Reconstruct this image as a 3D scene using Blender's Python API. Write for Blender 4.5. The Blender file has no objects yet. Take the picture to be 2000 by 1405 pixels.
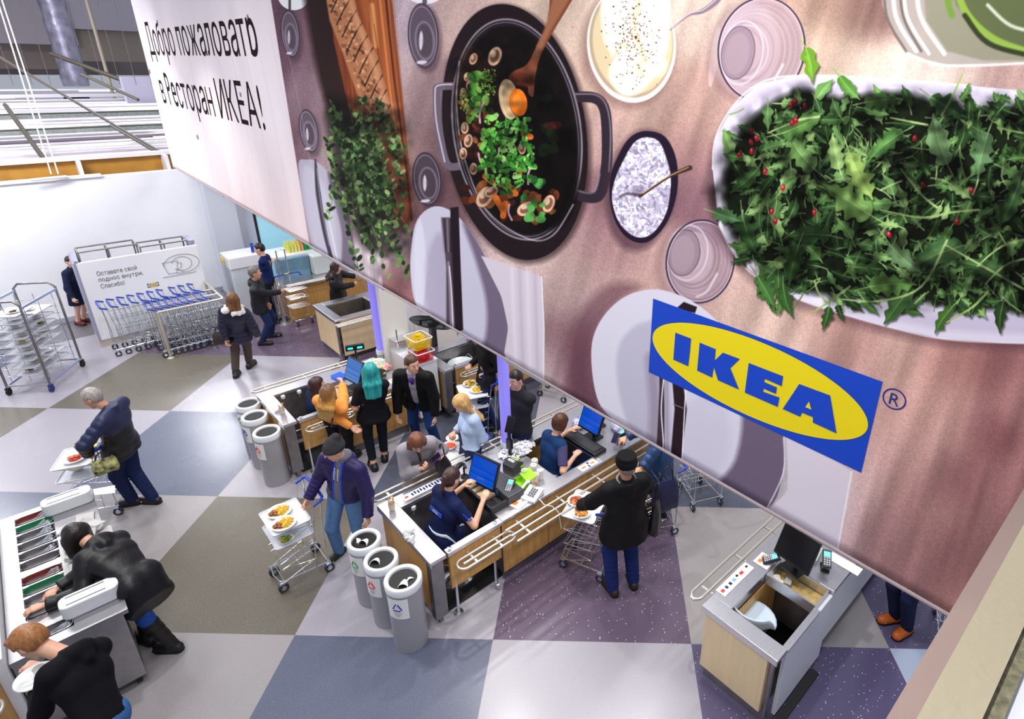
import bpy, bmesh, math, random
import numpy as np
from mathutils import Vector, Matrix
random.seed(7); RNG = np.random.default_rng(11)
PI = math.pi
scene = bpy.context.scene
COL = scene.collection

# ------------------------------------------------------------------ camera
# measured from the photograph: f = 1157 px in a 2000x1405 frame, the frame cropped off-centre (lens shift)
FPX, PX, PY, CH = 1157., 1169., 620., 5.2
PITCH, ROLL = math.radians(22.95), math.radians(1.27)
_f = np.array([0, math.cos(PITCH), -math.sin(PITCH)]); _r = np.array([1., 0, 0]); _d = np.cross(_f, _r)
IR = math.cos(ROLL)*_r - math.sin(ROLL)*_d; ID = math.cos(ROLL)*_d + math.sin(ROLL)*_r
cam_d = bpy.data.cameras.new('camera'); cam = bpy.data.objects.new('camera', cam_d); COL.objects.link(cam)
cam_d.sensor_width = 36; cam_d.lens = FPX/2000*36
cam_d.shift_x = (1000-PX)/2000; cam_d.shift_y = (PY-702.5)/2000
cam_d.clip_start = 0.05; cam_d.clip_end = 300
cam.matrix_world = Matrix(((IR[0], -ID[0], -_f[0], 0), (IR[1], -ID[1], -_f[1], 0), (IR[2], -ID[2], -_f[2], CH), (0, 0, 0, 1)))
scene.camera = cam

# ------------------------------------------------------------------ view, world, ceiling lights
scene.view_settings.view_transform = 'Standard'; scene.view_settings.look = 'None'
scene.view_settings.exposure = 0.0; scene.view_settings.gamma = 1.0; scene.view_settings.use_curve_mapping = False
world = bpy.data.worlds.new('world'); scene.world = world; world.use_nodes = True
world.node_tree.nodes['Background'].inputs[0].default_value = (0.80, 0.86, 1.0, 1)
world.node_tree.nodes['Background'].inputs[1].default_value = 0.47

def area_light(name, loc, size, energy, color=(1, 1, 1), rot=(0, 0, 0), size_y=None):
    l = bpy.data.lights.new(name, 'AREA'); l.energy = energy; l.color = color; l.size = size
    if size_y: l.shape = 'RECTANGLE'; l.size_y = size_y
    o = bpy.data.objects.new(name, l); COL.objects.link(o); o.location = loc; o.rotation_euler = rot
    return o
R_ST = math.radians(45)
def ST(s, t, z=0.):            # the room's own axes: s runs away to the right, t towards the right front
    return np.array([(s+t)*0.70710678, (s-t)*0.70710678, z])
for (s, t) in ((-1.5, -13.0), (5.2, -12.0), (-1.0, -8.5), (5.4, -8.2), (-0.6, -4.4), (5.4, -4.6), (4.8, -1.0), (0.6, -1.2)):
    p = ST(s, t, 6.6)
    area_light('ceiling_luminaire_light', p, 2.2, 100, (1.0, 0.98, 0.96), (0, 0, math.radians(45)), 0.35)
# added fill lights brightening the white back wall and the open hall ceiling beyond
for (s, t, z, e, tl) in ((-4.6, -13.2, 5.6, 170, .85), (-0.9, -13.2, 5.6, 170, .85), (-4, -22, 8.5, 900, 0), (-2, -32, 9.5, 1500, 0), (4, -24, 8.5, 700, 0)):
    p = ST(s, t, z); area_light('added_fill_light', p, 2.6, e, (.96, .97, 1.0), (tl, 0, R_ST), 0.8 if tl else 3.)
for (s, t) in ((1.0, -11.0), (0.6, -6.4), (4.2, -6.3), (3.4, -2.6)):
    p = ST(s, t, 6.9)
    l = bpy.data.lights.new('ceiling_spot_light', 'SPOT'); l.energy = 420; l.spot_size = 1.5; l.spot_blend = 0.7; l.shadow_soft_size = 0.12; l.color = (1.0, 0.95, 0.88)
    o = bpy.data.objects.new('ceiling_spot_light', l); COL.objects.link(o); o.location = p

# ------------------------------------------------------------------ measuring helpers
def ray(x, y): return _f + IR*(x-PX)/FPX + ID*(y-PY)/FPX
def G(x, y, z=0.):             # the point of height z that the photograph shows at pixel (x, y)
    d = ray(x, y); k = (z-CH)/d[2]
    return np.array([0, 0, CH]) + k*d
def proj(w):
    w = np.asarray(w, float)-np.array([0, 0, CH]); c = w@_f
    return np.stack([PX+FPX*(w@IR)/c, PY+FPX*(w@ID)/c], -1)
def st_of(w): return ((w[0]+w[1])*0.70710678, (w[0]-w[1])*0.70710678)

# ------------------------------------------------------------------ materials
def lin(c):
    if isinstance(c, str): c = [int(c[i:i+2], 16)/255 for i in (0, 2, 4)]
    return tuple((v/12.92 if v <= 0.04045 else ((v+0.055)/1.055)**2.4) for v in c[:3])
MATS = {}
def mat(name, c='808080', rough=0.5, metal=0.0, noise=0.0, scale=30., bump=0.0, bscale=None, trans=0.0, emit=None, es=1.0, alpha=1.0, coat=0.0, c2=None, kind='noise', stretch=(1, 1, 1)):
    if name in MATS: return MATS[name]
    c = c or '808080'
    m = bpy.data.materials.new(name); m.use_nodes = True; MATS[name] = m
    nt = m.node_tree; b = nt.nodes['Principled BSDF']
    col = lin(c)+(1,)
    b.inputs['Base Color'].default_value = col
    b.inputs['Roughness'].default_value = rough; b.inputs['Metallic'].default_value = metal
    b.inputs['Transmission Weight'].default_value = trans; b.inputs['Alpha'].default_value = alpha
    b.inputs['Coat Weight'].default_value = coat
    if emit: b.inputs['Emission Color'].default_value = lin(emit)+(1,); b.inputs['Emission Strength'].default_value = es
    if noise or c2 or bump:
        tc = nt.nodes.new('ShaderNodeTexCoord'); mp = nt.nodes.new('ShaderNodeMapping'); mp.inputs['Scale'].default_value = stretch
        nt.links.new(tc.outputs['Object'], mp.inputs[0])
        if kind == 'noise':
            n = nt.nodes.new('ShaderNodeTexNoise'); n.inputs['Detail'].default_value = 6; n.inputs['Scale'].default_value = scale; out = n.outputs['Fac']
        elif kind == 'voronoi':
            n = nt.nodes.new('ShaderNodeTexVoronoi'); n.inputs['Scale'].default_value = scale; out = n.outputs['Distance']
        else:
            n = nt.nodes.new('ShaderNodeTexWave'); n.inputs['Scale'].default_value = scale; n.inputs['Distortion'].default_value = 3; n.inputs['Detail'].default_value = 3; out = n.outputs['Fac']
        nt.links.new(mp.outputs[0], n.inputs['Vector'])
        if noise or c2:
            r = nt.nodes.new('ShaderNodeValToRGB'); nt.links.new(out, r.inputs[0]); nt.links.new(r.outputs[0], b.inputs['Base Color'])
            r.color_ramp.elements[0].position = 0.3; r.color_ramp.elements[1].position = 0.7
            if c2: r.color_ramp.elements[0].color = col; r.color_ramp.elements[1].color = lin(c2)+(1,)
            else:
                r.color_ramp.elements[0].color = tuple(v*(1-noise) for v in col[:3])+(1,)
                r.color_ramp.elements[1].color = tuple(min(1, v*(1+noise)) for v in col[:3])+(1,)
        if bump:
            bn = nt.nodes.new('ShaderNodeBump'); bn.inputs['Strength'].default_value = bump; bn.inputs['Distance'].default_value = 0.01
            if bscale:
                n2 = nt.nodes.new('ShaderNodeTexNoise'); n2.inputs['Scale'].default_value = bscale; n2.inputs['Detail'].default_value = 4; nt.links.new(mp.outputs[0], n2.inputs['Vector']); nt.links.new(n2.outputs['Fac'], bn.inputs['Height'])
            else: nt.links.new(out, bn.inputs['Height'])
            nt.links.new(bn.outputs[0], b.inputs['Normal'])
    return m
STEEL = mat('brushed_steel', 'cfccd1', 0.3, 0.88, noise=0.08, scale=14, stretch=(1, 9, 1))
STEELD = mat('worn_steel', '8d8a8c', 0.34, 0.85, noise=0.15, scale=8)
CHROME = mat('chrome_wire', 'dfe4e8', 0.14, 0.95)
RAILM = mat('polished_rail', 'dcd6cb', 0.32, 0.7)
BIRCH = mat('birch_panel', 'e9cfa4', 0.42, noise=0.06, scale=3, stretch=(6, 6, 0.7))
OAK = mat('oak_panel', 'cf9d58', 0.4, noise=0.16, scale=4, kind='noise', stretch=(8, 8, 0.7))
WHITE = mat('white_laminate', 'eeeef2', 0.35)
WHITEP = mat('white_plastic', 'e8ebf0', 0.3)
CHINA = mat('white_china', 'f6f6f4', 0.12, coat=0.5)
BLACK = mat('black_plastic', '161518', 0.35)
DARK = mat('dark_void', '0e0d10', 0.7)
RUBBER = mat('grey_rubber', '3a3a3c', 0.6)
RUBK = mat('black_rubber', '141416', 0.6)
BLUEP = mat('blue_plastic', '1a3cb0', 0.35)
BLUED = mat('dark_blue_plastic', '26307c', 0.4)
TRAYM = mat('frosted_tray', 'eceef4', 0.25, alpha=0.93)
PAPER = mat('white_paper', 'f5f3f0', 0.7)
REDM = mat('red_print', 'd8402c', 0.5)
ORANGEM = mat('orange_print', 'ee8a2c', 0.5)
YEL = mat('yellow_print', 'f6dc1e', 0.5)
IKB = mat('sign_blue', '0a45c8', 0.5)
IKY = mat('sign_yellow', 'f6df06', 0.5)

# ------------------------------------------------------------------ mesh builders
class MB:
    def __init__(s): s.v = []; s.f = []; s.m = []; s.sm = []
    def add(s, vs, fs, mi=0, smooth=False):
        o = len(s.v); s.v.extend([tuple(map(float, v)) for v in vs]); s.f.extend([tuple(i+o for i in f) for f in fs]); s.m.extend([mi]*len(fs)); s.sm.extend([smooth]*len(fs)); return s
    def box(s, c, d, rz=0., mi=0, M=None):
        hx, hy, hz = d[0]/2, d[1]/2, d[2]/2; vs = []
        ca, sa = math.cos(rz), math.sin(rz)
        for z in (-hz, hz):
            for x, y in ((-hx, -hy), (hx, -hy), (hx, hy), (-hx, hy)):
                p = (x*ca-y*sa+c[0], x*sa+y*ca+c[1], z+c[2])
                if M is not None: p = tuple(M @ Vector(p))
                vs.append(p)
        return s.add(vs, [(3, 2, 1, 0), (4, 5, 6, 7), (0, 1, 5, 4), (1, 2, 6, 5), (2, 3, 7, 6), (3, 0, 4, 7)], mi)
    def bb(s, x0, x1, y0, y1, z0, z1, mi=0, M=None):
        return s.box(((x0+x1)/2, (y0+y1)/2, (z0+z1)/2), (abs(x1-x0), abs(y1-y0), abs(z1-z0)), 0, mi, M)
    def tube(s, pts, r, n=8, closed=False, mi=0, cap=True):
        P = [np.array(p, float) for p in pts]; N = len(P); rings = []
        rr = r if hasattr(r, '__len__') else [r]*N
        up = None
        for i in range(N):
            a = P[(i-1) % N] if (closed or i > 0) else P[i]; b = P[(i+1) % N] if (closed or i < N-1) else P[i]
            d = b-a; d = d/(np.linalg.norm(d)+1e-9)
            if up is None:
                up = np.array([0, 0, 1.]) if abs(d[2]) < .9 else np.array([1., 0, 0])
            u = np.cross(d, up); u /= (np.linalg.norm(u)+1e-9); w = np.cross(u, d); up = w
            rings.append([P[i]+rr[i]*(math.cos(2*PI*k/n)*u+math.sin(2*PI*k/n)*w) for k in range(n)])
        vs = [p for rg in rings for p in rg]; fs = []
        for i in range(N if closed else N-1):
            j = (i+1) % N
            for k in range(n): fs.append((i*n+k, i*n+(k+1) % n, j*n+(k+1) % n, j*n+k))
        if cap and not closed: fs.append(tuple(range(n))); fs.append(tuple((N-1)*n+k for k in range(n))[::-1])
        return s.add(vs, fs, mi, True)
    def lathe(s, prof, c=(0, 0, 0), n=28, mi=0, M=None, sx=1., sy=1.):
        vs = []; fs = []
        for (r, z) in prof:
            for k in range(n):
                p = (c[0]+sx*r*math.cos(2*PI*k/n), c[1]+sy*r*math.sin(2*PI*k/n), c[2]+z)
                if M is not None: p = tuple(M @ Vector(p))
                vs.append(p)
        for i in range(len(prof)-1):
            for k in range(n): fs.append((i*n+k, i*n+(k+1) % n, (i+1)*n+(k+1) % n, (i+1)*n+k))
        if prof[0][0] > 1e-4: fs.append(tuple(range(n))[::-1])
        if prof[-1][0] > 1e-4: fs.append(tuple((len(prof)-1)*n+k for k in range(n)))
        return s.add(vs, fs, mi, True)
    def prism(s, pts, z0, z1, mi=0, M=None):
        n = len(pts); vs = [(p[0], p[1], z0) for p in pts]+[(p[0], p[1], z1) for p in pts]
        if M is not None: vs = [tuple(M @ Vector(v)) for v in vs]
        return s.add(vs, [tuple(range(n))[::-1], tuple(range(n, 2*n))]+[(i, (i+1) % n, n+(i+1) % n, n+i) for i in range(n)], mi)
    def build(s, name, m=None, parent=None, bevel=0., loc=None, rz=0., seg=2):
        me = bpy.data.meshes.new(name); me.from_pydata(s.v, [], s.f)
        for x in (m if isinstance(m, (list, tuple)) else [m]):
            if x is not None: me.materials.append(x)
        me.polygons.foreach_set('material_index', s.m); me.polygons.foreach_set('use_smooth', s.sm); me.update()
        o = bpy.data.objects.new(name, me); COL.objects.link(o)
        if parent is not None: o.parent = parent
        if loc is not None: o.location = tuple(loc)
        o.rotation_euler.z = rz
        if bevel:
            b = o.modifiers.new('bevel', 'BEVEL'); b.width = bevel; b.segments = seg; b.limit_method = 'ANGLE'; b.angle_limit = 0.9
        if any(s.sm) and not all(s.sm) or any(s.sm):
            try: me.set_sharp_from_angle(angle=0.9)
            except Exception: pass
        return o
def tag(o, label=None, cat=None, group=None, kind=None):
    if label: o['label'] = label
    if cat: o['category'] = cat
    if group: o['group'] = group
    if kind: o['kind'] = kind
    return o
def empty(name, loc=(0, 0, 0), rz=0., label=None, cat=None, group=None):
    o = bpy.data.objects.new(name, None); COL.objects.link(o); o.location = tuple(loc); o.rotation_euler.z = rz; o.empty_display_size = 0.1
    return tag(o, label, cat, group)
def struct(o): o['kind'] = 'structure'; return o
KIDS = {}
def copy_tree(o, parent=None):
    c = o.copy(); COL.objects.link(c)
    if parent is not None: c.parent = parent
    for ch in [x for x in KIDLIST(o)]: copy_tree(ch, c)
    return c
def KIDLIST(o): return list(o.children)
def rrect(x0, x1, y0, y1, r, n=5):
    out = []
    for cx, cy, a in ((x1-r, y0+r, -PI/2), (x1-r, y1-r, 0), (x0+r, y1-r, PI/2), (x0+r, y0+r, PI)):
        for k in range(n+1): out.append((cx+r*math.cos(a+k*PI/2/n), cy+r*math.sin(a+k*PI/2/n)))
    return out
R45 = math.radians(45)     # local x -> s axis
RT = -R45                  # local x -> t axis
# ================================================================== floor
def floor_mat(name, c, spk, spc=None, rough=0.24, dens=0.035, scale=55.):
    m = bpy.data.materials.new(name); m.use_nodes = True; nt = m.node_tree; b = nt.nodes['Principled BSDF']
    tc = nt.nodes.new('ShaderNodeTexCoord'); n = nt.nodes.new('ShaderNodeTexNoise'); n.inputs['Scale'].default_value = 130; n.inputs['Detail'].default_value = 2
    nt.links.new(tc.outputs['Object'], n.inputs['Vector'])
    r = nt.nodes.new('ShaderNodeValToRGB'); nt.links.new(n.outputs['Fac'], r.inputs[0]); col = lin(c)
    r.color_ramp.elements[0].position = 0.35; r.color_ramp.elements[1].position = 0.65
    r.color_ramp.elements[0].color = tuple(v*(1-spk) for v in col)+(1,); r.color_ramp.elements[1].color = tuple(min(1, v*(1+spk)) for v in col)+(1,)
    out = r.outputs[0]
    n3 = nt.nodes.new('ShaderNodeTexNoise'); n3.inputs['Scale'].default_value = 0.9; n3.inputs['Detail'].default_value = 5
    nt.links.new(tc.outputs['Object'], n3.inputs['Vector'])
    if spc:
        v = nt.nodes.new('ShaderNodeTexVoronoi'); v.inputs['Scale'].default_value = scale; nt.links.new(tc.outputs['Object'], v.inputs['Vector'])
        lt = nt.nodes.new('ShaderNodeMath'); lt.operation = 'LESS_THAN'; lt.inputs[1].default_value = 0.16; nt.links.new(v.outputs['Distance'], lt.inputs[0])
        sp = nt.nodes.new('ShaderNodeSeparateColor'); nt.links.new(v.outputs['Color'], sp.inputs[0])
        gt = nt.nodes.new('ShaderNodeMath'); gt.operation = 'GREATER_THAN'; gt.inputs[1].default_value = 0.62; nt.links.new(sp.outputs[0], gt.inputs[0])
        mu = nt.nodes.new('ShaderNodeMath'); mu.operation = 'MULTIPLY'; nt.links.new(lt.outputs[0], mu.inputs[0]); nt.links.new(gt.outputs[0], mu.inputs[1])
        mx = nt.nodes.new('ShaderNodeMix'); mx.data_type = 'RGBA'; nt.links.new(mu.outputs[0], mx.inputs[0]); nt.links.new(out, mx.inputs[6]); mx.inputs[7].default_value = lin(spc)+(1,)
        out = mx.outputs[2]
    nt.links.new(out, b.inputs['Base Color'])
    mr = nt.nodes.new('ShaderNodeMapRange'); mr.inputs[3].default_value = rough-0.06; mr.inputs[4].default_value = rough+0.12; nt.links.new(n3.outputs['Fac'], mr.inputs[0]); nt.links.new(mr.outputs[0], b.inputs['Roughness'])
    b.inputs['Coat Weight'].default_value = 0.15; b.inputs['Coat Roughness'].default_value = 0.15
    return m
FL = {'L': floor_mat('floor_light', 'a7a3ad', .10), 'W': floor_mat('floor_warm', '9f9a9c', .12), 'T': floor_mat('floor_taupe', '6c665b', .34, 'b9b0a2', scale=120), 'B': floor_mat('floor_blue_grey', '60657a', .24, 'a4a8c0', scale=120),
      'P': floor_mat('floor_plum', '65566b', .12, 'e6dcea', 0.2, scale=34), 'D': floor_mat('floor_slate', '525768', .24, '8e93a6', scale=120), 'V': floor_mat('floor_violet', '5b5475', .12, 'dcdcf2', 0.2, scale=34), 'C': floor_mat('floor_ice', 'aebbd2', .05)}
keys = list(FL)
PAT = {  # row -> {column: colour}
 -3: {}, -2: {0: 'L', 1: 'D', 2: 'P'}, -1: {-2: 'T', -1: 'W', 0: 'B', 1: 'L', 2: 'V', 3: 'C', 4: 'V'},
 0: {-5: 'L', -4: 'W', -3: 'B', -2: 'W', -1: 'T', 0: 'L', 1: 'P', 2: 'W', 3: 'V', 4: 'L'},
 1: {-6: 'B', -5: 'L', -4: 'T', -3: 'L', -2: 'B', -1: 'L', 0: 'D', 1: 'L', 2: 'D', 3: 'L', 4: 'P'},
 2: {-6: 'L', -5: 'B', -4: 'L', -3: 'T', -2: 'L', -1: 'P', 0: 'D', 1: 'L', 2: 'D'},
 3: {-6: 'P', -5: 'L', -4: 'L', -3: 'P', -2: 'P', -1: 'P', 0: 'L', 1: 'D'},
 4: {-6: 'L', -5: 'P', -4: 'P', -3: 'P', -2: 'P', -1: 'L'}}
fb = MB()
x0s = lambda k: 0.98+1.945*(k-2); y0s = lambda j: 4.11+1.975*j
for j in range(-4, 8):
    for k in range(-9, 8):
        c = PAT.get(j, {}).get(k, 'LPWD'[(j*3+k*5) % 4])
        x0, x1, y0, y1 = x0s(k), x0s(k+1), y0s(j), y0s(j+1)
        fb.add([(x0, y0, 0), (x1, y0, 0), (x1, y1, 0), (x0, y1, 0), (x0, y0, -.05), (x1, y0, -.05), (x1, y1, -.05), (x0, y1, -.05)], [(0, 1, 2, 3), (7, 6, 5, 4)], keys.index(c))
fo = fb.build('floor', [FL[k] for k in keys]); struct(fo)
# ground of the sales hall beyond the wall, further away
hall = MB(); a, b_, c_, d_ = ST(-30, -60), ST(12, -60), ST(12, -16.3), ST(-30, -16.3)
hall.add([tuple(p+np.array([0, 0, -.06])) for p in (a, b_, c_, d_)], [(3, 2, 1, 0)])
struct(hall.build('floor_hall', mat('hall_floor', '8d8388', .5, noise=.3, scale=.4)))
# tread plate along the back wall
TREAD = mat('tread_plate', '9b9aa2', 0.35, 0.8, noise=0.5, scale=16, kind='wave', bump=0.3)
tp = MB(); tp.box((0, 0, .004), (6.6, 1.1, .008)); o = tp.build('trim_1', TREAD, loc=ST(.2, -15.4), rz=R45); struct(o)

# ================================================================== walls
WALLM = mat('white_wall', 'f1f1f5', 0.55, noise=0.02, scale=2)
def slab(name, s0, s1, t0, t1, z0, z1, m, bevel=0):
    w = MB(); w.box((0, 0, (z0+z1)/2), (abs(s1-s0), abs(t1-t0), z1-z0)); return struct(w.build(name, m, bevel=bevel, loc=ST((s0+s1)/2, (t0+t1)/2), rz=R45))
slab('wall_back', -9, 3.05, -16.25, -16.0, 0, 2.9, WALLM)
slab('baseboard_back', -9, 3.05, -16.0, -15.97, 0, .1, mat('grey_skirting', 'a9a9b2', .4))
GREYW = mat('pale_grey_wall', 'cfd2dc', .5)
slab('wall_corner', 3.05, 3.6, -16.25, -15.55, 0, 3.0, GREYW)
slab('wall_niche', 3.6, 9.5, -18.4, -18.2, 0, 3.0, mat('niche_wall', 'dfe2ea', .5))
slab('wall_right', 9.4, 9.6, -18.3, -3.0, 0, 3.2, WALLM)
slab('wall_far_right', 9.4, 9.6, -3.0, 6.0, 0, 3.2, WALLM)
# ochre recess and white rails on top of the back wall
OCH = mat('ochre_board', 'b98530', .6, noise=.12, scale=5)
WR = mat('white_beam', 'e6e2e6', .45)
slab('trim_2', -9, 3.3, -16.75, -16.7, 2.6, 3.2, OCH)
slab('trim_3', -9, 3.3, -16.72, -16.55, 3.18, 3.26, WR)
slab('trim_4', -9, 1.4, -16.05, -15.95, 2.9, 2.96, WR)
for i in range(8):
    slab('trim_%d' % (5+i), 2.6-1.5*i, 2.66-1.5*i, -16.7, -16.2, 2.62, 3.2, WR)
# ================================================================== parapet the camera leans over (cream ledge at the right edge)
CREAM = mat('cream_paint', 'aba189', .5, noise=.03, scale=3, bump=.25, bscale=60)
PINKE = mat('satin_edge', '94807a', .22, noise=.05, scale=2, coat=.4)  # pinkish reflection of the banner put into the base colour
CONC = mat('dark_concrete', '7b765e', .8, noise=.4, scale=70)
q1, q2 = np.array([0.50, 0.66]), np.array([1.13, 1.27]); dv = (q2-q1)/np.linalg.norm(q2-q1); nv = np.array([dv[1], -dv[0]])
def strip(prof, name, m, L0=-1.6, L1=3.2):
    w = MB(); vs = []
    for L in (L0, L1):
        for (a, z) in prof:
            p = q1+dv*L+nv*a; vs.append((p[0], p[1], z))
    n = len(prof); w.add(vs, [(i, (i+1) % n, n+(i+1) % n, n+i) for i in range(n)]+[tuple(range(n))[::-1], tuple(range(n, 2*n))]); return struct(w.build(name, m))
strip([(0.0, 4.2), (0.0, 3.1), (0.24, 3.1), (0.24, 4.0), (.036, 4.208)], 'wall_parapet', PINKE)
strip([(.036, 4.208), (.036, 4.1), (.112, 4.1), (.112, 4.21)], 'trim_13', CREAM)
strip([(.112, 4.198), (.112, 4.1), (.137, 4.1), (.137, 4.198)], 'trim_14', CONC)
strip([(.137, 4.190), (.137, 4.1), (.6, 4.1), (.6, 4.190)], 'floor_gallery', mat('gallery_floor', 'dcdce4', .4))

# ================================================================== suspended raster and hall structure seen over the back wall
LAMPM = mat('lit_lamp', 'ffffff', .5, emit='fff6fb', es=3.0)
hz = [(2.98, -17.3), (3.0, -17.8), (3.06, -18.8), (3.12, -19.9), (3.18, -21.1), (3.25, -22.6), (3.33, -24.2), (3.38, -26), (3.45, -28.2), (3.52, -30.7)]+[(2.98, -17.3), (3.02, -18.3), (3.10, -19.3), (3.12, -20.4), (3.2, -21.8), (3.3, -23.4), (3.35, -25), (3.4, -27), (3.5, -29.5), (3.55, -32), (3.6, -35), (3.7, -38.5)]
SLAT = [mat('raster_white', 'ece6ec', .5), mat('raster_grey', 'bdb4be', .5), mat('raster_lilac', 'd2c8d4', .5)]
for i, (z, t) in enumerate(hz):
    w = MB(); wd = 0.14+0.03*i; w.box((0, 0, z), (26, wd, .05+.02*(i % 3)))
    tag(w.build('ceiling_slat', SLAT[i % 3], loc=ST(-4, t), rz=R45), 'long white metal slat of the open ceiling raster beyond the white wall', 'ceiling slat', 'slats of the open ceiling beyond the wall')
rl = random.Random(3)
for i in range(60):
    z, t = hz[rl.randrange(len(hz))]; s_ = rl.uniform(-9, 5.5)
    w = MB(); L_ = rl.uniform(.8, 1.8)*(abs(t)/22); w.box((0, 0, z-.08), (L_, .12+abs(t)*.006, .05))
    tag(w.build('tube_lamp', LAMPM, loc=ST(s_, t-.3-rl.random()*.8), rz=R45), 'lit white tube lamp in the open ceiling beyond the white wall', 'lamp', 'tube lamps glowing in the open ceiling')
for i in range(20):
    z, t = hz[rl.randrange(2, len(hz))]; s_ = rl.uniform(-9, 5)
    w = MB(); w.box((0, 0, z-.12), (rl.uniform(.8, 2), .4, .05)); tag(w.build('ceiling_panel', mat('panel_dark%d' % (i % 3), ('1f1c22', '77707a', 'b7aeb8')[i % 3], .6), loc=ST(s_, t-.5), rz=R45), 'flat dark or grey panel lying in the open ceiling raster', 'ceiling panel', 'panels lying in the open ceiling')
BEAMG = mat('perforated_channel', '9aa39f', .4, .4, noise=.2, scale=20)
for t, z, x in ((-21.6, 3.72, 0), (-19.7, 3.5, 0)):
    w = MB(); w.box((0, 0, z), (26, .16, .10)); w.box((0, .0, z+.07), (26, .2, .02), mi=1)
    tag(w.build('steel_channel', [BEAMG, mat('olive_dark', '4d4c3e', .5)], loc=ST(-6, t), rz=R45), ('farther' if x == 0 and t < -21 else 'nearer')+' grey perforated steel channel hung across the open ceiling', 'steel beam')
OLV = mat('dark_cable', '3f372c', .6)
def AT(px, py, dist):          # point seen at a pixel, at a horizontal distance from the camera
    d = ray(px, py); return np.array([0, 0, CH]) + d/np.linalg.norm(d[:2])*dist
for n_, (pa, pb, da, db, r_) in enumerate((((0, 112), (338, 312), 24.5, 17.4, .035), ((10, 205), (103, 335), 21, 17.6, .05), ((100, 105), (262, 165), 36, 33, .09), ((160, 145), (270, 195), 29, 27, .05), ((215, 245), (340, 318), 19.5, 17.3, .03))):
    A_, B_ = AT(*pa, da), AT(*pb, db)
    w = MB(); w.tube([tuple(A_), tuple(B_)], r_, 6); tag(w.build('sloping_truss_bar', OLV), ('longest dark truss bar sloping down right across the open ceiling', 'short dark truss bar at the left above the ochre band', 'thick dark bar running behind the silver duct', 'thin dark bar right of the silver duct foot', 'dark bar ending beside the banner corner')[n_], 'truss bar')
# vertical ducts and columns (they stand far behind, in the sales hall)
def upright(px, py, z, rad, top, name, m, lab, cat, shape='box', depth=None):
    b0 = G(px, py, z); w = MB()
    if shape == 'box': w.box((0, 0, (z+top)/2), (rad*2, (depth or rad*2), top-z))
    else:
        k = 14; w.lathe([(rad*(1+.06*math.sin(i*2.1)), z+(top-z)*i/k) for i in range(k+1)], n=16)
    return tag(w.build(name, m, loc=(b0[0], b0[1], 0), rz=R45), lab, cat)
FOIL = mat('silver_foil', 'aaa6bc', .3, .5, noise=.3, scale=3, bump=.8, bscale=5)
upright(150, 168, 3.7, .55, 9.5, 'air_duct', FOIL, 'crinkled silver foil duct standing upright beyond the wall', 'duct', 'round')
upright(88, 138, 4.1, .75, 13, 'steel_column', mat('tan_column', '6d6258', .6, noise=.1, scale=1), 'dark tan column left of the silver duct', 'column')
upright(50, 125, 4.4, .8, 16, 'steel_column', mat('brown_column', '8a7570', .6), 'brown column nearest the left edge behind the cables', 'column')
upright(225, 200, 3.2, .07, 8, 'steel_pipe', mat('tan_pipe', 'a39888', .5), 'thin tan pipe between the silver duct and the black grid', 'pipe', 'round')
b0 = G(285, 140, 4.05)
w = MB(); w.box((0, 0, 6.2), (1.7, .3, 4.6)); for_ = [w.box((x, -.2, 6.2), (.09, .1, 4.6), mi=1) for x in (-.8, -.3, .2, .7)]; [w.box((0, -.22, z), (1.7, .08, .08), mi=1) for z in (4.2, 4.9, 5.6, 6.3, 7.0)]
tag(w.build('insulated_panel', [mat('blue_foil', '6d7090', .35, .4, noise=.35, scale=2.5, bump=.8, bscale=3), BLACK], loc=(b0[0], b0[1], 0), rz=R45), 'dark blue foil panel under a black grid beside the banner edge', 'panel')
b0 = G(290, 190, 3.7)
w = MB(); w.box((0, 0, 3.95), (1.5, .5, 1.0)); tag(w.build('electric_cabinet', mat('lilac_grey', 'a8a4b8', .5), loc=(b0[0], b0[1], 0), rz=R45), 'grey lilac cabinet box under the black grid at the banner edge', 'cabinet')
# hall back wall with sheets
w = MB(); w.box((0, 0, 6.5), (60, .3, 5.2)); rr = random.Random(5)
o = w.build('wall_hall', mat('hall_sheeting', '8f8684', .7, c2='6f6668', scale=.25, kind='noise'), loc=ST(-2, -58), rz=R45); struct(o)
for i, (px, py, c, w_, h_) in enumerate(((30, 40, 'b8aeb4', 5, 2.4), (200, 20, 'c4bcc6', 6, 2.2), (230, 60, 'a09488', 5, 3.6), (20, 95, '9a8a84', 4, 2.2), (120, 60, '8a8078', 3, 3), (190, 88, 'b3a89c', 7, 1.1), (60, 10, '3d3a40', 2, 1.4), (150, 25, '43463f', 1.6, 1.1), (172, 15, '3a3440', 1.6, 1.2))):
    p_ = G(px, 150, 3.2) if False else None
    d_ = ray(px, py); k_ = 50+i*.6; P_ = np.array([0, 0, CH])+d_/np.linalg.norm(d_[:2])*k_
    w = MB(); w.box((0, 0, 0), (w_, .2, h_)); tag(w.build('hall_sheet', mat('sheet_%s' % c, c, .6), loc=P_, rz=R45), ('pale', 'bright', 'tan', 'brown', 'dull', 'long beige', 'black', 'olive black', 'plum black')[i]+' rectangular sheet on the far hall wall above the open ceiling', 'wall sheet')
# wire mesh curtain in front of it
w = MB()
for i in range(26): p = ST(-7+i*.5, -30); w.tube([(p[0], p[1], 4.2), (p[0], p[1], 8.4)], .012, 4)
tag(w.build('wire_curtain', mat('mesh_wire', '5b5458', .5)), 'thin vertical wire strands hanging beyond the white wall', 'wire curtain')
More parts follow.
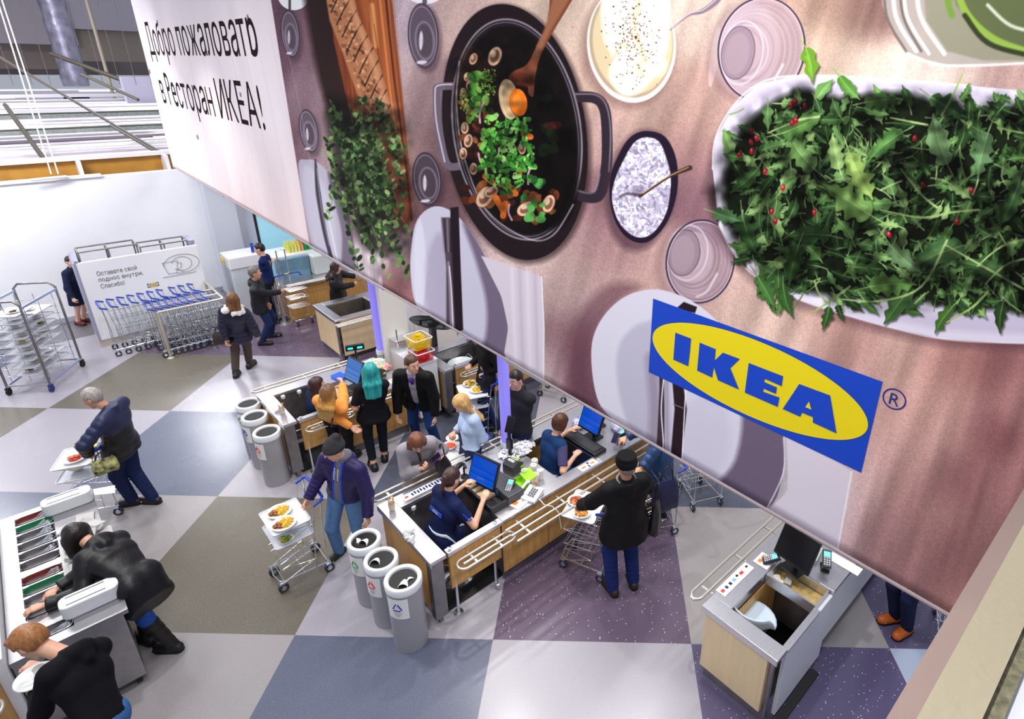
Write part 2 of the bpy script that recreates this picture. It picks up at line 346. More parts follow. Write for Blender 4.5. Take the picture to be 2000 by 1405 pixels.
# white lamp cable pair near the left edge
cw = mat('white_cable', 'f2f0f4', .4)
A_, B_ = G(112, 345, 2.95), None
w = MB()
for dx in (0, 14):
    a = G(100+dx, 340, 2.98); b = np.array([a[0]*1.0, a[1]*1.0, 4.2]); c = np.array([0, 0, CH])+ray(-8+dx*.6, -10)/np.linalg.norm(ray(-8+dx*.6, -10))*np.linalg.norm(a-np.array([0, 0, CH]))*.98
    w.tube([tuple(a), tuple((a+c)/2), tuple(c)], .012, 5)
a = G(60, 352, 2.97); b = G(130, 345, 2.97); w.tube([tuple(a), tuple(b)], .03, 6)
tag(w.build('hanging_cable', cw), 'pair of white cables hanging down to a white bar at the wall top', 'cable')
# ================================================================== the printed banner
BA, BB = G(338, 325, 3.05), G(1855, 1200, 3.05); BL = float(np.linalg.norm((BB-BA)[:2])); BU = (BB-BA)/BL; BN = np.array([BU[1], -BU[0], 0.])
if BN@(np.array([0, 0, CH])-BA) < 0: BN = -BN
def BW(l, z, off=0.): return np.array([BA[0]+BU[0]*l, BA[1]+BU[1]*l, z]) + BN*off     # banner metres -> world
def BL_of(x, y):               # image pixel, cast from the camera -> metres along the cloth and height
    d = ray(x, y); k = ((BA-[0, 0, CH])@BN)/(d@BN); w = np.array([0, 0, CH])+k*d
    return float((w-BA)@BU), float(w[2])
SC = 1.25; OX, OY, CW, CHT = 230, -60, 1830, 1320
IMG = np.zeros((int(CHT*SC), int(CW*SC), 3), np.float32)
HC = lambda c: np.array([int(c[i:i+2], 16)/255 for i in (0, 2, 4)], np.float32)
def win(x0, y0, x1, y1, pad=6):
    a = max(0, int((x0-OX-pad)*SC)); b = min(IMG.shape[1], int((x1-OX+pad)*SC)+1); c = max(0, int((y0-OY-pad)*SC)); d = min(IMG.shape[0], int((y1-OY+pad)*SC)+1)
    if b <= a or d <= c: return None
    X, Y = np.meshgrid(np.arange(a, b)/SC+OX, np.arange(c, d)/SC+OY); return (slice(c, d), slice(a, b)), X.astype(np.float32), Y.astype(np.float32)
def put(sl, m, col):
    if isinstance(col, str): col = HC(col)
    m = np.clip(m, 0, 1)[..., None]; IMG[sl] = IMG[sl]*(1-m)+col*m
def sdpoly(X, Y, P):
    d = np.full(X.shape, 1e9, np.float32); ins = np.zeros(X.shape, bool); n = len(P)
    for i in range(n):
        ax, ay = P[i]; bx, by = P[(i+1) % n]; ex, ey = bx-ax, by-ay; L = ex*ex+ey*ey+1e-9
        h = np.clip(((X-ax)*ex+(Y-ay)*ey)/L, 0, 1); dx, dy = X-ax-h*ex, Y-ay-h*ey; d = np.minimum(d, dx*dx+dy*dy)
        if ay != by: ins ^= ((ay > Y) != (by > Y)) & (X < ex*(Y-ay)/ey+ax)
    d = np.sqrt(d); return np.where(ins, -d, d)
def smooth(P, k=6, closed=True):
    P = [np.array(p, float) for p in P]; n = len(P); out = []
    for i in range(n if closed else n-1):
        p0, p1, p2, p3 = (P[(i-1) % n], P[i], P[(i+1) % n], P[(i+2) % n]) if closed else (P[max(i-1, 0)], P[i], P[i+1], P[min(i+2, n-1)])
        for j in range(k):
            t = j/k; out.append(tuple(.5*((2*p1)+(-p0+p2)*t+(2*p0-5*p1+4*p2-p3)*t*t+(-p0+3*p1-3*p2+p3)*t**3)))
    if not closed: out.append(tuple(P[-1]))
    return out
def poly(P, col, soft=1.2, a=1., sm=0, grow=0.):
    if sm: P = smooth(P, sm)
    xs = [p[0] for p in P]; ys = [p[1] for p in P]; w = win(min(xs), min(ys), max(xs), max(ys), 4+soft*2)
    if w is None: return
    sl, X, Y = w; put(sl, a*np.clip(.5-(sdpoly(X, Y, P)-grow)/soft, 0, 1), col)
def ell(cx, cy, rx, ry, rot, col, soft=1.2, a=1., ring=None):
    R_ = max(rx, ry); w = win(cx-R_, cy-R_, cx+R_, cy+R_, 4+soft*2)
    if w is None: return
    sl, X, Y = w; c_, s_ = math.cos(math.radians(rot)), math.sin(math.radians(rot))
    u = (X-cx)*c_+(Y-cy)*s_; v = -(X-cx)*s_+(Y-cy)*c_; q = np.sqrt((u/rx)**2+(v/ry)**2)+1e-6
    d = (q-1)*np.sqrt(u*u+v*v)/q
    m = np.clip(.5-d/soft, 0, 1) if ring is None else np.clip((ring/2-np.abs(d))/soft+.5, 0, 1)
    put(sl, a*m, col)
def stroke(P, wd, col, soft=1.2, a=1., sm=0):
    if sm: P = smooth(P, sm, False)
    xs = [p[0] for p in P]; ys = [p[1] for p in P]; mw = max(wd) if hasattr(wd, '__len__') else wd
    w = win(min(xs), min(ys), max(xs), max(ys), 4+soft*2+mw)
    if w is None: return
    sl, X, Y = w; d = np.full(X.shape, 1e9, np.float32); n = len(P)
    for i in range(n-1):
        ax, ay = P[i]; bx, by = P[i+1]; ex, ey = bx-ax, by-ay; L = ex*ex+ey*ey+1e-9
        h = np.clip(((X-ax)*ex+(Y-ay)*ey)/L, 0, 1); dd = np.hypot(X-ax-h*ex, Y-ay-h*ey)
        r = (np.interp((i+h)/(n-1), np.linspace(0, 1, len(wd)), wd) if hasattr(wd, '__len__') else wd)/2
        d = np.minimum(d, dd-r)
    put(sl, a*np.clip(.5-d/soft, 0, 1), col)
def clip_poly(P, fn, sm=0, soft=1.5):      # paint fn, keep only inside P
    global IMG
    if sm: P = smooth(P, sm)
    xs = [p[0] for p in P]; ys = [p[1] for p in P]; sl, X, Y = win(min(xs), min(ys), max(xs), max(ys), 40)
    old = IMG[sl].copy(); fn(); m = np.clip(.5-sdpoly(X, Y, P)/soft, 0, 1)[..., None]; IMG[sl] = old*(1-m)+IMG[sl]*m
def vnoise(X, Y, fx, fy, seed=0):
    r = np.random.default_rng(seed); T = r.random((64, 64)).astype(np.float32); x = X*fx; y = Y*fy
    xi = np.floor(x).astype(int); yi = np.floor(y).astype(int); u = x-xi; v = y-yi; u = u*u*(3-2*u); v = v*v*(3-2*v)
    g = lambda a, b: T[a % 64, b % 64]
    return (g(yi, xi)*(1-u)*(1-v)+g(yi, xi+1)*u*(1-v)+g(yi+1, xi)*(1-u)*v+g(yi+1, xi+1)*u*v)
pr = random.Random(21); U = pr.uniform
# --- table cloth colours (control points, blended)
CP = '''540 20 5a4450 70|560 110 6b505c 60|600 60 8f7079 40|610 160 a58c94 40|600 220 8d757c 40|560 300 6b4c56 50|640 300 b0a0a0 30|590 300 8a7078 30|650 30 5a3f3c 40|690 380 a89aa0 40|730 500 b4a3a8 40|760 560 8a6264 40
790 30 a4949c 40|770 140 b8a4a6 30|800 220 a98f90 40|880 40 c0a6a0 40|840 180 9d8485 40|800 300 a38680 30|860 260 7b6265 40|815 400 7a5c5c 35|870 400 6a5054 40|1140 60 c9b3a4 60|1150 150 c8ab9c 50|1180 260 b0928c 40|1190 480 a58084 60|1230 540 c4a49c 60|1100 520 bda29c 60
1000 490 cbb6b0 60|980 440 96787c 40|1100 580 b29a98 50|1100 650 8c6a70 40|1060 720 c8b4b2 50|1130 700 6f4c56 45|1140 780 6a4852 50|1090 820 9c7c80 40|1200 640 9a7a80 40|1350 40 c6b2a6 50|1360 200 b8988e 60|1340 300 a5827e 50|1370 380 82626a 50|1300 530 b89890 50|1250 210 c4a69a 50|1180 380 8d6c70 30
1620 20 a08478 40|1600 100 c8ae9c 50|1680 130 dcc8b8 50|1690 40 8a6c66 40|1760 150 cdb8ae 40|1460 560 c8aaa0 50|1520 620 d2b6a8 60|1600 640 c09a90 60|1650 700 b48c86 60|1560 690 d8bfb2 50|1750 720 caa89c 60|1850 720 a67c76 50|1700 760 c4a098 40|1950 720 8d6262 40|1800 790 bc968e 50
1990 780 a87e7c 50|1850 830 c09a92 50|1930 850 82585c 40|1880 940 8a6264 45|1960 940 a47a7a 50|1760 880 c09c96 60|1800 980 b08884 60|1730 1050 aa8484 60|1690 950 bc9c98 40|1850 1080 8d6868 50|1790 1120 9a7474 60|1850 1190 a67c78 50|1650 1060 c0a8a6 30|1920 1040 94706f 50|1240 820 b8a8b0 60|1600 950 cfc6ca 70|1440 950 a89aa8 50|900 700 c0b4bc 60'''
sl, X, Y = win(OX, OY, OX+CW, OY+CHT, 0)
acc = np.zeros(IMG.shape, np.float32); ws = np.zeros(IMG.shape[:2], np.float32)+1e-9
Xl, Yl = X[::6, ::6], Y[::6, ::6]; accl = np.zeros(Xl.shape+(3,), np.float32); wsl = np.zeros(Xl.shape, np.float32)
for e in CP.replace('\n', '|').split('|'):
    a, b, c, d = e.split(); g = np.exp(-((Xl-float(a))**2+(Yl-float(b))**2)/(2*(float(d)*.8)**2))+1e-5/(1+((Xl-float(a))**2+(Yl-float(b))**2)/4e3)
    accl += g[..., None]*HC(c); wsl += g
accl /= wsl[..., None]
def upsample(A, shp, k=6):
    yi = np.minimum(np.arange(shp[0])/k, A.shape[0]-1.001); xi = np.minimum(np.arange(shp[1])/k, A.shape[1]-1.001); y0 = yi.astype(int); x0 = xi.astype(int); v = (yi-y0)[:, None, None]; u = (xi-x0)[None, :, None]
    R0 = A[y0]; R1 = A[y0+1]; return ((R0[:, x0]*(1-u)+R0[:, x0+1]*u)*(1-v)+(R1[:, x0]*(1-u)+R1[:, x0+1]*u)*v).astype(np.float32)
IMG[:] = upsample(accl, IMG.shape)
sh = vnoise(X+Y*.45, Y, 1/38, 1/240, 4)+.5*vnoise(X+Y*.3, Y, 1/15, 1/120, 5)   # long soft cloth shadows
IMG *= (1+(sh-.75)*.22)[..., None]
IMG *= (1+(vnoise(X, Y, .9, .25, 6)+vnoise(X, Y, .25, .9, 7)-1)*.10)[..., None]  # weave
# --- top left plates and glasses
ell(574, -12, 32, 32, 0, 'e4e8f0'); stroke([(566, -30), (566, 22)], 5, '5a4a54')
ell(830, -32, 46, 40, 0, 'e2dde4'); stroke([(828, -30), (830, 4)], 9, '6a6068')
def tumbler(cx, cy, rx, ry, rot, base='6a5f6c', hi='e6e2ec', a=.8, dark='3a3040'):
    ell(cx+5, cy+5, rx*1.1, ry*1.08, rot, '4a3a42', 10, .5); ell(cx, cy, rx, ry, rot, base, 2, a); ell(cx, cy, rx, ry, rot, dark, 1.5, .8, ring=2.2); ell(cx, cy, rx*.9, ry*.9, rot, hi, 1.5, .4, ring=1.6)
    ell(cx+rx*.1, cy+ry*.15, rx*.62, ry*.58, rot, 'a79ca6', 3, .5, ring=4); ell(cx+rx*.1, cy+ry*.15, rx*.5, ry*.48, rot, '50454e', 3, .55); ell(cx-rx*.15, cy+ry*.15, rx*.13, ry*.3, rot+6, hi, 5, .8); ell(cx-rx*.1, cy+ry*.82, rx*.35, ry*.06, rot, hi, 3, .8)
# --- left edge plate, knife, napkin
poly([(583, 330), (600, 312), (622, 318), (650, 350), (680, 420), (694, 500), (692, 560), (660, 530), (612, 480)], 'aaa6b4', 2, 1, 6)
poly([(590, 340), (612, 330), (640, 380), (655, 440), (660, 520), (640, 500), (610, 470)], 'bcb8c6', 10, .8, 6)
poly([(640, 335), (668, 380), (688, 450), (694, 520), (690, 560), (668, 540), (668, 460), (655, 400)], '6c6070', 5, .85, 5)
stroke([(616, 312), (622, 380), (636, 460), (652, 520)], [3, 10, 8, 6], '4a4450', 2, 1, 5); stroke([(619, 330), (627, 400), (643, 480)], 1.5, 'a8a4b0', 1.5, .8, 4); stroke([(640, 420), (662, 520)], 3, 'd8d4dc', 2, .7)
poly([(690, 408), (735, 415), (748, 560), (740, 580), (700, 560), (694, 500)], 'c0b2ba', 3, .95)
for k in range(5): stroke([(696+k*10, 410), (702+k*10, 560)], 3, '9a8a94' if k % 2 else 'dcd2d6', 4, .5)
# --- wood board, bread, thyme
poly([(592, -60), (660, -60), (690, 60), (700, 200), (720, 330), (700, 330), (640, 210), (612, 100)], '30201f', 14, .93, 5)
poly([(640, -60), (760, -60), (782, 150), (800, 330), (808, 428), (796, 440), (770, 440), (740, 380), (690, 250), (652, 80)], '8a4a2e', 3)
poly([(690, -60), (757, -60), (776, 130), (792, 300), (800, 400), (785, 420), (765, 250), (730, 120)], 'a8623c', 8, .9)
stroke([(736, -60), (760, 160), (783, 330), (795, 425)], 3.5, 'e0905a', 3, .8); stroke([(748, -60), (770, 150), (795, 340), (804, 430)], 4, '4a2418', 3, .9); stroke([(727, 10), (735, 90)], 9, 'd99a62', 4, .9)
poly([(700, 180), (770, 240), (800, 400), (800, 440), (770, 460), (730, 380)], '6a3a2a', 12, .7)
for k in range(26): x = U(650, 770); stroke([(x, U(-60, 60)), (x+U(20, 36), U(180, 400))], U(.6, 2), pr.choice(['6a3420', 'c07a4c', '4c2418']), 2, .35)
BRD = [(628, -60), (680, -60), (700, 30), (738, 110), (766, 215), (762, 260), (736, 240), (700, 190), (668, 100), (644, 40)]
poly(BRD, 'b07a58', 3)
def _b():
    for k in range(260):
        t = U(0, 1); cx = 640+t*115+U(-26, 20); cy = -50+t*300; ell(cx, cy, U(1.5, 6), U(1, 4), U(0, 90), pr.choice(['dcaa84', 'c08860', '7c4a32', '98603e', 'e8bd96', '3c241c']), 2, .6)
    for k in range(11): x, y = 640+k*11, -30+k*24; stroke([(x+24, y-22), (x+10, y), (x-4, y+30)], 2.5, '2a1a18', 2, .9, 4)
    stroke([(672, -30), (705, 60), (735, 140), (756, 220)], 10, 'd8a07a', 8, .6)
clip_poly(BRD, _b, 0, 2)
poly([(640, 210), (700, 230), (745, 330), (770, 440), (770, 500), (700, 470), (655, 330)], '2a2420', 22, .75, 4)
GR = ['2f4a26', '45683a', '5c8448', '24381f', '7aa05a', '38552e', '1d2c1a', '93b070']
for k in range(22):
    x0, y0 = U(640, 745), U(190, 330); x1, y1 = x0+U(-10, 70), y0+U(90, 210); pts = [(x0, y0), ((x0+x1)/2+U(-16, 16), (y0+y1)/2), (x1, y1)]; stroke(pts, 1.4, pr.choice(['6f7d52', '8f9a70', '4f3c3a']), 1.5, .8, 5)
    for q in smooth(pts, 7, False):
        for s_ in (-1, 1):
            if U(0, 1) < .8: ell(q[0]+s_*U(2, 7), q[1]+U(-3, 3), U(2, 4.6), U(3.5, 8), s_*U(10, 60), pr.choice(GR), 1.3, .95)
for (x0, y0, x1, y1) in ((645, 200, 668, 268), (668, 268, 690, 330), (745, 210, 790, 300), (738, 300, 792, 285), (700, 440, 735, 510), (760, 400, 815, 480), (650, 370, 670, 400), (770, 470, 800, 540), (700, 380, 755, 540), (735, 440, 790, 530), (690, 330, 720, 480)):
    stroke([(x0, y0), ((x0+x1)/2+5, (y0+y1)/2-4), (x1, y1)], 1.4, '7d9060', 1.3, .9, 4)
    for t in np.linspace(0, 1, 9): ell(x0+(x1-x0)*t+U(-7, 7), y0+(y1-y0)*t+U(-4, 4), U(2.4, 4.5), U(4, 8), U(-50, 50), pr.choice(GR[:5]), 1.3, .95)
for k in range(240): t = U(0, 1); ell(690+t*60+U(-34, 34), 230+t*230+U(-20, 20), U(2, 5), U(3.5, 8.5), U(-70, 70), pr.choice(GR), 1.3, .9)
tumbler(567, 66, 17, 46, -6); tumbler(603, 256, 17, 42, -10); tumbler(827, 70, 29, 63, -4, '5c5260'); tumbler(834, 350, 27, 52, -6, '4c444e')
# --- stew pot on its trivet
ell(1010, 262, 143, 256, -8.5, '2e2226', 12, .6); ell(1006, 258, 139, 252, -8.5, '2a2024', 2)
for k in range(60): ell(1006+U(-130, 130), 258+U(-240, 240), 2, 2, 0, '4a3c40', 2, .2)
stroke([(892, 168), (858, 170), (853, 182), (856, 240), (872, 318), (898, 325)], 15, '6f6470', 2, 1, 5); stroke([(890, 165), (856, 167), (850, 184), (853, 240), (869, 316)], 3, 'd6ccd6', 2, .8, 5)
stroke([(1118, 190), (1160, 191), (1180, 210), (1186, 260), (1184, 330), (1168, 384), (1118, 378)], 21, '39303a', 2, 1, 6); stroke([(1122, 184), (1166, 186), (1186, 210), (1193, 262), (1190, 335)], 3, 'a398a4', 2.5, .7, 6); stroke([(1125, 372), (1160, 376), (1172, 340)], 4, '8f8490', 3, .6, 4)
ell(1010, 253, 126, 219, -8.5, '8c8088', 2); ell(1010, 253, 122, 215, -8.5, '2c262c', 2); ell(1010, 253, 118, 211, -8.5, '9a8e96', 2, .7, ring=2); ell(1012, 254, 113, 205, -8.5, '1d1618', 4)
ell(1060, 300, 66, 150, -10, '150f11', 14, .9); ell(940, 210, 50, 120, -10, '3a2018', 16, .5)
stroke([(898, 120), (892, 200), (905, 300), (950, 410), (1030, 466), (1080, 460), (1120, 400)], 3, 'c8bcc6', 2.5, .75, 6)
def bits(n, x0, y0, x1, y1, cols, r0, r1, asp=1.6, a=.95):
    for k in range(n):
        x, y = U(x0, x1), U(y0, y1); r = U(r0, r1); ell(x, y, r, r*asp, U(0, 180), pr.choice(cols), 1.3, a)
bits(50, 900, 180, 960, 400, ['5a2c1c', '7a4428', '3c2018', 'a06a40'], 3, 8); bits(30, 930, 360, 1090, 430, ['4a261a', '6a3a22', '8a5430'], 4, 9)
def mush(x, y, r, rot=0, c='cfa98a'):
    ell(x, y, r, r*1.5, rot, c, 1.5); ell(x, y, r*.6, r, rot, '6a4430', 2, .8); ell(x-r*.2, y-r*.3, r*.35, r*.6, rot, 'e6cdb4', 2, .7); ell(x, y, r, r*1.5, rot, '4a2c20', 1.2, .7, ring=1.3)
for (x, y, r, t) in ((967, 110, 13, 20), (925, 115, 8, 20), (912, 150, 6, 10), (905, 180, 6, -10), (918, 168, 8, 0), (947, 385, 15, 30), (915, 275, 9, 10), (908, 250, 8, 0), (1028, 408, 13, 60), (1072, 398, 12, 20), (960, 375, 10, 60), (905, 300, 8, 0), (1020, 290, 8, 0), (925, 330, 8, 0)): mush(x, y, r, t)
bits(70, 915, 140, 962, 235, ['3a6a2c', '58933c', '2a4a22', '86b254', '24401e'], 2.5, 7)
for k in range(70): ell(955+U(-14, 14), 160+U(-26, 26), 1.8, 1.8, 0, pr.choice(['a8c25c', '6f9a3c', '4a7a30']), 1, .9)
for k in range(30): ell(906+U(-7, 9), 205+U(-20, 20), 2, 3, 0, pr.choice(['88a84c', '4f7a30', 'a8b862']), 1, .9)
for (x0, y0, x1, y1) in ((945, 200, 938, 240), (935, 300, 950, 330), (995, 400, 1000, 430), (1040, 320, 1032, 360), (975, 290, 985, 320)): stroke([(x0, y0), ((x0+x1)/2-4, (y0+y1)/2), (x1, y1)], 4, 'c9a0b0', 1.2, .9, 4)
for (x, y, a_, l) in ((975, 398, 60, 32), (1000, 370, 50, 22), (985, 410, 100, 24), (955, 350, 40, 18), (1030, 265, 20, 14), (1012, 330, 60, 14)): stroke([(x-l*.5*math.cos(math.radians(a_)), y-l*.5*math.sin(math.radians(a_))), (x+l*.5*math.cos(math.radians(a_)), y+l*.5*math.sin(math.radians(a_)))], 12, 'e0752c', 1.5, .95); 
for k in range(150):
    t = U(0, 2*PI); r = U(0, 1)**.6; x, y = 990+52*r*math.cos(t)+U(-6, 6), 295+85*r*math.sin(t); a_ = U(0, PI); l = U(5, 15); w_ = U(5, 10); c_ = pr.choice(['4f9a3c', '6cb84c', '2f6a2a', '8fd068', '3c7f32', 'a8dc80', '58a844'])
    stroke([(x-l*.5*math.cos(a_), y-l*.5*math.sin(a_)), (x+l*.5*math.cos(a_), y+l*.5*math.sin(a_))], w_, c_, 1.2, .97)
    if U(0, 1) < .35: ell(x, y, w_*.3, w_*.4, 0, '1c3818', 1.2, .8)
bits(16, 1020, 330, 1060, 430, ['3c7a38', '2a5a2a', '58a050'], 4, 8, 1.3)
bits(10, 1060, 180, 1090, 300, ['4a2018', '6a2c20', '204020'], 6, 11, 1.4, .5)
poly([(1085, -60), (1150, -60), (1118, 0), (1082, 60), (1056, 110), (1046, 150), (1042, 188), (1032, 182), (1030, 168), (1008, 166), (994, 150), (1006, 138), (1030, 125), (1048, 90), (1070, 40)], '7c4a34', 2, 1, 4)
poly([(1100, -60), (1146, -60), (1112, 0), (1076, 60), (1052, 108), (1048, 90), (1066, 50)], 'a8765c', 6, .7, 3); ell(1020, 156, 24, 14, 10, '5a2a1c', 8, .8)
ell(994, 194, 19, 40, -8, 'd9bf98', 1.5); ell(998, 196, 16, 34, -8, 'b08a5c', 2, .5); ell(1014, 201, 18, 28, -8, '3a1c10', 2); ell(1013, 200, 17, 27, -8, 'ea7a20', 1.5); ell(1011, 198, 9, 15, -8, 'f29a40', 4, .7)
# --- cream bowl, spoon, big glasses
ell(1226, 96, 92, 118, -4, '7a5c58', 18, .5); ell(1234, 86, 87, 115, -4, 'e6dcd8', 1.5); ell(1234, 82, 82, 109, -4, 'b8a488', 2); ell(1236, 80, 78, 104, -4, 'd9c7a4', 4)
poly([(1180, -20), (1240, -50), (1300, -30), (1308, 60), (1290, 130), (1250, 180), (1215, 185), (1190, 150), (1195, 110), (1178, 70)], 'f2ead8', 8, 1, 5)
for k in range(9): ell(1190+U(0, 100), U(-10, 150), U(8, 24), U(14, 30), U(-40, 40), pr.choice(['fffaf0', 'e2d4ba', 'f8f2e4']), 14, .7)
stroke([(1250, 0), (1240, 60), (1262, 120)], 8, 'd2bf9c', 8, .6, 4); stroke([(1195, 120), (1215, 90), (1230, 100)], 6, 'cdb892', 6, .6, 4)
for k in range(240):
    x, y = 1238+pr.gauss(0, 24), 70+pr.gauss(0, 48)
    ell(x, y, U(.6, 1.8), U(.6, 1.8), 0, pr.choice(['6a3020', '3a1c18', '8a4a2c']), 1, .85)
stroke([(1310, 58), (1345, 30), (1372, 22), (1400, 2), (1412, -20)], [3, 4, 9, 12, 12], '8a7884', 1.5, 1, 5); stroke([(1312, 56), (1345, 28), (1374, 19), (1398, 0)], 2, 'd8ccd4', 1.5, .8, 5)
def glass(cx, cy, rx, ry, rot, bx, by, brx, bry, word=None):
    ell(cx-14, cy+6, rx*1.12, ry*1.05, rot, '8a6c70', 16, .4); ell(cx, cy, rx, ry, rot, 'a893a0', 3, .55); ell(cx-rx*.35, cy, rx*.75, ry*.9, rot, 'cdbcc2', 12, .35)
    for k in range(8): f = 1-k*.075; ell(cx+(bx-cx)*(k/9), cy+(by-cy)*(k/9), rx*f*.93, ry*f*.93, rot, pr.choice(['e8dfe6', '6a5a70', 'c6b8c4', '8d7c90']), 3, .35, ring=U(1.5, 4))
    ell(bx+8, by, brx*1.25, bry*1.2, rot, 'd8ccd4', 3, .8, ring=3); ell(bx, by, brx, bry, rot, '94808c', 3, .8); ell(bx, by, brx, bry, rot, '5e4e5e', 1.5, .8, ring=1.8); ell(bx-2, by+2, brx*.75, bry*.8, rot, 'a8949c', 5, .8)
    ell(cx, cy, rx, ry, rot, '3c3044', 1.5, .9, ring=3.2); ell(cx, cy, rx-3, ry-3, rot, 'eae4ea', 1.5, .55, ring=1.6)
    stroke([(cx+rx*.5, cy+ry*.3), (cx+rx*.2, cy+ry*.72), (cx-rx*.1, cy+ry*.85)], 4, 'f4f0f4', 4, .6, 4)
ell(1396, 110, 8, 60, 8, 'f0e8ea', 8, .4); glass(1488, 96, 84, 101, 10, 1442, 103, 32, 52)
# --- salt bowl
ell(1252, 372, 68, 120, 8, '4a3440', 16, .6); poly([(1262, 256), (1300, 268), (1322, 315), (1322, 380), (1300, 440), (1262, 474), (1222, 462), (1196, 415), (1192, 350), (1210, 300), (1232, 268)], '2c2232', 1.5, 1, 6); poly([(1262, 256), (1300, 268), (1322, 315), (1322, 380), (1300, 440), (1262, 474)], '44303e', 1.5, .0, 5)
SLT = [(1265, 268), (1290, 280), (1308, 330), (1310, 370), (1300, 420), (1272, 458), (1240, 462), (1210, 435), (1196, 390), (1202, 350), (1220, 310), (1240, 278)]
poly(SLT, 'b9b0c4', 2, 1, 6)
def _s():
    for k in range(900): x, y = U(1192, 1314), U(264, 466); a_ = U(0, PI); l = U(2, 7); stroke([(x-l*math.cos(a_), y-l*math.sin(a_)), (x+l*math.cos(a_), y+l*math.sin(a_))], U(2, 5), pr.choice(['ffffff', 'e6e2f0', 'cfc8dc', 'f4f2fa', 'a79cb4', 'dcd6e6', '8f84a0']), 1, .8)
clip_poly(SLT, _s, 6); ell(1248, 372, 14, 10, 0, '7a6e88', 8, .6); stroke([(1212, 384), (1225, 378), (1252, 382)], 6, '3a2c3c', 4, .7)
stroke([(1250, 384), (1300, 350), (1322, 338), (1348, 328)], [5, 4, 8, 10], '4c382c', 1.3, 1, 5); stroke([(1256, 378), (1300, 348), (1345, 327)], 1.8, 'd8b890', 1.3, .8, 4)
glass(1368, 511, 66, 81, 8, 1336, 494, 31, 45)
# --- jar, top right
poly([(1722, -60), (1724, 10), (1740, 60), (1775, 105), (1850, 128), (2000, 120), (2080, 120), (2080, -60)], 'a8a09a', 3, .9, 0)
poly([(1800, -60), (1810, 40), (1850, 100), (1920, 118), (2080, 118), (2080, -60)], '8d8a78', 5, .95); poly([(1850, -60), (1870, 10), (1930, 80), (2080, 110), (2080, -60)], '5a6444', 8, .9)
for P_, c_, w_ in (([(1728, -60), (1732, 30), (1770, 100)], '6a5c58', 5), ([(1745, -60), (1750, 30), (1790, 100)], 'f0ece8', 7), ([(1765, -60), (1772, 30), (1815, 105)], 'ffffff', 5), ([(1758, -60), (1764, 30), (1800, 100)], '5c5450', 4), ([(1790, -60), (1798, 30), (1845, 105)], 'e4ded6', 8), ([(1775, 105), (1850, 128), (2050, 121)], 'f2eee8', 4), ([(1860, -60), (1885, 20), (1940, 75), (2020, 105)], '8fae4c', 14), ([(1850, -60), (1852, 0), (1860, 30)], '6d9038', 12), ([(1930, 10), (1975, 50), (2040, 65)], 'c9d0c0', 7), ([(1885, 30), (1930, 84), (2010, 108)], '2c3420', 10)): stroke(P_, w_, c_, 4, .85, 6)
# --- salad platter
PLT = [(1392, 330), (1398, 270), (1430, 210), (1480, 165), (1550, 148), (1700, 152), (1900, 168), (2080, 184), (2080, 672), (1960, 670), (1840, 662), (1740, 640), (1650, 615), (1560, 585), (1490, 550), (1440, 505), (1405, 440)]
poly([(p[0]-8, p[1]+14) for p in PLT], '5a4048', 18, .5); poly(PLT, 'cfc8d6', 1.5); poly([(p[0]*.97+52, p[1]*.94+22) for p in PLT], 'b5acc0', 14, .7); stroke(smooth(PLT[:7], 6, False), 3, 'eeeaf2', 2, .8); stroke(smooth(PLT[8:], 6, False), 3, 'e6e0ec', 2.5, .7)
SAL = [(1425, 440), (1415, 350), (1440, 270), (1500, 205), (1570, 175), (1640, 190), (1760, 180), (1900, 215), (2080, 225), (2080, 600), (1960, 605), (1860, 600), (1760, 585), (1680, 585), (1600, 575), (1540, 560), (1480, 510)]
poly(SAL, '16200f', 16, .96, 4)
def rocket(x, y, L, a_, c_, lob=4):
    ca, sa = math.cos(a_), math.sin(a_); top = []; bot = []; n = lob*2+1
    for i in range(n+1):
        t = i/n; w_ = L*.27*math.sin(PI*min(1, .12+t*.95))**.8*(1 if i % 2 else .55)*U(.75, 1.15)+L*.02; top.append((t, w_)); bot.append((t, -w_*U(.7, 1.2)))
    bend = U(-.25, .25)
    f_ = lambda t, w_: (x+ca*t*L-sa*(w_+bend*L*t*t), y+sa*t*L+ca*(w_+bend*L*t*t))
    P_ = [f_(*q) for q in top]+[f_(*q) for q in bot[::-1]]
    c = HC(c_); poly([(p[0]+3, p[1]+4) for p in P_], '0c120a', 5, .55); poly(smooth(P_, 3), c_, 1.3, 1)
    stroke([f_(-.35, 0), f_(0, 0), f_(.5, 0), f_(.92, 0)], [2.6, 2.6, 1.8, .8], c*.5+HC('b9cc8c')*.5, 1.2, .9)
    hw = [f_(t, w_*.5) for t, w_ in top[1:-1]]+[f_(t, 0) for t, w_ in top[1:-1]][::-1]; poly(hw, np.minimum(c*1.3, 1), 4, .5)
SG = ['2c4a22', '3d6430', '4f7a3a', '24401e', '5f8a44', '6f9850', '1c3018', '365a2c', '466f38']
for k in range(520):
    x, y = U(1430, 2060), U(190, 600)
    if x < 1500 and (y < 240 or y > 520): continue
    rocket(x, y, U(24, 54), U(0, 2*PI), pr.choice(SG[:4]+['47703a', '5c8a46', '68954e', '33552a', '2a4622', '7da35a']), pr.choice([2, 3, 4]))
for k in range(70): x, y = U(1440, 2050), U(200, 590); a_ = U(0, PI); l = U(18, 60); stroke([(x, y), (x+l*.5*math.cos(a_)+U(-6, 6), y+l*.5*math.sin(a_)), (x+l*math.cos(a_), y+l*math.sin(a_))], U(2, 4), pr.choice(['8aa55c', 'a8bc78', '5e7c3c']), 1.3, .85, 4)
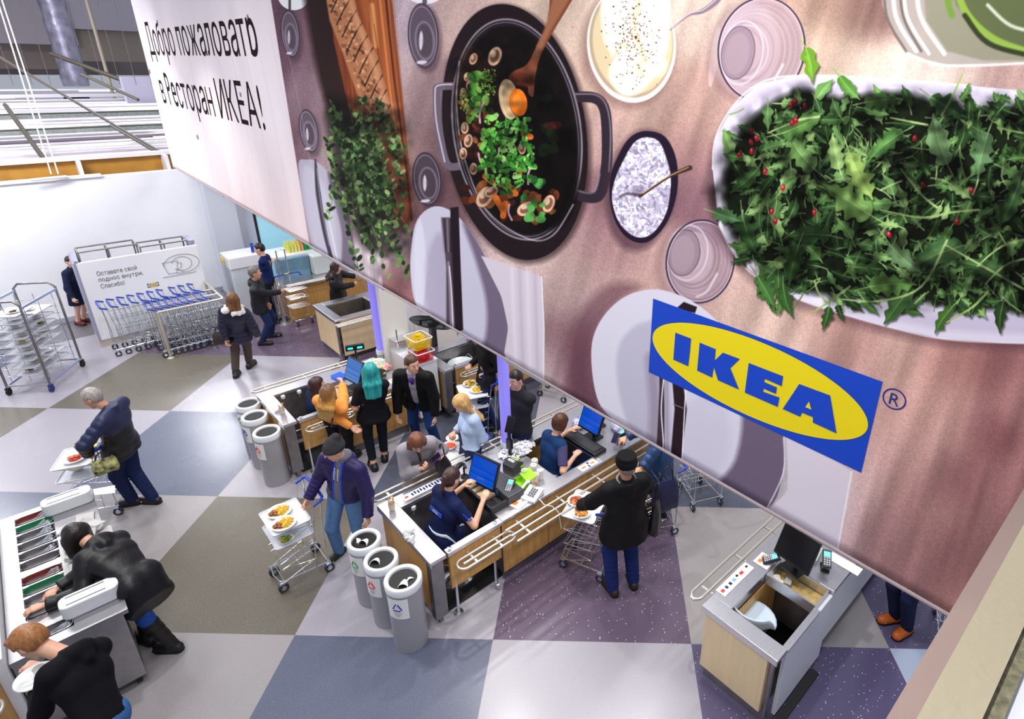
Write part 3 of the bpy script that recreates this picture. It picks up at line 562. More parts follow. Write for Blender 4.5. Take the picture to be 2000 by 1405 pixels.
for (x, y, L, a_, c_) in ((1590, 330, 90, -2.4, '5d8344'), (1660, 300, 100, 1.2, '84a44c'), (1640, 330, 70, -1.9, '7fa058'), (1700, 420, 110, -2.6, '6d9648'), (1760, 260, 80, 2.6, '50803c'), (1850, 320, 100, -2.0, '6a8f58'), (1930, 260, 90, 1.9, '5a8050'), (1880, 480, 110, 2.9, '43683a'), (1740, 480, 80, .9, '5a7a4c'), (1530, 260, 90, -.3, '4a7434'), (1480, 330, 70, 2.2, '3f6a34'), (1450, 420, 80, 1.4, '3c6632'), (1780, 560, 90, 2.2, '3f6034'), (1960, 540, 90, -2.6, '3a5c30'), (1620, 460, 80, 3.3, '33562b'), (1690, 200, 70, -.2, '4b7238'), (1640, 150, 60, .9, '5a8a3c'), (1820, 190, 80, .6, '3c6434'), (1990, 360, 90, 1.9, '47703c'), (1560, 480, 80, 1.9, '3e662e'), (1480, 540, 70, 1.0, '48703a'), (1530, 560, 60, 1.5, '3a5c2e'), (1700, 560, 90, -.2, '5e8c40')): rocket(x, y, L, a_, c_, 4)
rocket(1395, 415, 56, .35, '4f7a4a', 3); rocket(1575, 95, 66, 1.15, '6f9838', 2); rocket(1860, 600, 60, 2.3, '44662f', 3); rocket(1620, 600, 46, 1.7, '35552c', 3); rocket(1960, 590, 60, 1.9, '2c4424', 3)
for P_ in ([(1720, 410), (1800, 425), (1860, 415), (1912, 410)], [(1760, 330), (1800, 380), (1830, 405)], [(1500, 260), (1560, 235), (1600, 228)], [(1645, 585), (1720, 588), (1800, 560), (1850, 470)], [(1880, 145), (1860, 190), (1840, 225)], [(1950, 250), (2010, 262), (2060, 270)], [(1850, 480), (1920, 520), (2000, 565)], [(1850, 630), (1900, 600), (1930, 570)], [(1585, 612), (1620, 590), (1660, 560)], [(1910, 520), (1960, 480), (2040, 460)], [(1925, 555), (1970, 515), (2040, 500)], [(1740, 230), (1780, 238), (1812, 244)]): stroke(P_, [3, 4.5, 5], '9bb36a', 1.4, .95, 5)
for (x, y) in ((1545, 205), (1553, 198), (1572, 206), (1555, 235), (1548, 240), (1468, 255), (1478, 270), (1467, 277), (1469, 295), (1445, 302), (1495, 335), (1530, 367), (1591, 415), (1508, 413), (1515, 432), (1787, 270), (1803, 360), (1898, 372), (1737, 458), (1870, 433)): ell(x, y, 4.5, 7, U(-30, 30), 'b01828', 1.3); ell(x-1, y-2, 1.6, 2.6, 0, 'f08088', 1.3, .8)
def mottle(P, lo, hi, f, seed, sat=1.):
    xs = [p[0] for p in P]; ys = [p[1] for p in P]; sl, X, Y = win(min(xs), min(ys), max(xs), max(ys), 30); m = np.clip(.5-sdpoly(X, Y, P)/30, 0, 1)[..., None]
    n = (vnoise(X, Y, f, f, seed)*.6+vnoise(X, Y, f*2.3, f*2.3, seed+1)*.4)[..., None]; k = lo+(hi-lo)*np.clip((n-.25)*2, 0, 1); A = IMG[sl]; g = A.mean(-1, keepdims=True); B_ = (g+(A-g)*sat)*k; IMG[sl] = A*(1-m)+B_*m
mottle([(1380, 380), (1430, 230), (1540, 165), (2080, 190), (2080, 610), (1600, 600), (1450, 520)], .38, 1.12, 1/34, 51, .78)
mottle([(880, 120), (960, 60), (1060, 90), (1125, 250), (1110, 420), (1060, 460), (960, 420), (890, 300)], .55, 1.1, 1/26, 61, .95); mottle([(640, 190), (790, 200), (815, 480), (740, 540), (650, 350)], .45, 1.1, 1/28, 71, .85)
# --- middle plate with fork and knife, napkin
poly([(800, 500), (812, 430), (850, 402), (900, 425), (945, 500), (975, 590), (985, 660), (978, 720), (900, 690), (830, 620)], '6a5058', 20, .5, 5)
MPL = [(803, 490), (815, 430), (850, 403), (892, 420), (930, 470), (960, 530), (985, 600), (992, 660), (976, 720), (930, 700), (860, 660), (815, 600), (803, 545)]
poly(MPL, 'c3bfce', 1.6, 1, 5)
def _m():
    poly([(905, 430), (960, 470), (1010, 600), (1010, 740), (925, 720), (948, 660), (950, 590), (930, 510)], '72667a', 10, .95, 5)
    poly([(860, 455), (835, 500), (828, 560), (838, 610), (870, 660), (900, 640), (885, 520)], 'a9a2b4', 12, .8, 5); ell(820, 520, 12, 90, 0, 'd8d6e2', 14, .7)
clip_poly(MPL, _m, 5)
poly([(880, 406), (896, 404), (900, 520), (905, 645), (888, 650), (880, 520)], '2c2028', 2); poly([(862, 425), (880, 425), (884, 510), (890, 650), (872, 640), (872, 520)], '52444e', 3, .9)
for k in range(4): stroke([(862+k*6, 428), (866+k*5, 492)], 1.6, '241a22' if k % 2 else '9a8e9c', 1.2, .9)
stroke([(876, 512), (880, 560), (884, 645)], [4, 7, 9], '8f8494', 1.5, 1, 4); stroke([(878, 520), (882, 570), (885, 640)], 1.8, 'f0ecf4', 1.3, .9, 4)
NAP = [(940, 500), (985, 514), (1058, 541), (1063, 640), (1062, 745), (1000, 720), (985, 690), (993, 640), (980, 580)]
poly(NAP, 'cfc5ce', 2)
for k in range(4): stroke([(1000+k*15, 525), (1008+k*14, 720)], 5, ['e4dce2', 'b4a6b2'][k % 2], 8, .6)
stroke([(1058, 541), (1063, 640), (1062, 745)], 2, 'f4f0f4', 1.5, .9)
# --- lower plate behind the logo
poly([(1150, 700), (1190, 610), (1250, 560), (1180, 560), (1120, 640), (1110, 760), (1160, 840)], '5a3a46', 22, .5, 5)
LPL = [(1155, 694), (1166, 640), (1200, 595), (1245, 570), (1300, 568), (1370, 600), (1440, 670), (1500, 760), (1530, 850), (1530, 920), (1500, 992), (1400, 970), (1280, 900), (1197, 820), (1166, 776)]
poly(LPL, 'd0cdd8', 1.8, 1, 5)
def _l():
    poly([(1205, 700), (1222, 655), (1260, 630), (1300, 650), (1310, 900), (1240, 850), (1212, 780)], 'b4b0c0', 10, .85, 5)
    poly([(1440, 640), (1540, 720), (1560, 1000), (1480, 1000), (1400, 960), (1436, 900), (1450, 820), (1440, 740)], '6d6074', 12, .95, 5); ell(1370, 860, 55, 90, 10, 'c9c3d2', 20, .9)
clip_poly(LPL, _l, 5)
stroke([(1272, 700), (1280, 800), (1276, 880)], 22, '8a7c8c', 14, .6); stroke([(1290, 700), (1293, 760), (1290, 890)], [8, 9, 17], '4a3a44', 2, 1, 4); poly([(1318, 690), (1338, 690), (1336, 760), (1342, 800), (1330, 905), (1310, 895), (1318, 800), (1314, 750)], '33262c', 2.5, 1)
stroke([(1297, 735), (1292, 800), (1296, 870), (1288, 890)], 2.2, 'fbf8fb', 1.3, .95, 5); stroke([(1340, 760), (1336, 830), (1332, 910)], 2.2, 'fbf8fb', 1.3, .95, 5); stroke([(1302, 740), (1304, 880)], 7, '9d909e', 5, .7); stroke([(1316, 790), (1340, 800)], 2, '8a7c84', 1.5, .9)
poly([(1336, 590), (1362, 600), (1358, 612), (1320, 604)], '30242c', 2)
poly([(1536, 848), (1540, 960), (1496, 1000), (1560, 1045), (1635, 1085), (1650, 1000), (1664, 922), (1600, 880)], 'd2cad4', 3, 1); stroke([(1664, 922), (1650, 1000), (1635, 1082)], 3, 'f4eef2', 3, .8); stroke([(1531, 856), (1530, 925), (1494, 1002)], 2.5, 'f0ecf2', 2, .8, 4)
# --- plain text panel at the far left end, cloth folds shaded into its colour
sl, X, Y = win(OX, OY, 640, 520, 0)
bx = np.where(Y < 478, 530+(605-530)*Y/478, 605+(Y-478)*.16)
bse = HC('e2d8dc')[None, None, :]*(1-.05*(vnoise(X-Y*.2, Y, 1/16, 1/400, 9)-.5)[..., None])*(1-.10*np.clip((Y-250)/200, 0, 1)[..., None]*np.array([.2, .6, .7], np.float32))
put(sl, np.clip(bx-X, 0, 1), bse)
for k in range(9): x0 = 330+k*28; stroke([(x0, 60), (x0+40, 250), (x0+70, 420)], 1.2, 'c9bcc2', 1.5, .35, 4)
for q in ((484, 33), (386, 268), (292, 140), (470, 185)): ell(q[0], q[1], 1.6, 5, -14, '6a4048', 1.5, .7)
# --- resample the print, painted at image pixel positions, onto the cloth (metres along x height) so that it is right from anywhere
NL, NZ = 3000, 1500; LX = np.linspace(338, 1855+110, NL)       # texel columns are denser towards the near end of the cloth
Ls = np.array([BL_of(x, 325+(x-338)*(1200-325)/(1855-338))[0] for x in LX]); Zs = np.linspace(3.05, 7.0, NZ)
LL, ZZ = np.meshgrid(Ls, Zs); W3 = np.stack([BA[0]+BU[0]*LL, BA[1]+BU[1]*LL, ZZ], -1); PP = proj(W3)
xi = np.clip((PP[..., 0]-OX)*SC, 0, IMG.shape[1]-1.001); yi = np.clip((PP[..., 1]-OY)*SC, 0, IMG.shape[0]-1.001)
x0 = xi.astype(int); y0 = yi.astype(int); u = (xi-x0)[..., None].astype(np.float32); v = (yi-y0)[..., None].astype(np.float32)
TEX = (IMG[y0, x0]*(1-u)+IMG[y0, x0+1]*u)*(1-v)+(IMG[y0+1, x0]*(1-u)+IMG[y0+1, x0+1]*u)*v
TEX = np.clip((TEX-.04)*1.17, 0, 1)**1.04
bimg = bpy.data.images.new('banner_print', NL, NZ, alpha=False)
bimg.pixels.foreach_set(np.concatenate([TEX, np.ones((NZ, NL, 1), np.float32)], -1).astype(np.float32).ravel()); bimg.pack()
del W3, PP, LL, ZZ, xi, yi, x0, y0, u, v, TEX, IMG
bm_ = bpy.data.materials.new('banner_cloth'); bm_.use_nodes = True; nt = bm_.node_tree; b = nt.nodes['Principled BSDF']; b.inputs['Roughness'].default_value = .9; b.inputs['Specular IOR Level'].default_value = .12
ti = nt.nodes.new('ShaderNodeTexImage'); ti.image = bimg; ti.extension = 'EXTEND'; nt.links.new(ti.outputs[0], b.inputs['Base Color'])
tc = nt.nodes.new('ShaderNodeTexCoord'); ns = nt.nodes.new('ShaderNodeTexNoise'); ns.inputs['Scale'].default_value = 900; nt.links.new(tc.outputs['Object'], ns.inputs['Vector']); bn = nt.nodes.new('ShaderNodeBump'); bn.inputs['Strength'].default_value = .15; bn.inputs['Distance'].default_value = .002; nt.links.new(ns.outputs['Fac'], bn.inputs['Height']); nt.links.new(bn.outputs[0], b.inputs['Normal'])
LE = min(BL_of(2000, 950)[0], BL + .16); NLc, NZc = 420, 60
me = bpy.data.meshes.new('banner'); vs = []; uv = []
xs_ = np.linspace(338, 1965, NLc+1)
for i in range(NLc+1):
    l = float(np.interp(xs_[i], LX, Ls)); l = min(l, BL+.10)
    for j in range(NZc+1):
        z = 3.05+3.95*j/NZc; wv = 0.
        vs.append(tuple(BW(l, z, wv))); uv.append((float(np.interp(l, Ls, np.linspace(0, 1, NL))), j/NZc))
fs = [(i*(NZc+1)+j, (i+1)*(NZc+1)+j, (i+1)*(NZc+1)+j+1, i*(NZc+1)+j+1) for i in range(NLc) for j in range(NZc)]
me.from_pydata(vs, [], fs); me.materials.append(bm_); ul = me.uv_layers.new(name='print'); li = np.empty(len(me.loops), np.int32); me.loops.foreach_get('vertex_index', li); ul.data.foreach_set('uv', np.array(uv, np.float32)[li].ravel())
banner = bpy.data.objects.new('hanging_banner', me); COL.objects.link(banner); me.polygons.foreach_set('use_smooth', [True]*len(fs))
sd = banner.modifiers.new('thickness', 'SOLIDIFY'); sd.thickness = .004; sd.offset = 1 if False else 0
tag(banner, 'huge printed cloth banner of a laid table with stew pot and rocket salad', 'banner')
# hem bar and the metal strips that show under it
w = MB(); w.tube([tuple(BW(0, 3.045)), tuple(BW(BL+.08, 3.045))], .012, 8); w.build('hem_bar', mat('hem_cloth', 'a99a9c', .5), banner)
for (a, b_) in ((605, 745), (985, 1062)):
    l0 = BL_of(a, 325+(a-338)*.5768)[0]; l1 = BL_of(b_, 325+(b_-338)*.5768)[0]; w = MB()
    p0, p1 = BW(l0, 3.02, -.02), BW(l1, 3.02, -.02); w.tube([tuple(p0), tuple(p1)], .02, 8); w.build('hem_clip', mat('clip_metal', 'd4d2d8', .3, .5), banner)
w = MB(); a = G(436, 372, 3.0); w.tube([(a[0], a[1], 3.06), (a[0], a[1], 2.95)], .008, 6); w.lathe([(.0, -.05), (.03, -.04), (.05, 0), (.02, .03), (0, .04)], (a[0], a[1], 2.93), 10)
tag(w.build('wall_camera', BLACK), 'small black camera hanging below the banner edge against the white wall', 'camera')
# ---- lettering and logo, flat prints on the cloth
def to_banner(pts, off, name, m):   # outline given in image pixels, put on the cloth
    w = MB(); q = [BW(*BL_of(*p), off) for p in pts]; w.add([tuple(p) for p in q], [tuple(range(len(q)))]); o = w.build(name, m, banner); return o
Z4 = lambda x, y: (1240+x/3.5714, 560+y/3.5714)
lg = MB(); rect = [Z4(130, 82), Z4(1724, 690), Z4(1568, 1308), Z4(94, 592)]
l0, zt = BL_of(*rect[0]); l1, _z = BL_of(*rect[1]); _l, zb = BL_of(*rect[3]); zt2 = BL_of(*rect[1])[1]
def qd(name, pts, off, m):
    w = MB(); n = len(pts); q = [tuple(BW(l, z, off)) for l, z in pts]; w.add(q, [tuple(range(n))]); return w.build(name, m, banner)
logo = qd('logo_panel', [(l0, zb), (l1, zb), (l1, zt), (l0, zt)], .004, IKB)
def sub(name, pts, off, m, parent):
    w = MB(); q = [tuple(BW(l, z, off)) for l, z in pts]; w.add(q, [tuple(range(len(q)))]); return w.build(name, m, parent)
lc, zc, rl_, rz_ = (l0+l1)/2, (zt+zb)/2, (l1-l0)*.488, (zt-zb)*.455
sub('logo_oval', [(lc+rl_*math.cos(2*PI*k/96), zc+rz_*math.sin(2*PI*k/96)) for k in range(96)], .006, IKY, logo)
LET = {'letter_i': [(288, 318), (398, 360), (390, 455), (378, 553), (274, 507)],
 'letter_k': [(458, 388), (570, 434), (563, 512), (620, 458), (738, 502), (672, 566), (733, 716), (585, 650), (557, 560), (545, 632), (440, 583)],
 'letter_e': [(800, 530), (1040, 622), (1030, 692), (912, 640), (908, 662), (996, 700), (990, 746), (904, 708), (900, 730), (1014, 770), (1002, 836), (772, 736)]}
for k_, v_ in LET.items():
    sub(k_, [BL_of(*Z4(*p)) for p in v_], .008, IKB, logo)
w = MB(); P_ = [(1152, 676), (1368, 756), (1412, 1020), (1246, 944), (1248, 908), (1172, 876), (1158, 904), (1036, 850)]; H_ = [(1222, 798), (1196, 836), (1238, 854)]
q = [tuple(BW(*BL_of(*Z4(*p)), .008)) for p in P_]; w.add(q, [tuple(range(len(q)))]); w.build('letter_a', IKB, logo)
sub('letter_counter', [BL_of(*Z4(*p)) for p in H_], .010, IKY, logo)
TXTM = mat('text_brown', '2a1618', .9); TXTM.node_tree.nodes['Principled BSDF'].inputs['Specular IOR Level'].default_value = .05
GLY = {}
SWAP = {'\u044c': ('b', 1.12, 1.185, .46), '\u0435': ('e', 1.15, 1.19, 9), '\u0420': ('P', 1., 1.07, 9), '\u043d': ('H', .78, .80, 9)}   # glyphs whose outlines overlap in the built-in font
def glyph(ch, wt):
    if (ch, wt) in GLY: return GLY[ch, wt]
    c, sx_, sy_, top = SWAP.get(ch, (ch, 1., 1., 9)); cu = bpy.data.curves.new('glyph', 'FONT'); cu.body = c; cu.size = 1; cu.offset = wt; cu.resolution_u = 4
    o = bpy.data.objects.new('glyph', cu); COL.objects.link(o); dg = bpy.context.evaluated_depsgraph_get(); me = bpy.data.meshes.new_from_object(o.evaluated_get(dg)); bpy.data.objects.remove(o)
    GLY[ch, wt] = ([(v.co.x*sx_, min(v.co.y, top)*sy_) for v in me.vertices], [tuple(p.vertices) for p in me.polygons]); return GLY[ch, wt]
def text_on(txt, l0, l1, z0, zh, parent, m, off=.004, name='lettering', frame=BW, wt=0., words=False):
    co, fl_ = [], []; x_ = 0.
    for ch in txt:
        if ch == ' ': x_ += .27; continue
        v_, f_ = glyph(ch, wt); fl_ += [tuple(i+len(co) for i in f) for f in f_]; co += [(x+x_, y, 0) for x, y in v_]; x_ += max(x for x, y in v_)+.07
    co = np.array(co)
    x0, x1 = co[:, 0].min(), co[:, 0].max(); cap = .729 if zh > 0 else 1
    out = [frame(l0+(x-x0)/(x1-x0)*(l1-l0), z0+y/cap*abs(zh), off) for x, y, _ in co]
    iv = sorted((min(co[i, 0] for i in f), max(co[i, 0] for i in f)) for f in fl_); cutx = [-1e9]; e_ = iv[0][1]
    for a_, b_ in iv:
        if a_-e_ > .22 and words: cutx.append((a_+e_)/2)
        e_ = max(e_, b_)
    cutx.append(1e9); o = None
    for a_, b_ in zip(cutx[:-1], cutx[1:]):
        idx = {i: n_ for n_, i in enumerate([i for i in range(len(co)) if a_ < co[i, 0] < b_])}
        w = MB(); w.add([out[i] for i in idx], [tuple(idx[i] for i in f) for f in fl_ if all(i in idx for i in f)]); o = w.build(name, m, parent)
    return o
P5 = lambda x, y: BL_of(270+x/4.846, y/4.846)
a = P5(120, 470); b_ = P5(1165, 580); c_ = P5(75, 190); text_on('Добро пожаловать', a[0]-.1, b_[0], (P5(290, 490)[1]+b_[1])/2, .56, banner, TXTM, words=True)
a = P5(240, 915); b_ = P5(1210, 1222); text_on('в Ресторан ИКЕА!', a[0]-.1, b_[0], P5(1190, 1225)[1], .56, banner, TXTM, words=True)
a = BL_of(1730, 775); b_ = BL_of(1767, 775); cx_, cz_, rr_ = (a[0]+b_[0])/2, a[1]+.005, .048
w = MB(); n = 40
w.add([tuple(BW(cx_+r_*math.cos(2*PI*k/n), cz_+r_*math.sin(2*PI*k/n), .004)) for r_ in (rr_, rr_-.006) for k in range(n)], [(k, (k+1) % n, n+(k+1) % n, n+k) for k in range(n)])
rg = w.build('registered_mark', mat('navy_print', '1c2f8c', .5), banner); text_on('R', cx_-.018, cx_+.022, cz_-.028, .056, rg, mat('navy_print', '', .5), off=.004, name='letter_r')
# ================================================================== checkout counters
def at_st(name, s, t, z=0., rz=0., label=None, cat=None, group=None):
    return empty(name, ST(s, t, z), R45+math.radians(rz), label, cat, group)
def loop(x0, x1, y0, y1, z, r=.06, n=5): return [(p[0], p[1], z) for p in rrect(x0, x1, y0, y1, r, n)]
def rails(root, x0, x1, ys, z, curl=True, r=.014, name='rail'):
    w = MB()
    if curl and len(ys) >= 2:
        ya, yb = ys[0], ys[-1]; w.tube(loop(x0, x1, min(ya, yb), max(ya, yb), z, .07), r, 8, closed=True)
        for y in ys[1:-1]: w.tube([(x0+.06, y, z), (x1-.04, y, z)], r, 8)
    else:
        for y in ys: w.tube([(x0, y, z), (x1, y, z)], r, 8)
    k = max(2, int((x1-x0)/.6)+1); a = min(ys, key=abs); b_ = max(ys, key=abs)
    for i in range(k): x = x0+.18+(x1-x0-.36)*i/(k-1); w.box((x, (b_+a*.9)/2, z-.014), (.022, abs(b_-a*.9), .012))
    return w.build(name, RAILM, root)
def checkout(s0, tc, hw, L, cap, p1, d1, wood, label, group, pit2=None, gate=True, front=True, fr=(.07, .17, .27), whitefront=False, rrx=None, H=.87, frx=None, post=True):
    R = at_st('checkout_counter', s0, tc, 0, 0, label, 'checkout counter', group)
    fm = WHITE if whitefront else wood
    # end (wood panel, steel cap, corner post, kick strip)
    w = MB(); w.bb(.03, .075, -hw+.09, hw-.03, .13, H-.04); w.build('end_panel', wood, R, .004)
    w = MB(); w.bb(0, cap, -hw, hw, H-.04, H); w.bb(0, .012, -hw, hw, H-.07, H-.03); w.build('end_top', STEEL, R, .004)
    w = MB(); w.bb(.0, cap*.8, -hw+.005, -hw+.09, .12, H-.04) if not whitefront and post else w.bb(.03, .06, -hw+.03, -hw+.06, .1, H-.04); w.build('corner_post', STEELD, R, .003)
    w = MB(); w.bb(.06, .10, -hw+.06, hw-.06, 0, .13); w.build('kick_plate', STEELD, R)
    # rear side: top strip, inner steel wall, outer panel
    w = MB(); w.bb(cap, L, hw-.2, hw, H-.035, H); w.build('rear_top', STEEL, R, .003)
    w = MB(); w.bb(.08, L, hw-.06, hw-.03, .12, H-.035); w.build('rear_panel', wood, R)
    w = MB(); w.bb(.08, p1, hw-.20, hw-.19, .25, H-.035); w.build('inner_wall', STEELD, R)
    w = MB(); w.bb(.1, L-.03, hw-.1, hw-.08, 0, .12); w.build('rear_kick', STEELD, R)
    # floor mat of the pit
    w = MB(); w.bb(.14, p1+.25, -hw+.12, hw-.24, 0.0, .012); w.build('floor_mat', RUBK, R)
    # gate
    if gate:
        w = MB(); w.bb(cap+.04, p1-.02, -hw+.02, -hw+.055, .38, H-.05); g = w.build('gate', wood, R, .003)
        w = MB(); w.bb(cap+.02, p1, -hw, -hw+.075, H-.05, H-.005); w.build('gate_top', STEEL, g, .003)
        for x in (cap+.09, p1-.1):
            w = MB(); w.tube([(x, -hw+.035, .05), (x, -hw+.035, .5)], .016, 10)
            if x > cap+.2: w.box((x, -hw+.035, .07), (.03, .05, .04)); w.tube([(x-.012, -hw+.02, .035), (x+.012, -hw+.02, .035)], .035, 14)
            else: w.lathe([(.05, 0), (.05, .012), (.02, .02), (.02, .06)], (x, -hw+.035, 0), 18)
            w.build('gate_leg', CHROME, g)
        rails(g, cap+.06, p1+.06, (-hw-.03, -hw-.10, -hw-.17), .74, name='gate_rail', r=.013)
        w = MB(); w.lathe([(.022, 0), (.022, .012), (0, .016)], (p1-.07, -hw+.04, H-.005), 14); w.lathe([(.022, 0), (.022, .02), (0, .028)], (cap+.06, -hw+.04, H-.005), 14); w.build('gate_knob', CHROME, g)
    # decks
    def deck(a, b):
        w = MB(); w.bb(a, b, -hw, hw-.2, H-.035, H); w.build('deck_top', STEEL, R, .003)
        w = MB(); w.bb(a+.005, a+.03, -hw+.04, hw-.2, .12, H-.04); w.build('deck_side', STEELD, R)
    deck(p1, d1)
    if pit2:
        w = MB(); w.bb(d1, pit2, -hw, -hw+.15, H-.035, H); w.build('front_top', STEEL, R, .003)
        w = MB(); w.bb(d1+.0, pit2, -hw+.15, -hw+.17, .2, H-.035); w.build('inner_front', DARK, R)
        w = MB(); w.bb(d1, pit2+.1, -hw+.2, hw-.24, 0, .012); w.build('floor_mat', RUBK, R)
        deck(pit2, L)
    w = MB(); n = max(1, round((L-p1)/.62))
    for i in range(n): a = p1+.01+(L-p1)*i/n; w = MB(); w.bb(a, a+(L-p1)/n-.006, -hw+.03, -hw+.055, .14, H-.04); w.build('front_panel', fm, R, .002)
    w = MB(); w.bb(p1+.02, L-.02, -hw+.07, -hw+.09, 0, .14); w.build('front_kick', STEELD, R)
    w = MB(); w.bb(L-.03, L, -hw+.04, hw-.04, 0, H-.04); w.build('far_panel', fm, R)
    if fr: rails(R, *(frx or (p1-.02, L+.1)), [-hw-v for v in fr], H-.07, curl=False, name='tray_rail')
    if rrx:
        for (a, b) in rrx: rails(R, a, b, (hw+.05, hw+.15), H+.0, curl=True, name='rear_rail')
    return R
K2 = checkout(1.89, -4.60, .55, 3.3, .17, .83, 1.70, OAK, 'long oak and steel checkout counter in the middle where two cashiers sit', 'checkout counters', pit2=2.28, rrx=((0, 1.72), (1.86, 3.2)))
K1 = checkout(1.70, -7.92, .54, 1.72, .17, .80, 1.72, OAK, 'oak and steel checkout counter behind the orange sweater and teal hair', 'checkout counters', rrx=((-.02, 1.4),), fr=(.07, .15))
K3 = checkout(3.37, -1.64, .37, 2.6, .16, .99, 2.6, BIRCH, 'empty pale birch checkout counter at the lower right with a white stool', 'checkout counters', whitefront=True, gate=False, fr=None, rrx=((0, 2.0),))
K4 = checkout(3.55, -10.82, .52, 2.4, .16, .9, 2.4, BIRCH, 'pale birch checkout counter standing before the woman in black at the rear', 'checkout counters', gate=False, fr=(.05, .11, .17), frx=(-.02, 2.4), post=False)
# the low white flap that closes the front of the birch counter pit
w = MB(); w.bb(.16, .98, -.37, -.335, .05, .83); w.build('front_flap', WHITE, K3, .004); w = MB(); w.bb(.16, .72, -.375, -.32, .83, .85); w.build('flap_trim', STEEL, K3)
w = MB(); w.bb(.05, .83, -.45, -.38, 0, .03); w.build('door_brush', RUBK, K3)
w = MB(); w.bb(.12, .14, -.3, .3, .1, .8); w.build('inner_panel', BIRCH, K3)
w = MB(); w.bb(.14, .98, .155, .165, .1, .755); w.build('inner_panel', OAK, K3)
w = MB(); w.bb(.1, .91, -.51, -.485, .12, .84); w.build('front_panel', BIRCH, K4)
w = MB(); w.bb(.1, .91, -.53, -.40, .835, .868); w.build('front_top', STEEL, K4)

# open cash tray well of the birch counter
w = MB(); w.bb(.74, .97, -.335, .165, .76, .77); w.bb(.72, .74, -.335, .165, .76, .868); w.bb(.965, .985, -.335, .165, .76, .868); w.bb(.74, .97, -.335, -.32, .76, .868); w.bb(.74, .97, .15, .165, .76, .868)
R = at_st('cash_tray', 3.37, -1.64, .0, 0, 'open steel cash tray with tan bottom in the empty birch counter', 'cash tray')
w.build('tray_frame', STEEL, R)
w = MB(); w.bb(.745, .96, -.315, .145, .771, .776); w.build('tray_bottom', mat('tan_liner', 'c9ad6a', .6, noise=.25, scale=20), R)
w = MB(); w.box((.85, .0, .80), (.09, .06, .045), .3); w.build('switch_box', mat('grey_box', 'a8aca8', .4), R); w = MB(); w.box((.81, .08, .779), (.07, .09, .004), .2); w.box((.84, .12, .782), (.06, .08, .003), .7); w.build('paper_slip', PAPER, R)

def thing(name, s, t, z, rz, label, cat, group=None): return at_st(name, s, t, z, rz, label, cat, group)
def scr_mat(name, a, b, es):
    m = bpy.data.materials.new(name); m.use_nodes = True; nt = m.node_tree; B = nt.nodes['Principled BSDF']; B.inputs['Base Color'].default_value = (0, 0, 0, 1); B.inputs['Roughness'].default_value = .15
    tc = nt.nodes.new('ShaderNodeTexCoord'); br = nt.nodes.new('ShaderNodeTexBrick'); br.inputs['Scale'].default_value = 26; br.inputs['Color1'].default_value = lin(a)+(1,); br.inputs['Color2'].default_value = lin(b)+(1,); br.inputs['Mortar'].default_value = lin('0c3f9a')+(1,)
    br.inputs['Bias'].default_value = 0.1; mp = nt.nodes.new('ShaderNodeMapping'); mp.inputs['Rotation'].default_value = (PI/2, 0, 0); nt.links.new(tc.outputs['Object'], mp.inputs[0]); nt.links.new(mp.outputs[0], br.inputs['Vector'])
    nt.links.new(br.outputs['Color'], B.inputs['Emission Color']); B.inputs['Emission Strength'].default_value = es; return m
SCRB = scr_mat('blue_till_screen', '1a6cf0', '0a4fd8', .8)
SCRP = scr_mat('pale_till_screen', '5f9fe0', '2c6fd0', .8)
def monitor(s, t, z, rz, label, on=True, wd=.36, ht=.28, tilt=22, scr=None):
    # screen faces local -x; stands on the counter
    R = thing('till_monitor', s, t, z, rz, label, 'monitor', 'till monitors')
    w = MB(); w.bb(-.09, .12, -.1, .1, 0, .02); w.build('base', BLACK, R, .004); w = MB(); w.tube([(.05, 0, .01), (.04, 0, .2)], .028, 12); w.build('stand', BLACK, R)
    M = Matrix.Translation((0.0, 0, .26)) @ Matrix.Rotation(math.radians(tilt), 4, 'Y')
    w = MB(); w.box((0, 0, 0), (.035, wd, ht), 0, 0, M); w.box((.03, 0, 0), (.03, wd*.7, ht*.7), 0, 0, M); p = w.build('screen_case', BLACK, R, .006)
    w = MB(); w.box((0, 0, 0), (.004, wd-.035, ht-.045)); q = w.build('screen', scr or (SCRB if on else mat('screen_off', '1b191b', .12)), p); q.matrix_local = M @ Matrix.Translation((-.019, 0, .004))
    return R
monitor(2.86, -4.56, .87, 12, 'black till monitor with blue screen beside the seated cashier in dark blue T-shirt', wd=.38, ht=.32)
monitor(4.42, -4.5, .87, 0, 'black till monitor with blue and pale screen before the brown haired cashier', wd=.36, ht=.3)
monitor(2.82, -7.72, .87, 8, 'black till monitor with blue tiles beside the teal haired woman', scr=SCRP, wd=.38, ht=.34)
monitor(4.33, -1.66, .87, -8, 'switched off black till monitor on the empty birch counter', on=False, wd=.38, ht=.33)

def cash_drawer(s, t, rz, label, L_=.62, open_=True):
    R = thing('till_cash_box', s, t, .87, rz, label, 'cash box', 'cash boxes')
    w = MB(); w.bb(0, .21, -L_/2, L_/2, .001, .11); w.build('drawer_case', mat('dark_grey_metal', '4a4a4e', .35, .4), R, .01)
    w = MB(); w.bb(-.20, 0, -L_/2+.02, L_/2-.02, .012, .03); w.bb(-.22, -.2, -L_/2+.01, L_/2-.01, .01, .09); w.bb(-.2, 0, -L_/2+.01, -L_/2+.03, .01, .08); w.bb(-.2, 0, L_/2-.03, L_/2-.01, .01, .08)
    d = w.build('drawer', BLACK, R, .003)
    for i in range(5): w = MB(); w.box((-.1, -.2+i*.085+.12, .045), (.15, .05, .03)); w.build('banknote_bundle', mat('banknotes', 'b8a488', .7, noise=.3, scale=30), d)
    return R
cash_drawer(2.90, -4.5, 0, 'open black cash drawer with banknotes under the hand of the dark blue T-shirt cashier')
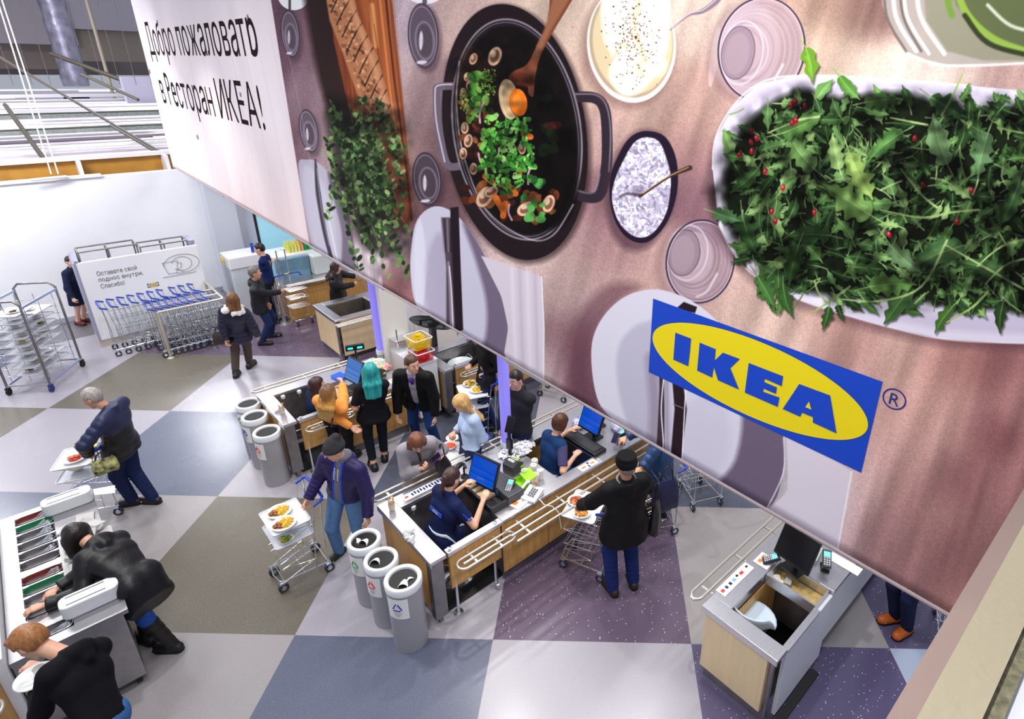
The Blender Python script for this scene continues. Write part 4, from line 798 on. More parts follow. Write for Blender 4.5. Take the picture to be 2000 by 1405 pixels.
def flat_till(s, t, L_, label, rz=0):
    R = thing('till_keyboard', s, t, .87, rz, label, 'keyboard', 'black till keyboards'); w = MB(); w.bb(-.1, .1, -L_/2, L_/2, .001, .04); w.build('key_base', BLACK, R, .008)
    w = MB(); w.bb(-.075, .075, -L_/2+.05, L_/2-.03, .04, .046); w.build('key_plate', mat('matt_black', '26262a', .5), R, .002)
flat_till(4.26, -4.48, .62, 'long black closed till keyboard in front of the brown haired cashier')
flat_till(2.62, -7.75, .5, 'black till keyboard between the orange sweater and the teal hair')
# paper strips with logos on counter tops
def sheet(s, t, w_, d_, z, rz, label, cols=(), cat='paper', group='printed sheets on the counters', name='printed_sheet'):
    R = thing(name, s, t, z, rz, label, cat, group); w = MB(); w.box((0, 0, .002), (w_, d_, .002)); w.build('paper_sheet', PAPER, R)
    for i, (x, y, a, b, m) in enumerate(cols): w = MB(); w.box((x, y, .0036), (a, b, .0008)); w.build('print_patch', m, R)
    return R
NVY = mat('navy_print', '1c2f8c', .5)
stripe = [(-.2+i*.035, .01*(i % 2), .02, .05, BLUED if i % 3 else NVY) for i in range(11)]
sheet(2.45, -5.05, .62, .1, .872, 0, 'white sticker strip with navy marks on the rear edge beside the cashier pit', [(-.27, 0, .04, .03, REDM)]+stripe)
sheet(4.0, -4.12, .26, .10, .872, 0, 'white sticker strip with orange and navy marks beside the black hat', [(.07, 0, .05, .03, ORANGEM), (-.07, 0, .06, .03, ORANGEM), (.02, .03, .03, .03, BLUED), (0, -.02, .02, .05, BLUED)])
sheet(3.02, -4.17, .2, .17, .872, 14, 'white leaflet with orange square lying before the white telephone', [(-.04, .03, .06, .08, ORANGEM), (.05, -.03, .05, .03, mat('tan_print', 'c8a070', .6))])
sheet(2.72, -5.0, .17, .12, .872, 0, 'small leaflet with orange spot behind the dark blue T-shirt cashier', [(0, 0, .05, .035, ORANGEM)])
sheet(3.83, -1.97, .48, .1, .872, 0, 'long white sticker strip with card marks on the birch counter rear edge', [(-.2, 0, .04, .03, REDM), (-.14, 0, .03, .03, NVY), (-.08, 0, .03, .03, BLACK), (-.02, 0, .04, .03, mat('sky_print', '7fb4e6', .5)), (.04, .01, .03, .02, BLACK), (.1, 0, .05, .03, REDM), (.16, 0, .03, .03, WHITEP), (.2, .01, .03, .02, BLACK)])
sheet(4.22, -1.9, .17, .15, .872, 0, 'square white sticker with two orange spots by the dark monitor', [(-.03, .03, .05, .035, ORANGEM), (.04, .03, .05, .035, ORANGEM)])
sheet(4.75, -1.35, .12, .3, .872, 0, 'blank white leaflet on the far end of the birch counter', [])
sheet(2.66, -7.4, .13, .22, .872, 0, 'white leaflet with two tan spots between the two standing women', [(0, .05, .05, .05, mat('tan_print', '', .6)), (0, -.04, .05, .05, mat('tan_print', '', .6))])
sheet(3.28, -7.5, .12, .2, .872, 5, 'white leaflet with yellow and red marks beside the black jacket sleeve', [(0, .05, .06, .04, YEL), (0, -.04, .06, .06, REDM)])
# phone
R = thing('desk_telephone', 3.18, -4.14, .872, 20, 'white desk telephone with keypad on the middle counter', 'telephone')
w = MB(); w.add([(-.1, -.09, 0), (.1, -.09, 0), (.1, .09, 0), (-.1, .09, 0), (-.1, -.09, .03), (.1, -.09, .07), (.1, .09, .07), (-.1, .09, .03)], [(3, 2, 1, 0), (4, 5, 6, 7), (0, 1, 5, 4), (1, 2, 6, 5), (2, 3, 7, 6), (3, 0, 4, 7)]); w.build('phone_body', WHITEP, R, .008)
w = MB(); w.tube([(-.09, .11, .05), (-.05, .11, .085), (.06, .11, .1), (.1, .11, .085)], [.022, .015, .015, .024], 10); w.build('handset', WHITEP, R)
w = MB(); [w.box((-.05+i*.03, -.04+j*.028, .05+.0055*i+.005), (.018, .016, .012)) for i in range(4) for j in range(3)]; o = w.build('keypad', mat('grey_keys', '6c6c74', .4), R); tag(o, kind=None)
w = MB(); w.tube([(-.02, -.1, .02), (-.08, -.2, .02), (-.04, -.27, .0), (-.02, -.34, -.07), (0, -.36, -.3)], .005, 6); w.build('phone_cord', WHITEP, R)
# green sorting box, cup stacks, stick cups, napkins, printer, scanner, terminals
R = thing('green_box', 3.17, -4.37, .872, -10, 'lime green plastic box open on the counter behind the telephone', 'box')
LG = mat('lime_plastic', '9ade1c', .35); w = MB(); w.bb(-.1, .1, -.09, .09, 0, .006); w.bb(-.1, .1, -.09, -.085, 0, .06); w.bb(-.1, .1, .085, .09, 0, .06); w.bb(-.1, -.095, -.09, .09, 0, .06); w.bb(.095, .1, -.09, .09, 0, .06); w.build('box_body', LG, R)
w = MB(); w.box((.15, 0, .075), (.13, .18, .006), 0, 0, Matrix.Rotation(-.25, 4, 'Y')); w.build('box_lid', LG, R)
def cups(s, t, n, label, r=.035, m=None, rz=0, lean=0, cat='cup stack', grp='paper cup stacks on the middle counter'):
    R = thing('paper_cup_stack', s, t, .872, rz, label, cat, grp)
    for i in range(n): w = MB(); M = Matrix.Translation((0, 0, i*.014)) @ Matrix.Rotation(lean, 4, 'X'); w.lathe([(r*.7, .0), (r, .085), (r*1.06, .088), (r*.95, .086), (r*.66, .006)], (0, 0, 0), 16, 0, M); w.build('paper_cup', m or PAPER, R)
for i, (s, t, n, lb) in enumerate(((3.30, -4.42, 4, 'leaning'), (3.36, -4.30, 3, 'short'), (3.42, -4.42, 5, 'tall'), (3.44, -4.31, 3, 'low'), (3.30, -4.26, 2, 'nearest'), (3.5, -4.5, 4, 'rearmost'))): cups(s, t, n, lb+' stack of white paper cups beside the lime green box', lean=.08*(i % 3-1))
def stick_cup(s, t, label, z=.872):
    R = thing('stirrer_cup', s, t, z, 0, label, 'cup', 'cups of wooden stirrers'); w = MB(); w.lathe([(.028, 0), (.038, .08), (.036, .08), (.026, .005), (0, .005)], n=18); w.build('cup_body', mat('clear_cup', 'e6dcd0', .1, trans=.4), R)
    rg_ = random.Random(int(s*100))
    for i in range(12): a = rg_.uniform(0, 6.28); w = MB(); w.tube([(.012*math.cos(a), .012*math.sin(a), .008), (.032*math.cos(a), .032*math.sin(a), .13+rg_.random()*.02)], .0035, 4); w.build('stirrer', mat('stirrer_wood', 'dcb98a', .6), R)
stick_cup(3.27, -4.20, 'cup of wooden stirrers behind the white telephone'); stick_cup(1.98, -4.98, 'cup of wooden stirrers on the steel end of the middle counter')
stick_cup(1.80, -7.70, 'cup of wooden stirrers on the steel end of the rear oak counter')
def crumple(name, s, t, z, rx, ry, h, n, label, cat, m, r=.04, group=None, seed=1):
    rg_ = random.Random(seed); w = MB()
    for i in range(n):
        a = rg_.uniform(0, 6.28); q = rg_.random()**.5; x, y = rx*q*math.cos(a), ry*q*math.sin(a); zz = h*(1-q)*rg_.uniform(.5, 1)+r*.5
        M = Matrix.Translation((x, y, zz)) @ Matrix.Rotation(rg_.uniform(0, 6), 4, 'Z') @ Matrix.Rotation(rg_.uniform(-.8, .8), 4, 'X'); d = (r*rg_.uniform(.8, 1.6), r*rg_.uniform(.5, 1.2), r*rg_.uniform(.15, .6)); w.box((0, 0, 0), d, 0, 0, M)
    o = w.build(name, m, None, loc=ST(s, t, z), rz=R45); return tag(o, label, cat, group, 'stuff' if n > 25 else None)
crumple('sachet_heap', 3.55, -4.90, .872, .24, .14, .09, 170, 'heap of small white sachets with dark print behind the card printer', 'sachets', mat('sachet_paper', 'fafafc', .5, c2='c4c4d0', scale=22), .035, seed=5)
crumple('napkin_heap', 1.92, -4.5, .872, .05, .12, .015, 10, 'crumpled clear wrappers on the steel counter end near the bins', 'wrapper', mat('clear_wrap', 'd8dade', .15, alpha=.7), .05, seed=7)
crumple('paper_heap', 1.79, -7.82, .872, .04, .05, .03, 8, 'crumpled white napkins on the end of the rear oak counter', 'napkin', PAPER, .05, seed=8)
def receipt_printer(s, t, rz, label):
    R = thing('receipt_printer', s, t, .872, rz, label, 'printer', 'receipt printers'); w = MB(); w.prism([(-.09, 0), (.09, 0), (.09, .1), (.0, .16), (-.09, .12)], -.08, .08, 0, Matrix.Rotation(PI/2, 4, 'X')); w.build('printer_body', mat('printer_grey', '2d2e33', .35), R, .006)
    w = MB(); w.box((-.05, 0, .135), (.07, .09, .02), 0, 0, Matrix.Rotation(.35, 4, 'Y')); w.build('paper_feed', PAPER, R); w = MB(); w.box((.06, -.082, .06), (.04, .004, .03)); w.box((.05, -.03, .146), (.05, .03, .01), .3); w.build('display_strip', LG, R)
receipt_printer(3.30, -4.64, 10, 'dark grey receipt printer with white paper and green light beside the blue screen')
receipt_printer(3.18, -7.8, 10, 'dark receipt printer between the teal hair and the black jacket')
def terminal(s, t, z, rz, label, key='1b1b1e', st_=True, tint=None):
    R = thing('card_terminal', s, t, z, rz, label, 'card terminal', 'card terminals')
    if st_: w = MB(); w.bb(-.05, .05, -.04, .04, 0, .02); w.tube([(.0, 0, .01), (.02, 0, .1)], .018, 8); w.build('terminal_stand', BLACK, R, .003)
    M = Matrix.Translation((0, 0, .1 if st_ else .03)) @ Matrix.Rotation(-.5, 4, 'Y'); w = MB(); w.box((0, 0, .02), (.17, .08, .035), 0, 0, M); q = w.build('terminal_body', mat('term_'+key, key, .35), R, .008)
    w = MB(); w.box((.04, 0, .04), (.05, .06, .004), 0, 0, M); w.build('terminal_screen', mat('term_screen', '7fd0c4', .2, emit=tint or '3fb4a4', es=.8), q)
    w = MB(); [w.box((-.055+i*.02, -.022+j*.022, .04), (.013, .015, .006), 0, 0, M) for i in range(4) for j in range(3)]; w.build('terminal_keys', mat('pale_keys', 'c8ccd4', .4), q)
terminal(3.03, -4.33, .872, 30, 'black card terminal with green screen before the lime green box')
terminal(4.62, -4.18, .872, -40, 'black card terminal on stalk beside the blue padded jacket sleeve')
terminal(4.25, -1.84, .872, -50, 'dark card terminal with violet keys on the birch counter', '2a2438', False, '4a50d0')
terminal(4.56, -1.46, .872, 30, 'black pocket terminal with green light on the birch counter')
def cup1(s, t, label, m, r=.035, h=.1):
    w = MB(); w.lathe([(r*.8, 0), (r, h), (r*.93, h), (r*.72, .006), (0, .006)], n=18); o = w.build('drinking_cup', m, None, loc=ST(s, t, .872)); tag(o, label, 'cup', 'cups beside the tills')
GLB = mat('blue_glass', '6aa8e0', .1, trans=.5)
cup1(2.92, -4.40, 'pale blue plastic cup just in front of the card terminal', GLB); cup1(2.97, -4.47, 'clear blue cup tucked under the blue till screen', GLB, .032)
cup1(4.32, -4.72, 'small blue cup standing at the brown haired cashier keyboard', GLB); cup1(3.02, -7.62, 'clear cup beside the teal haired woman till', mat('clear_glass', 'e4ecf4', .08, trans=.6))
# scanner on stand
def scanner(s, t, rz, label):
    R = thing('barcode_scanner', s, t, .872, rz, label, 'scanner', 'barcode scanners'); w = MB(); w.lathe([(.045, 0), (.045, .01), (.012, .02), (.012, .12)], n=16); w.build('scanner_stand', BLACK, R)
    w = MB(); w.tube([(.03, 0, .1), (0, 0, .17), (-.05, 0, .2), (-.13, 0, .19)], [.018, .02, .03, .026], 10); w.build('scanner_head', BLACK, R)
scanner(2.83, -4.93, 20, 'black barcode scanner with long neck near the rail behind the till'); scanner(2.95, -7.9, 20, 'black barcode scanner leaning beside the tiled till screen'); scanner(4.72, -4.6, 0, 'black barcode scanner behind the brown haired cashier monitor')
# customer displays on poles
def pole_display(s, t, h, rz, label, mat_=None):
    R = thing('customer_display', s, t, .872, rz, label, 'display', 'customer displays'); w = MB(); w.lathe([(.05, 0), (.05, .01), (.014, .02), (.014, h)], n=14); w.build('display_pole', BLACK, R)
    w = MB(); w.box((0, 0, h+.03), (.05, .26, .085)); q = w.build('display_case', BLACK, R, .006)
    w = MB(); w.box((-.027, .065, h+.03), (.004, .07, .03)); w.box((-.027, -.065, h+.03), (.004, .07, .03)); w.build('display_digits', mat('cyan_digits', '2ad0d0', .3, emit='2ae6e0', es=1.5), q)
pole_display(3.02, -8.1, .40, 69, 'black customer display on a pole with cyan digits')
R = thing('customer_display', 3.42, -4.86, .872, 10, 'tall black pole with tilted slim display behind the blue till screen', 'display', 'customer displays'); w = MB(); w.tube([(0, 0, 0), (0, 0, .42)], .022, 10); w.build('display_pole', BLACK, R); w = MB(); w.box((0, 0, .06), (.03, .09, .2), .5, 0, Matrix.Translation((0, 0, .40)) @ Matrix.Rotation(.35, 4, 'Y')); w.build('display_case', BLACK, R, .005)
w = MB(); w.box((0, 0, .2), (.05, .07, .14)); w.build('pole_clamp', BLACK, R, .004)
# control box and buttons on the birch counter
R = thing('button_panel', 4.62, -1.62, .872, 10, 'pale green control box with coloured buttons behind the dark monitor', 'control box'); w = MB(); w.bb(-.1, .1, -.07, .07, 0, .05); w.build('panel_box', mat('pale_green', 'c6d8cc', .5), R, .004)
for i in range(8): w = MB(); w.box((-.07+.045*(i % 4), -.035+.06*(i//4), .055), (.022, .02, .012)); w.build('button', (REDM, BLACK, BLACK, REDM, BLACK, mat('green_button', '2ab070', .4), BLACK, BLACK)[i], R)
# blue receipt tray near woman with orange sweater
R = thing('coin_dish', 2.75, -8.15, .872, 10, 'bright blue plastic folder lying behind the tiled till screen', 'folder'); w = MB(); w.box((0, 0, .02), (.16, .22, .03)); w.build('folder_cover', mat('folder_blue', '1d56e0', .3), R, .006)
# row of small things left on rear edge: white labels tray
crumple('price_tag_heap', 3.3, -8.2, .872, .16, .14, .06, 90, 'heap of green white and red packets on the rear oak counter', 'packets', mat('packet_mix', 'e8ece4', .5, c2='b9c8b0', scale=14), .05, seed=12)
crumple('packet_heap', 3.35, -7.98, .872, .1, .1, .05, 60, 'heap of red and white packets between display pole and black jacket', 'packets', mat('packet_red', 'e9e2dc', .5, c2='c0303a', scale=18), .045, seed=13)
crumple('wrapper_heap', 4.55, -4.8, .872, .12, .1, .04, 40, 'pile of white and navy leaflets behind the brown haired cashier monitor', 'leaflets', mat('leaflet_mix', 'f2f2f6', .5, c2='3c4aa0', scale=12), .06, seed=14)
crumple('leaflet_heap', 4.86, -4.36, .872, .12, .12, .03, 30, 'loose white leaflets with blue print under the padded blue sleeve', 'leaflets', mat('leaflet_mix', ''), .08, seed=15)
# taps / white hooks on inner steel walls
def tap(s, t, z, label): R = thing('milk_tap', s, t, z, 0, label, 'tap', 'white taps on the steel walls'); w = MB(); w.lathe([(0, -.03), (.028, -.02), (.03, .02), (0, .035)], (0, 0, 0), 14); w.build('tap_head', WHITEP, R); w = MB(); w.tube([(0, -.0, -.02), (0, -.01, -.09)], .012, 8); w.build('tap_spout', CHROME, R)
tap(1.98, -8.26, .80, 'left white tap in the pit of the rear oak counter'); tap(2.2, -8.26, .80, 'right white tap in the pit of the rear oak counter'); tap(2.2, -4.96, .78, 'single white hook in the pit of the middle counter')

# ================================================================== stools
def stool(s, t, h, label, seatm, rz=0, back=True):
    R = thing('swivel_stool', s, t, 0, rz, label, 'stool', 'swivel stools')
    w = MB(); w.lathe([(.24, .014), (.24, .03), (.05, .045), (.028, .06)], n=30); w.build('base', CHROME, R); w = MB(); w.tube([(0, 0, .04), (0, 0, h-.03)], .024, 14); w.build('column', CHROME, R)
    w = MB(); w.tube([(.16*math.cos(a), .16*math.sin(a), .28) for a in np.linspace(0, 2*PI, 21)[:-1]], .01, 6, closed=True); w.tube([(-.16, 0, .28), (.16, 0, .28)], .009, 6); w.build('foot_ring', CHROME, R)
    w = MB(); n = 22; NU = 10
    vs = []; fs = []
    for i in range(n):
        a = 2*PI*i/n
        for j in range(NU+1):
            q = j/NU; r_ = .2*q; x, y = r_*math.cos(a)*1.0, r_*math.sin(a)*1.05; z = h+.02*q*q
            if back and math.cos(a) < -.1 and q > .6: z += .20*((q-.6)/.4)**1.2*min(1, (-math.cos(a)-.1)*2); x *= 1.02
            vs.append((x, y, z))
    for i in range(n):
        for j in range(NU): fs.append((i*(NU+1)+j, i*(NU+1)+j+1, ((i+1) % n)*(NU+1)+j+1, ((i+1) % n)*(NU+1)+j))
    w.add(vs, fs, 0, True); o = w.build('seat_shell', seatm, R); m_ = o.modifiers.new('thickness', 'SOLIDIFY'); m_.thickness = .012
SEATW = mat('seat_white', 'cfe0f0', .35)
stool(2.40, -4.56, .52, 'white swivel stool under the cashier in dark blue T-shirt', SEATW)
stool(3.86, -4.52, .52, 'white swivel stool under the brown haired cashier', SEATW)
stool(3.78, -1.72, .62, 'empty pale blue shell stool in the pit of the birch counter', SEATW, 15)
w = MB(); w.box((0, 0, 0), (.05, .22, .05)); R = thing('power_strip', 4.04, -1.72, .1, 30, 'white power strip on the pit floor of the birch counter', 'power strip'); w = MB(); w.box((0, 0, -.07), (.05, .24, .04)); w.build('strip_body', WHITEP, R, .006)

# ================================================================== recycling bins
def bin_(px, py, h, r, label, tint, rz, fill=True):
    g = G(px, py); R = empty('waste_bin', (g[0], g[1], 0), math.radians(rz), label, 'waste bin', 'round grey recycling bins')
    w = MB(); w.lathe([(r*.96, 0), (r*.97, .01), (r, h-.05), (r*.97, h-.05), (r*.95, h-.32), (0, h-.32)], n=36); w.build('bin_body', mat('bin_grey', 'a8a6ac', .42, noise=.03, scale=4), R)
    w = MB(); w.lathe([(r*1.03, h-.075), (r*1.045, h-.01), (r*1.0, h), (r*.8, h-.004), (r*.76, h-.03), (r*.76, h-.06)], n=36); w.build('bin_rim', WHITEP if tint != 'a' else mat('rim_white', 'f0eee8', .3), R)
    w = MB(); w.lathe([(0, h-.26), (r*.6, h-.25), (r*.74, h-.02)], n=24); w.build('bin_liner', mat('bin_bag', '0b0908', .5), R)
    w = MB()
    # label wraps the wall of the bin
    cc = mat('bin_mark_'+tint, {'g': '2a9a4a', 'r': 'd83040', 'b': '1c2f9c'}[tint], .5)
    def wrap(a0, a1, z0, z1, off, n=8):
        vs = []
        for i in range(n+1):
            a = a0+(a1-a0)*i/n
            for z in (z0, z1): vs.append(((r+off)*math.cos(a), (r+off)*math.sin(a), z))
        return vs, [(2*i, 2*i+2, 2*i+3, 2*i+1) for i in range(n)]
    lb = MB(); lb.add(*wrap(-.62, .62, h-.34, h-.10, .003)); q = lb.build('bin_label', PAPER, R)
    tri = [(.0, h-.14), (-.30, h-.235), (.30, h-.235)]; tw = MB()
    for i in range(3):
        (a0, z0), (a1, z1) = tri[i], tri[(i+1) % 3]; tw.tube([((r+.006)*math.cos(a0+(a1-a0)*t), (r+.006)*math.sin(a0+(a1-a0)*t), z0+(z1-z0)*t) for t in np.linspace(.14, .8, 6)], .0055, 5)
    tw.build('recycling_mark', cc, q)
    lw = MB(); [lw.tube([((r+.005)*math.cos(a), (r+.005)*math.sin(a), h-.27-k*.018) for a in np.linspace(-.25+.08*k, .25-.08*k, 5)], .0018, 4) for k in range(3)]; lw.build('label_lines', mat('grey_print', '8c8c94', .5), q)
    if fill:
        rg_ = random.Random(int(px)); w = MB()
        for i in range(3):
            M = Matrix.Translation((rg_.uniform(-.05, .05), rg_.uniform(-.05, .05), h-.09+.02*i)) @ Matrix.Rotation(rg_.uniform(0, 3), 4, 'Z') @ Matrix.Rotation(rg_.uniform(1.1, 1.7), 4, 'X'); w.lathe([(.035, -.065), (.05, .065), (.046, .065), (.03, -.06)], n=14, M=M)
        w.build('crumpled_waste', PAPER, R)
    return R
bin_(730, 1165, .78, .155, 'grey bin with green recycling mark, rearmost of the three near bins', 'g', -115)
bin_(762, 1205, .78, .155, 'grey bin with red recycling mark, middle of the three near bins', 'r', -115)
bin_(804, 1248, .80, .165, 'grey bin with blue recycling mark, nearest the bottom of the photo', 'b', -98)
bin_(506, 878, .78, .155, 'grey bin with dark bag, rearmost of the three bins at the rear oak counter', 'g', -115, False)
bin_(519, 905, .78, .155, 'grey bin with blue mark, middle of the three bins at the rear oak counter', 'b', -125, False)
bin_(543, 938, .78, .16, 'grey bin with red mark, nearest of the three bins at the rear oak counter', 'r', -118, False)
# ================================================================== tray carts
def tray_mesh():
    w = MB(); P = rrect(-.175, .175, -.22, .22, .03, 4); n = len(P)
    vs = [(x, y, .0) for x, y in P]+[(x*1.05, y*1.04, .016) for x, y in P]+[(x*1.08, y*1.06, .016) for x, y in P]+[(x*1.03, y*1.02, -.003) for x, y in P]
    fs = [tuple(range(n))]+[(i, (i+1) % n, n+(i+1) % n, n+i) for i in range(n)]+[(n+i, n+(i+1) % n, 2*n+(i+1) % n, 2*n+i) for i in range(n)]+[(2*n+i, 2*n+(i+1) % n, 3*n+(i+1) % n, 3*n+i) for i in range(n)]+[tuple(range(3*n, 4*n))[::-1]]
    w.add(vs, fs); return w
CARTP = {}
LV = (.40, .60, .78)
def cart(loc, rz, label, group='wire tray carts with blue handles', nested=False):
    """x points away from the pusher"""
    key = 'n' if nested else 'c'
    if key in CARTP:
        R = copy_tree(CARTP[key]); R.location = (loc[0], loc[1], 0); R.rotation_euler.z = rz; R['label'] = label; R['group'] = group; return R
    R = empty('tray_cart', (loc[0], loc[1], 0), rz, label, 'tray cart', group); CARTP[key] = R
    r = .0052; w = MB()
    for y in (-.19, .19):
        w.tube([(-.26, y, .14), (-.24, y, .13), (.20, y*.8, .13), (.24, y*.7, .14)], r*1.3, 6)
        w.tube([(-.25, y, .13), (-.24, y*1.12, .55), (-.27, y*1.3, .98)], r*1.2, 6)
        w.tube([(-.12, y, .13), (-.14, y*1.12, .5), (-.20, y*1.25, .93), (-.27, y*1.3, .98)], r, 6)
        w.tube([(.2, y*.9, .13), (-.12, y*.98, .25), (.19, y*.95, .31), (-.12, y, .385), (.2, y*.98, LV[0]-.01), (-.14, y, .5), (.19, y, LV[1]-.01), (-.16, y, .70), (.19, y, LV[2]-.01), (-.19, y*1.1, LV[2]-.01)], r, 6)
    for x in (-.24, .0, .2): w.tube([(x, -.19, .13), (x, .19, .13)], r, 6)
    w.tube([(.24, -.133, .14), (.26, 0, .14), (.24, .133, .14)], r*1.3, 6)
    w.build('cart_frame', CHROME, R)
    for z in LV:
        w = MB(); w.tube([(-.16, -.19, z-.01), (.20, -.19, z-.01), (.20, .19, z-.01), (-.16, .19, z-.01)], r, 6, closed=True)
        for i in range(5): w.tube([(-.10+i*.07, -.19, z-.012), (-.10+i*.07, .19, z-.012)], r*.6, 5)
        w.build('wire_shelf', CHROME, R)
    w = MB(); w.tube([(-.27, -.255, .985), (-.30, -.22, 1.0), (-.31, 0, 1.005), (-.30, .22, 1.0), (-.27, .255, .985)], .015, 8)
    for y in (-.25, .25): w.tube([(-.30, y, .995), (-.19, y, .955)], .014, 8)
    h = w.build('cart_handle', BLUEP, R); w = MB(); w.tube([(-.311, -.05, 1.006), (-.311, .05, 1.006)], .0165, 8); w.build('handle_sticker', YEL, h) if not nested else None
    for x, y in ((-.24, -.2), (-.24, .2), (.22, -.15), (.22, .15)):
        w = MB(); w.tube([(x, y-.014, .052), (x, y+.014, .052)], .052, 18); q = w.build('caster_wheel', RUBBER, R)
        w = MB(); w.tube([(x, y-.016, .052), (x, y+.016, .052)], .026, 12); w.box((x+.005, y, .112), (.05, .045, .03)); w.bb(x-.012, x+.012, y-.021, y-.017, .045, .11); w.bb(x-.012, x+.012, y+.017, y+.021, .045, .11); w.build('caster_fork', CHROME, q)
        w = MB(); w.box((x+.006, y, .10), (.06, .05, .012)); w.build('caster_brake', BLUED, q)
    return R
TRP = [None]
def tray(p, z, rz, label, group='trays in use', m=None):
    if TRP[0] is None: TRP[0] = tray_mesh().build('serving_tray', TRAYM); R = TRP[0]
    else: R = TRP[0].copy(); COL.objects.link(R)
    R.location = (p[0], p[1], z+.004); R.rotation_euler.z = rz; return tag(R, label, 'tray', group)
PLP = {}
def plate(p, z, label, r=.12, kind='plate', group='plates of food', flat=False):
    k = (kind, r)
    if k not in PLP:
        w = MB()
        if kind == 'plate': w.lathe([(0, .004), (r*.55, .004), (r*.66, .010), (r, .022), (r, .025), (r*.64, .014), (r*.55, .009), (0, .009)], n=32)
        else: w.lathe([(0, .003), (r*.5, .003), (r*.85, .03), (r, .055), (r*.97, .057), (r*.8, .032), (r*.45, .01), (0, .008)], n=30)
        o = w.build('dinner_plate' if kind == 'plate' else 'soup_bowl', CHINA); PLP[k] = o
    else: o = PLP[k].copy(); COL.objects.link(o)
    o.location = (p[0], p[1], z+.004); return tag(o, label, 'plate' if kind == 'plate' else 'bowl', group)
def pile(p, z, r, h, cols, n, label, cat='food', shape='stick', seed=0, name='food_portion', el=1., group='portions of food', rz=0.):
    rg_ = random.Random(seed); w = MB()
    w.lathe([(r*.85, 0), (r*.75, h*.35), (r*.4, h*.55), (0, h*.6)], n=14)
    for i in range(n):
        a = rg_.uniform(0, 6.28); q = rg_.random()**.5*.9; x, y = r*q*math.cos(a)*el, r*q*math.sin(a); zz = h*(1-q*q)*.75+.006; mi = rg_.randrange(len(cols))
        M = Matrix.Translation((x, y, zz)) @ Matrix.Rotation(rg_.uniform(0, 6), 4, 'Z') @ Matrix.Rotation(rg_.uniform(-.5, .5), 4, 'X')
        if shape == 'stick': w.box((0, 0, 0), (rg_.uniform(.03, .055), .008, .008), 0, mi, M)
        else: s_ = rg_.uniform(.008, .016); w.lathe([(0, -s_*.7), (s_*.8, -s_*.3), (s_, .0), (s_*.7, s_*.5), (0, s_*.7)], (0, 0, 0), 8, mi, M)
    o = w.build(name, [mat('food_'+c, c, .45, noise=.15, scale=60) for c in cols], None, loc=(p[0], p[1], z+.016), rz=rz); return tag(o, label, cat, group, 'stuff')
FRY = ['f2c63a', 'f8d860', 'e0a82a']; MEAT = ['8a4a1e', 'b8702a', '5e3012']; EGG = ['f4dc3c', 'f8e870']; VEG = ['5a8a2e', '90b848', 'e8c040']; SOUP = ['d8cf6e']
def soup(p, z, r, c, label, seed=0):
    w = MB(); w.prism([(r*.86*math.cos(a), r*.86*math.sin(a)) for a in np.linspace(0, 2*PI, 29)[:-1]], -.004, .0); o = w.build('soup_serving', mat('soup_'+c, c, .18, noise=.08, scale=30), None, loc=(p[0], p[1], z+.041)); return tag(o, label, 'soup', 'soups')
def cart_axes(rz): return np.array([math.cos(rz), math.sin(rz), 0]), np.array([-math.sin(rz), math.cos(rz), 0])
def CT(px, py, rz):            # ground spot of a cart whose top tray is seen at a pixel
    p = G(px, py, .79); a, b = cart_axes(math.radians(rz)); return np.array([p[0], p[1], 0])-a*.03
def on_cart(c, lx, ly):
    rz = c.rotation_euler.z; a, b = cart_axes(rz); return np.array([c.location[0], c.location[1], 0])+a*lx+b*ly
# cart pushed by the man with the grey knit cap (handle towards him)
c = cart(G(588, 1118), math.radians(225), 'tray cart with two plates of meat pushed by the man in grey beanie')
p = on_cart(c, .03, 0); tray(p, LV[2], c.rotation_euler.z, 'upper tray on the beanie man cart, with two plates'); tray(p, LV[1], c.rotation_euler.z, 'lower tray on the beanie man cart, with pale soup')
for (ly, lx, lb) in ((.12, .08, 'left'), (-.10, .05, 'right')):
    q = on_cart(c, lx, ly); plate(q, LV[2]+.01, lb+' plate of meat and fries on the beanie man cart'); pile(q-cart_axes(c.rotation_euler.z)[0]*.02, LV[2]+.01, .075, .035, FRY, 60, lb+' heap of yellow fries on the beanie man cart', seed=3, el=1.); pile(q+cart_axes(c.rotation_euler.z)[0]*.045, LV[2]+.008, .055, .03, MEAT, 40, lb+' serving of brown meatballs on the beanie man cart', shape='b', seed=5)
q = on_cart(c, .05, -.09); plate(q, LV[1]+.01, 'bowl of pale soup on the lower tray of the beanie man cart', .09, 'bowl'); soup(q, LV[1]+.008, .09, 'd8c86c', 'pale yellow soup on the beanie man cart')
q = on_cart(c, .10, .14); plate(q, LV[1]+.01, 'small salad plate on the lower tray of the beanie man cart', .08); pile(q, LV[1]+.01, .05, .02, VEG, 30, 'green salad on the small plate of the beanie man cart', seed=8)
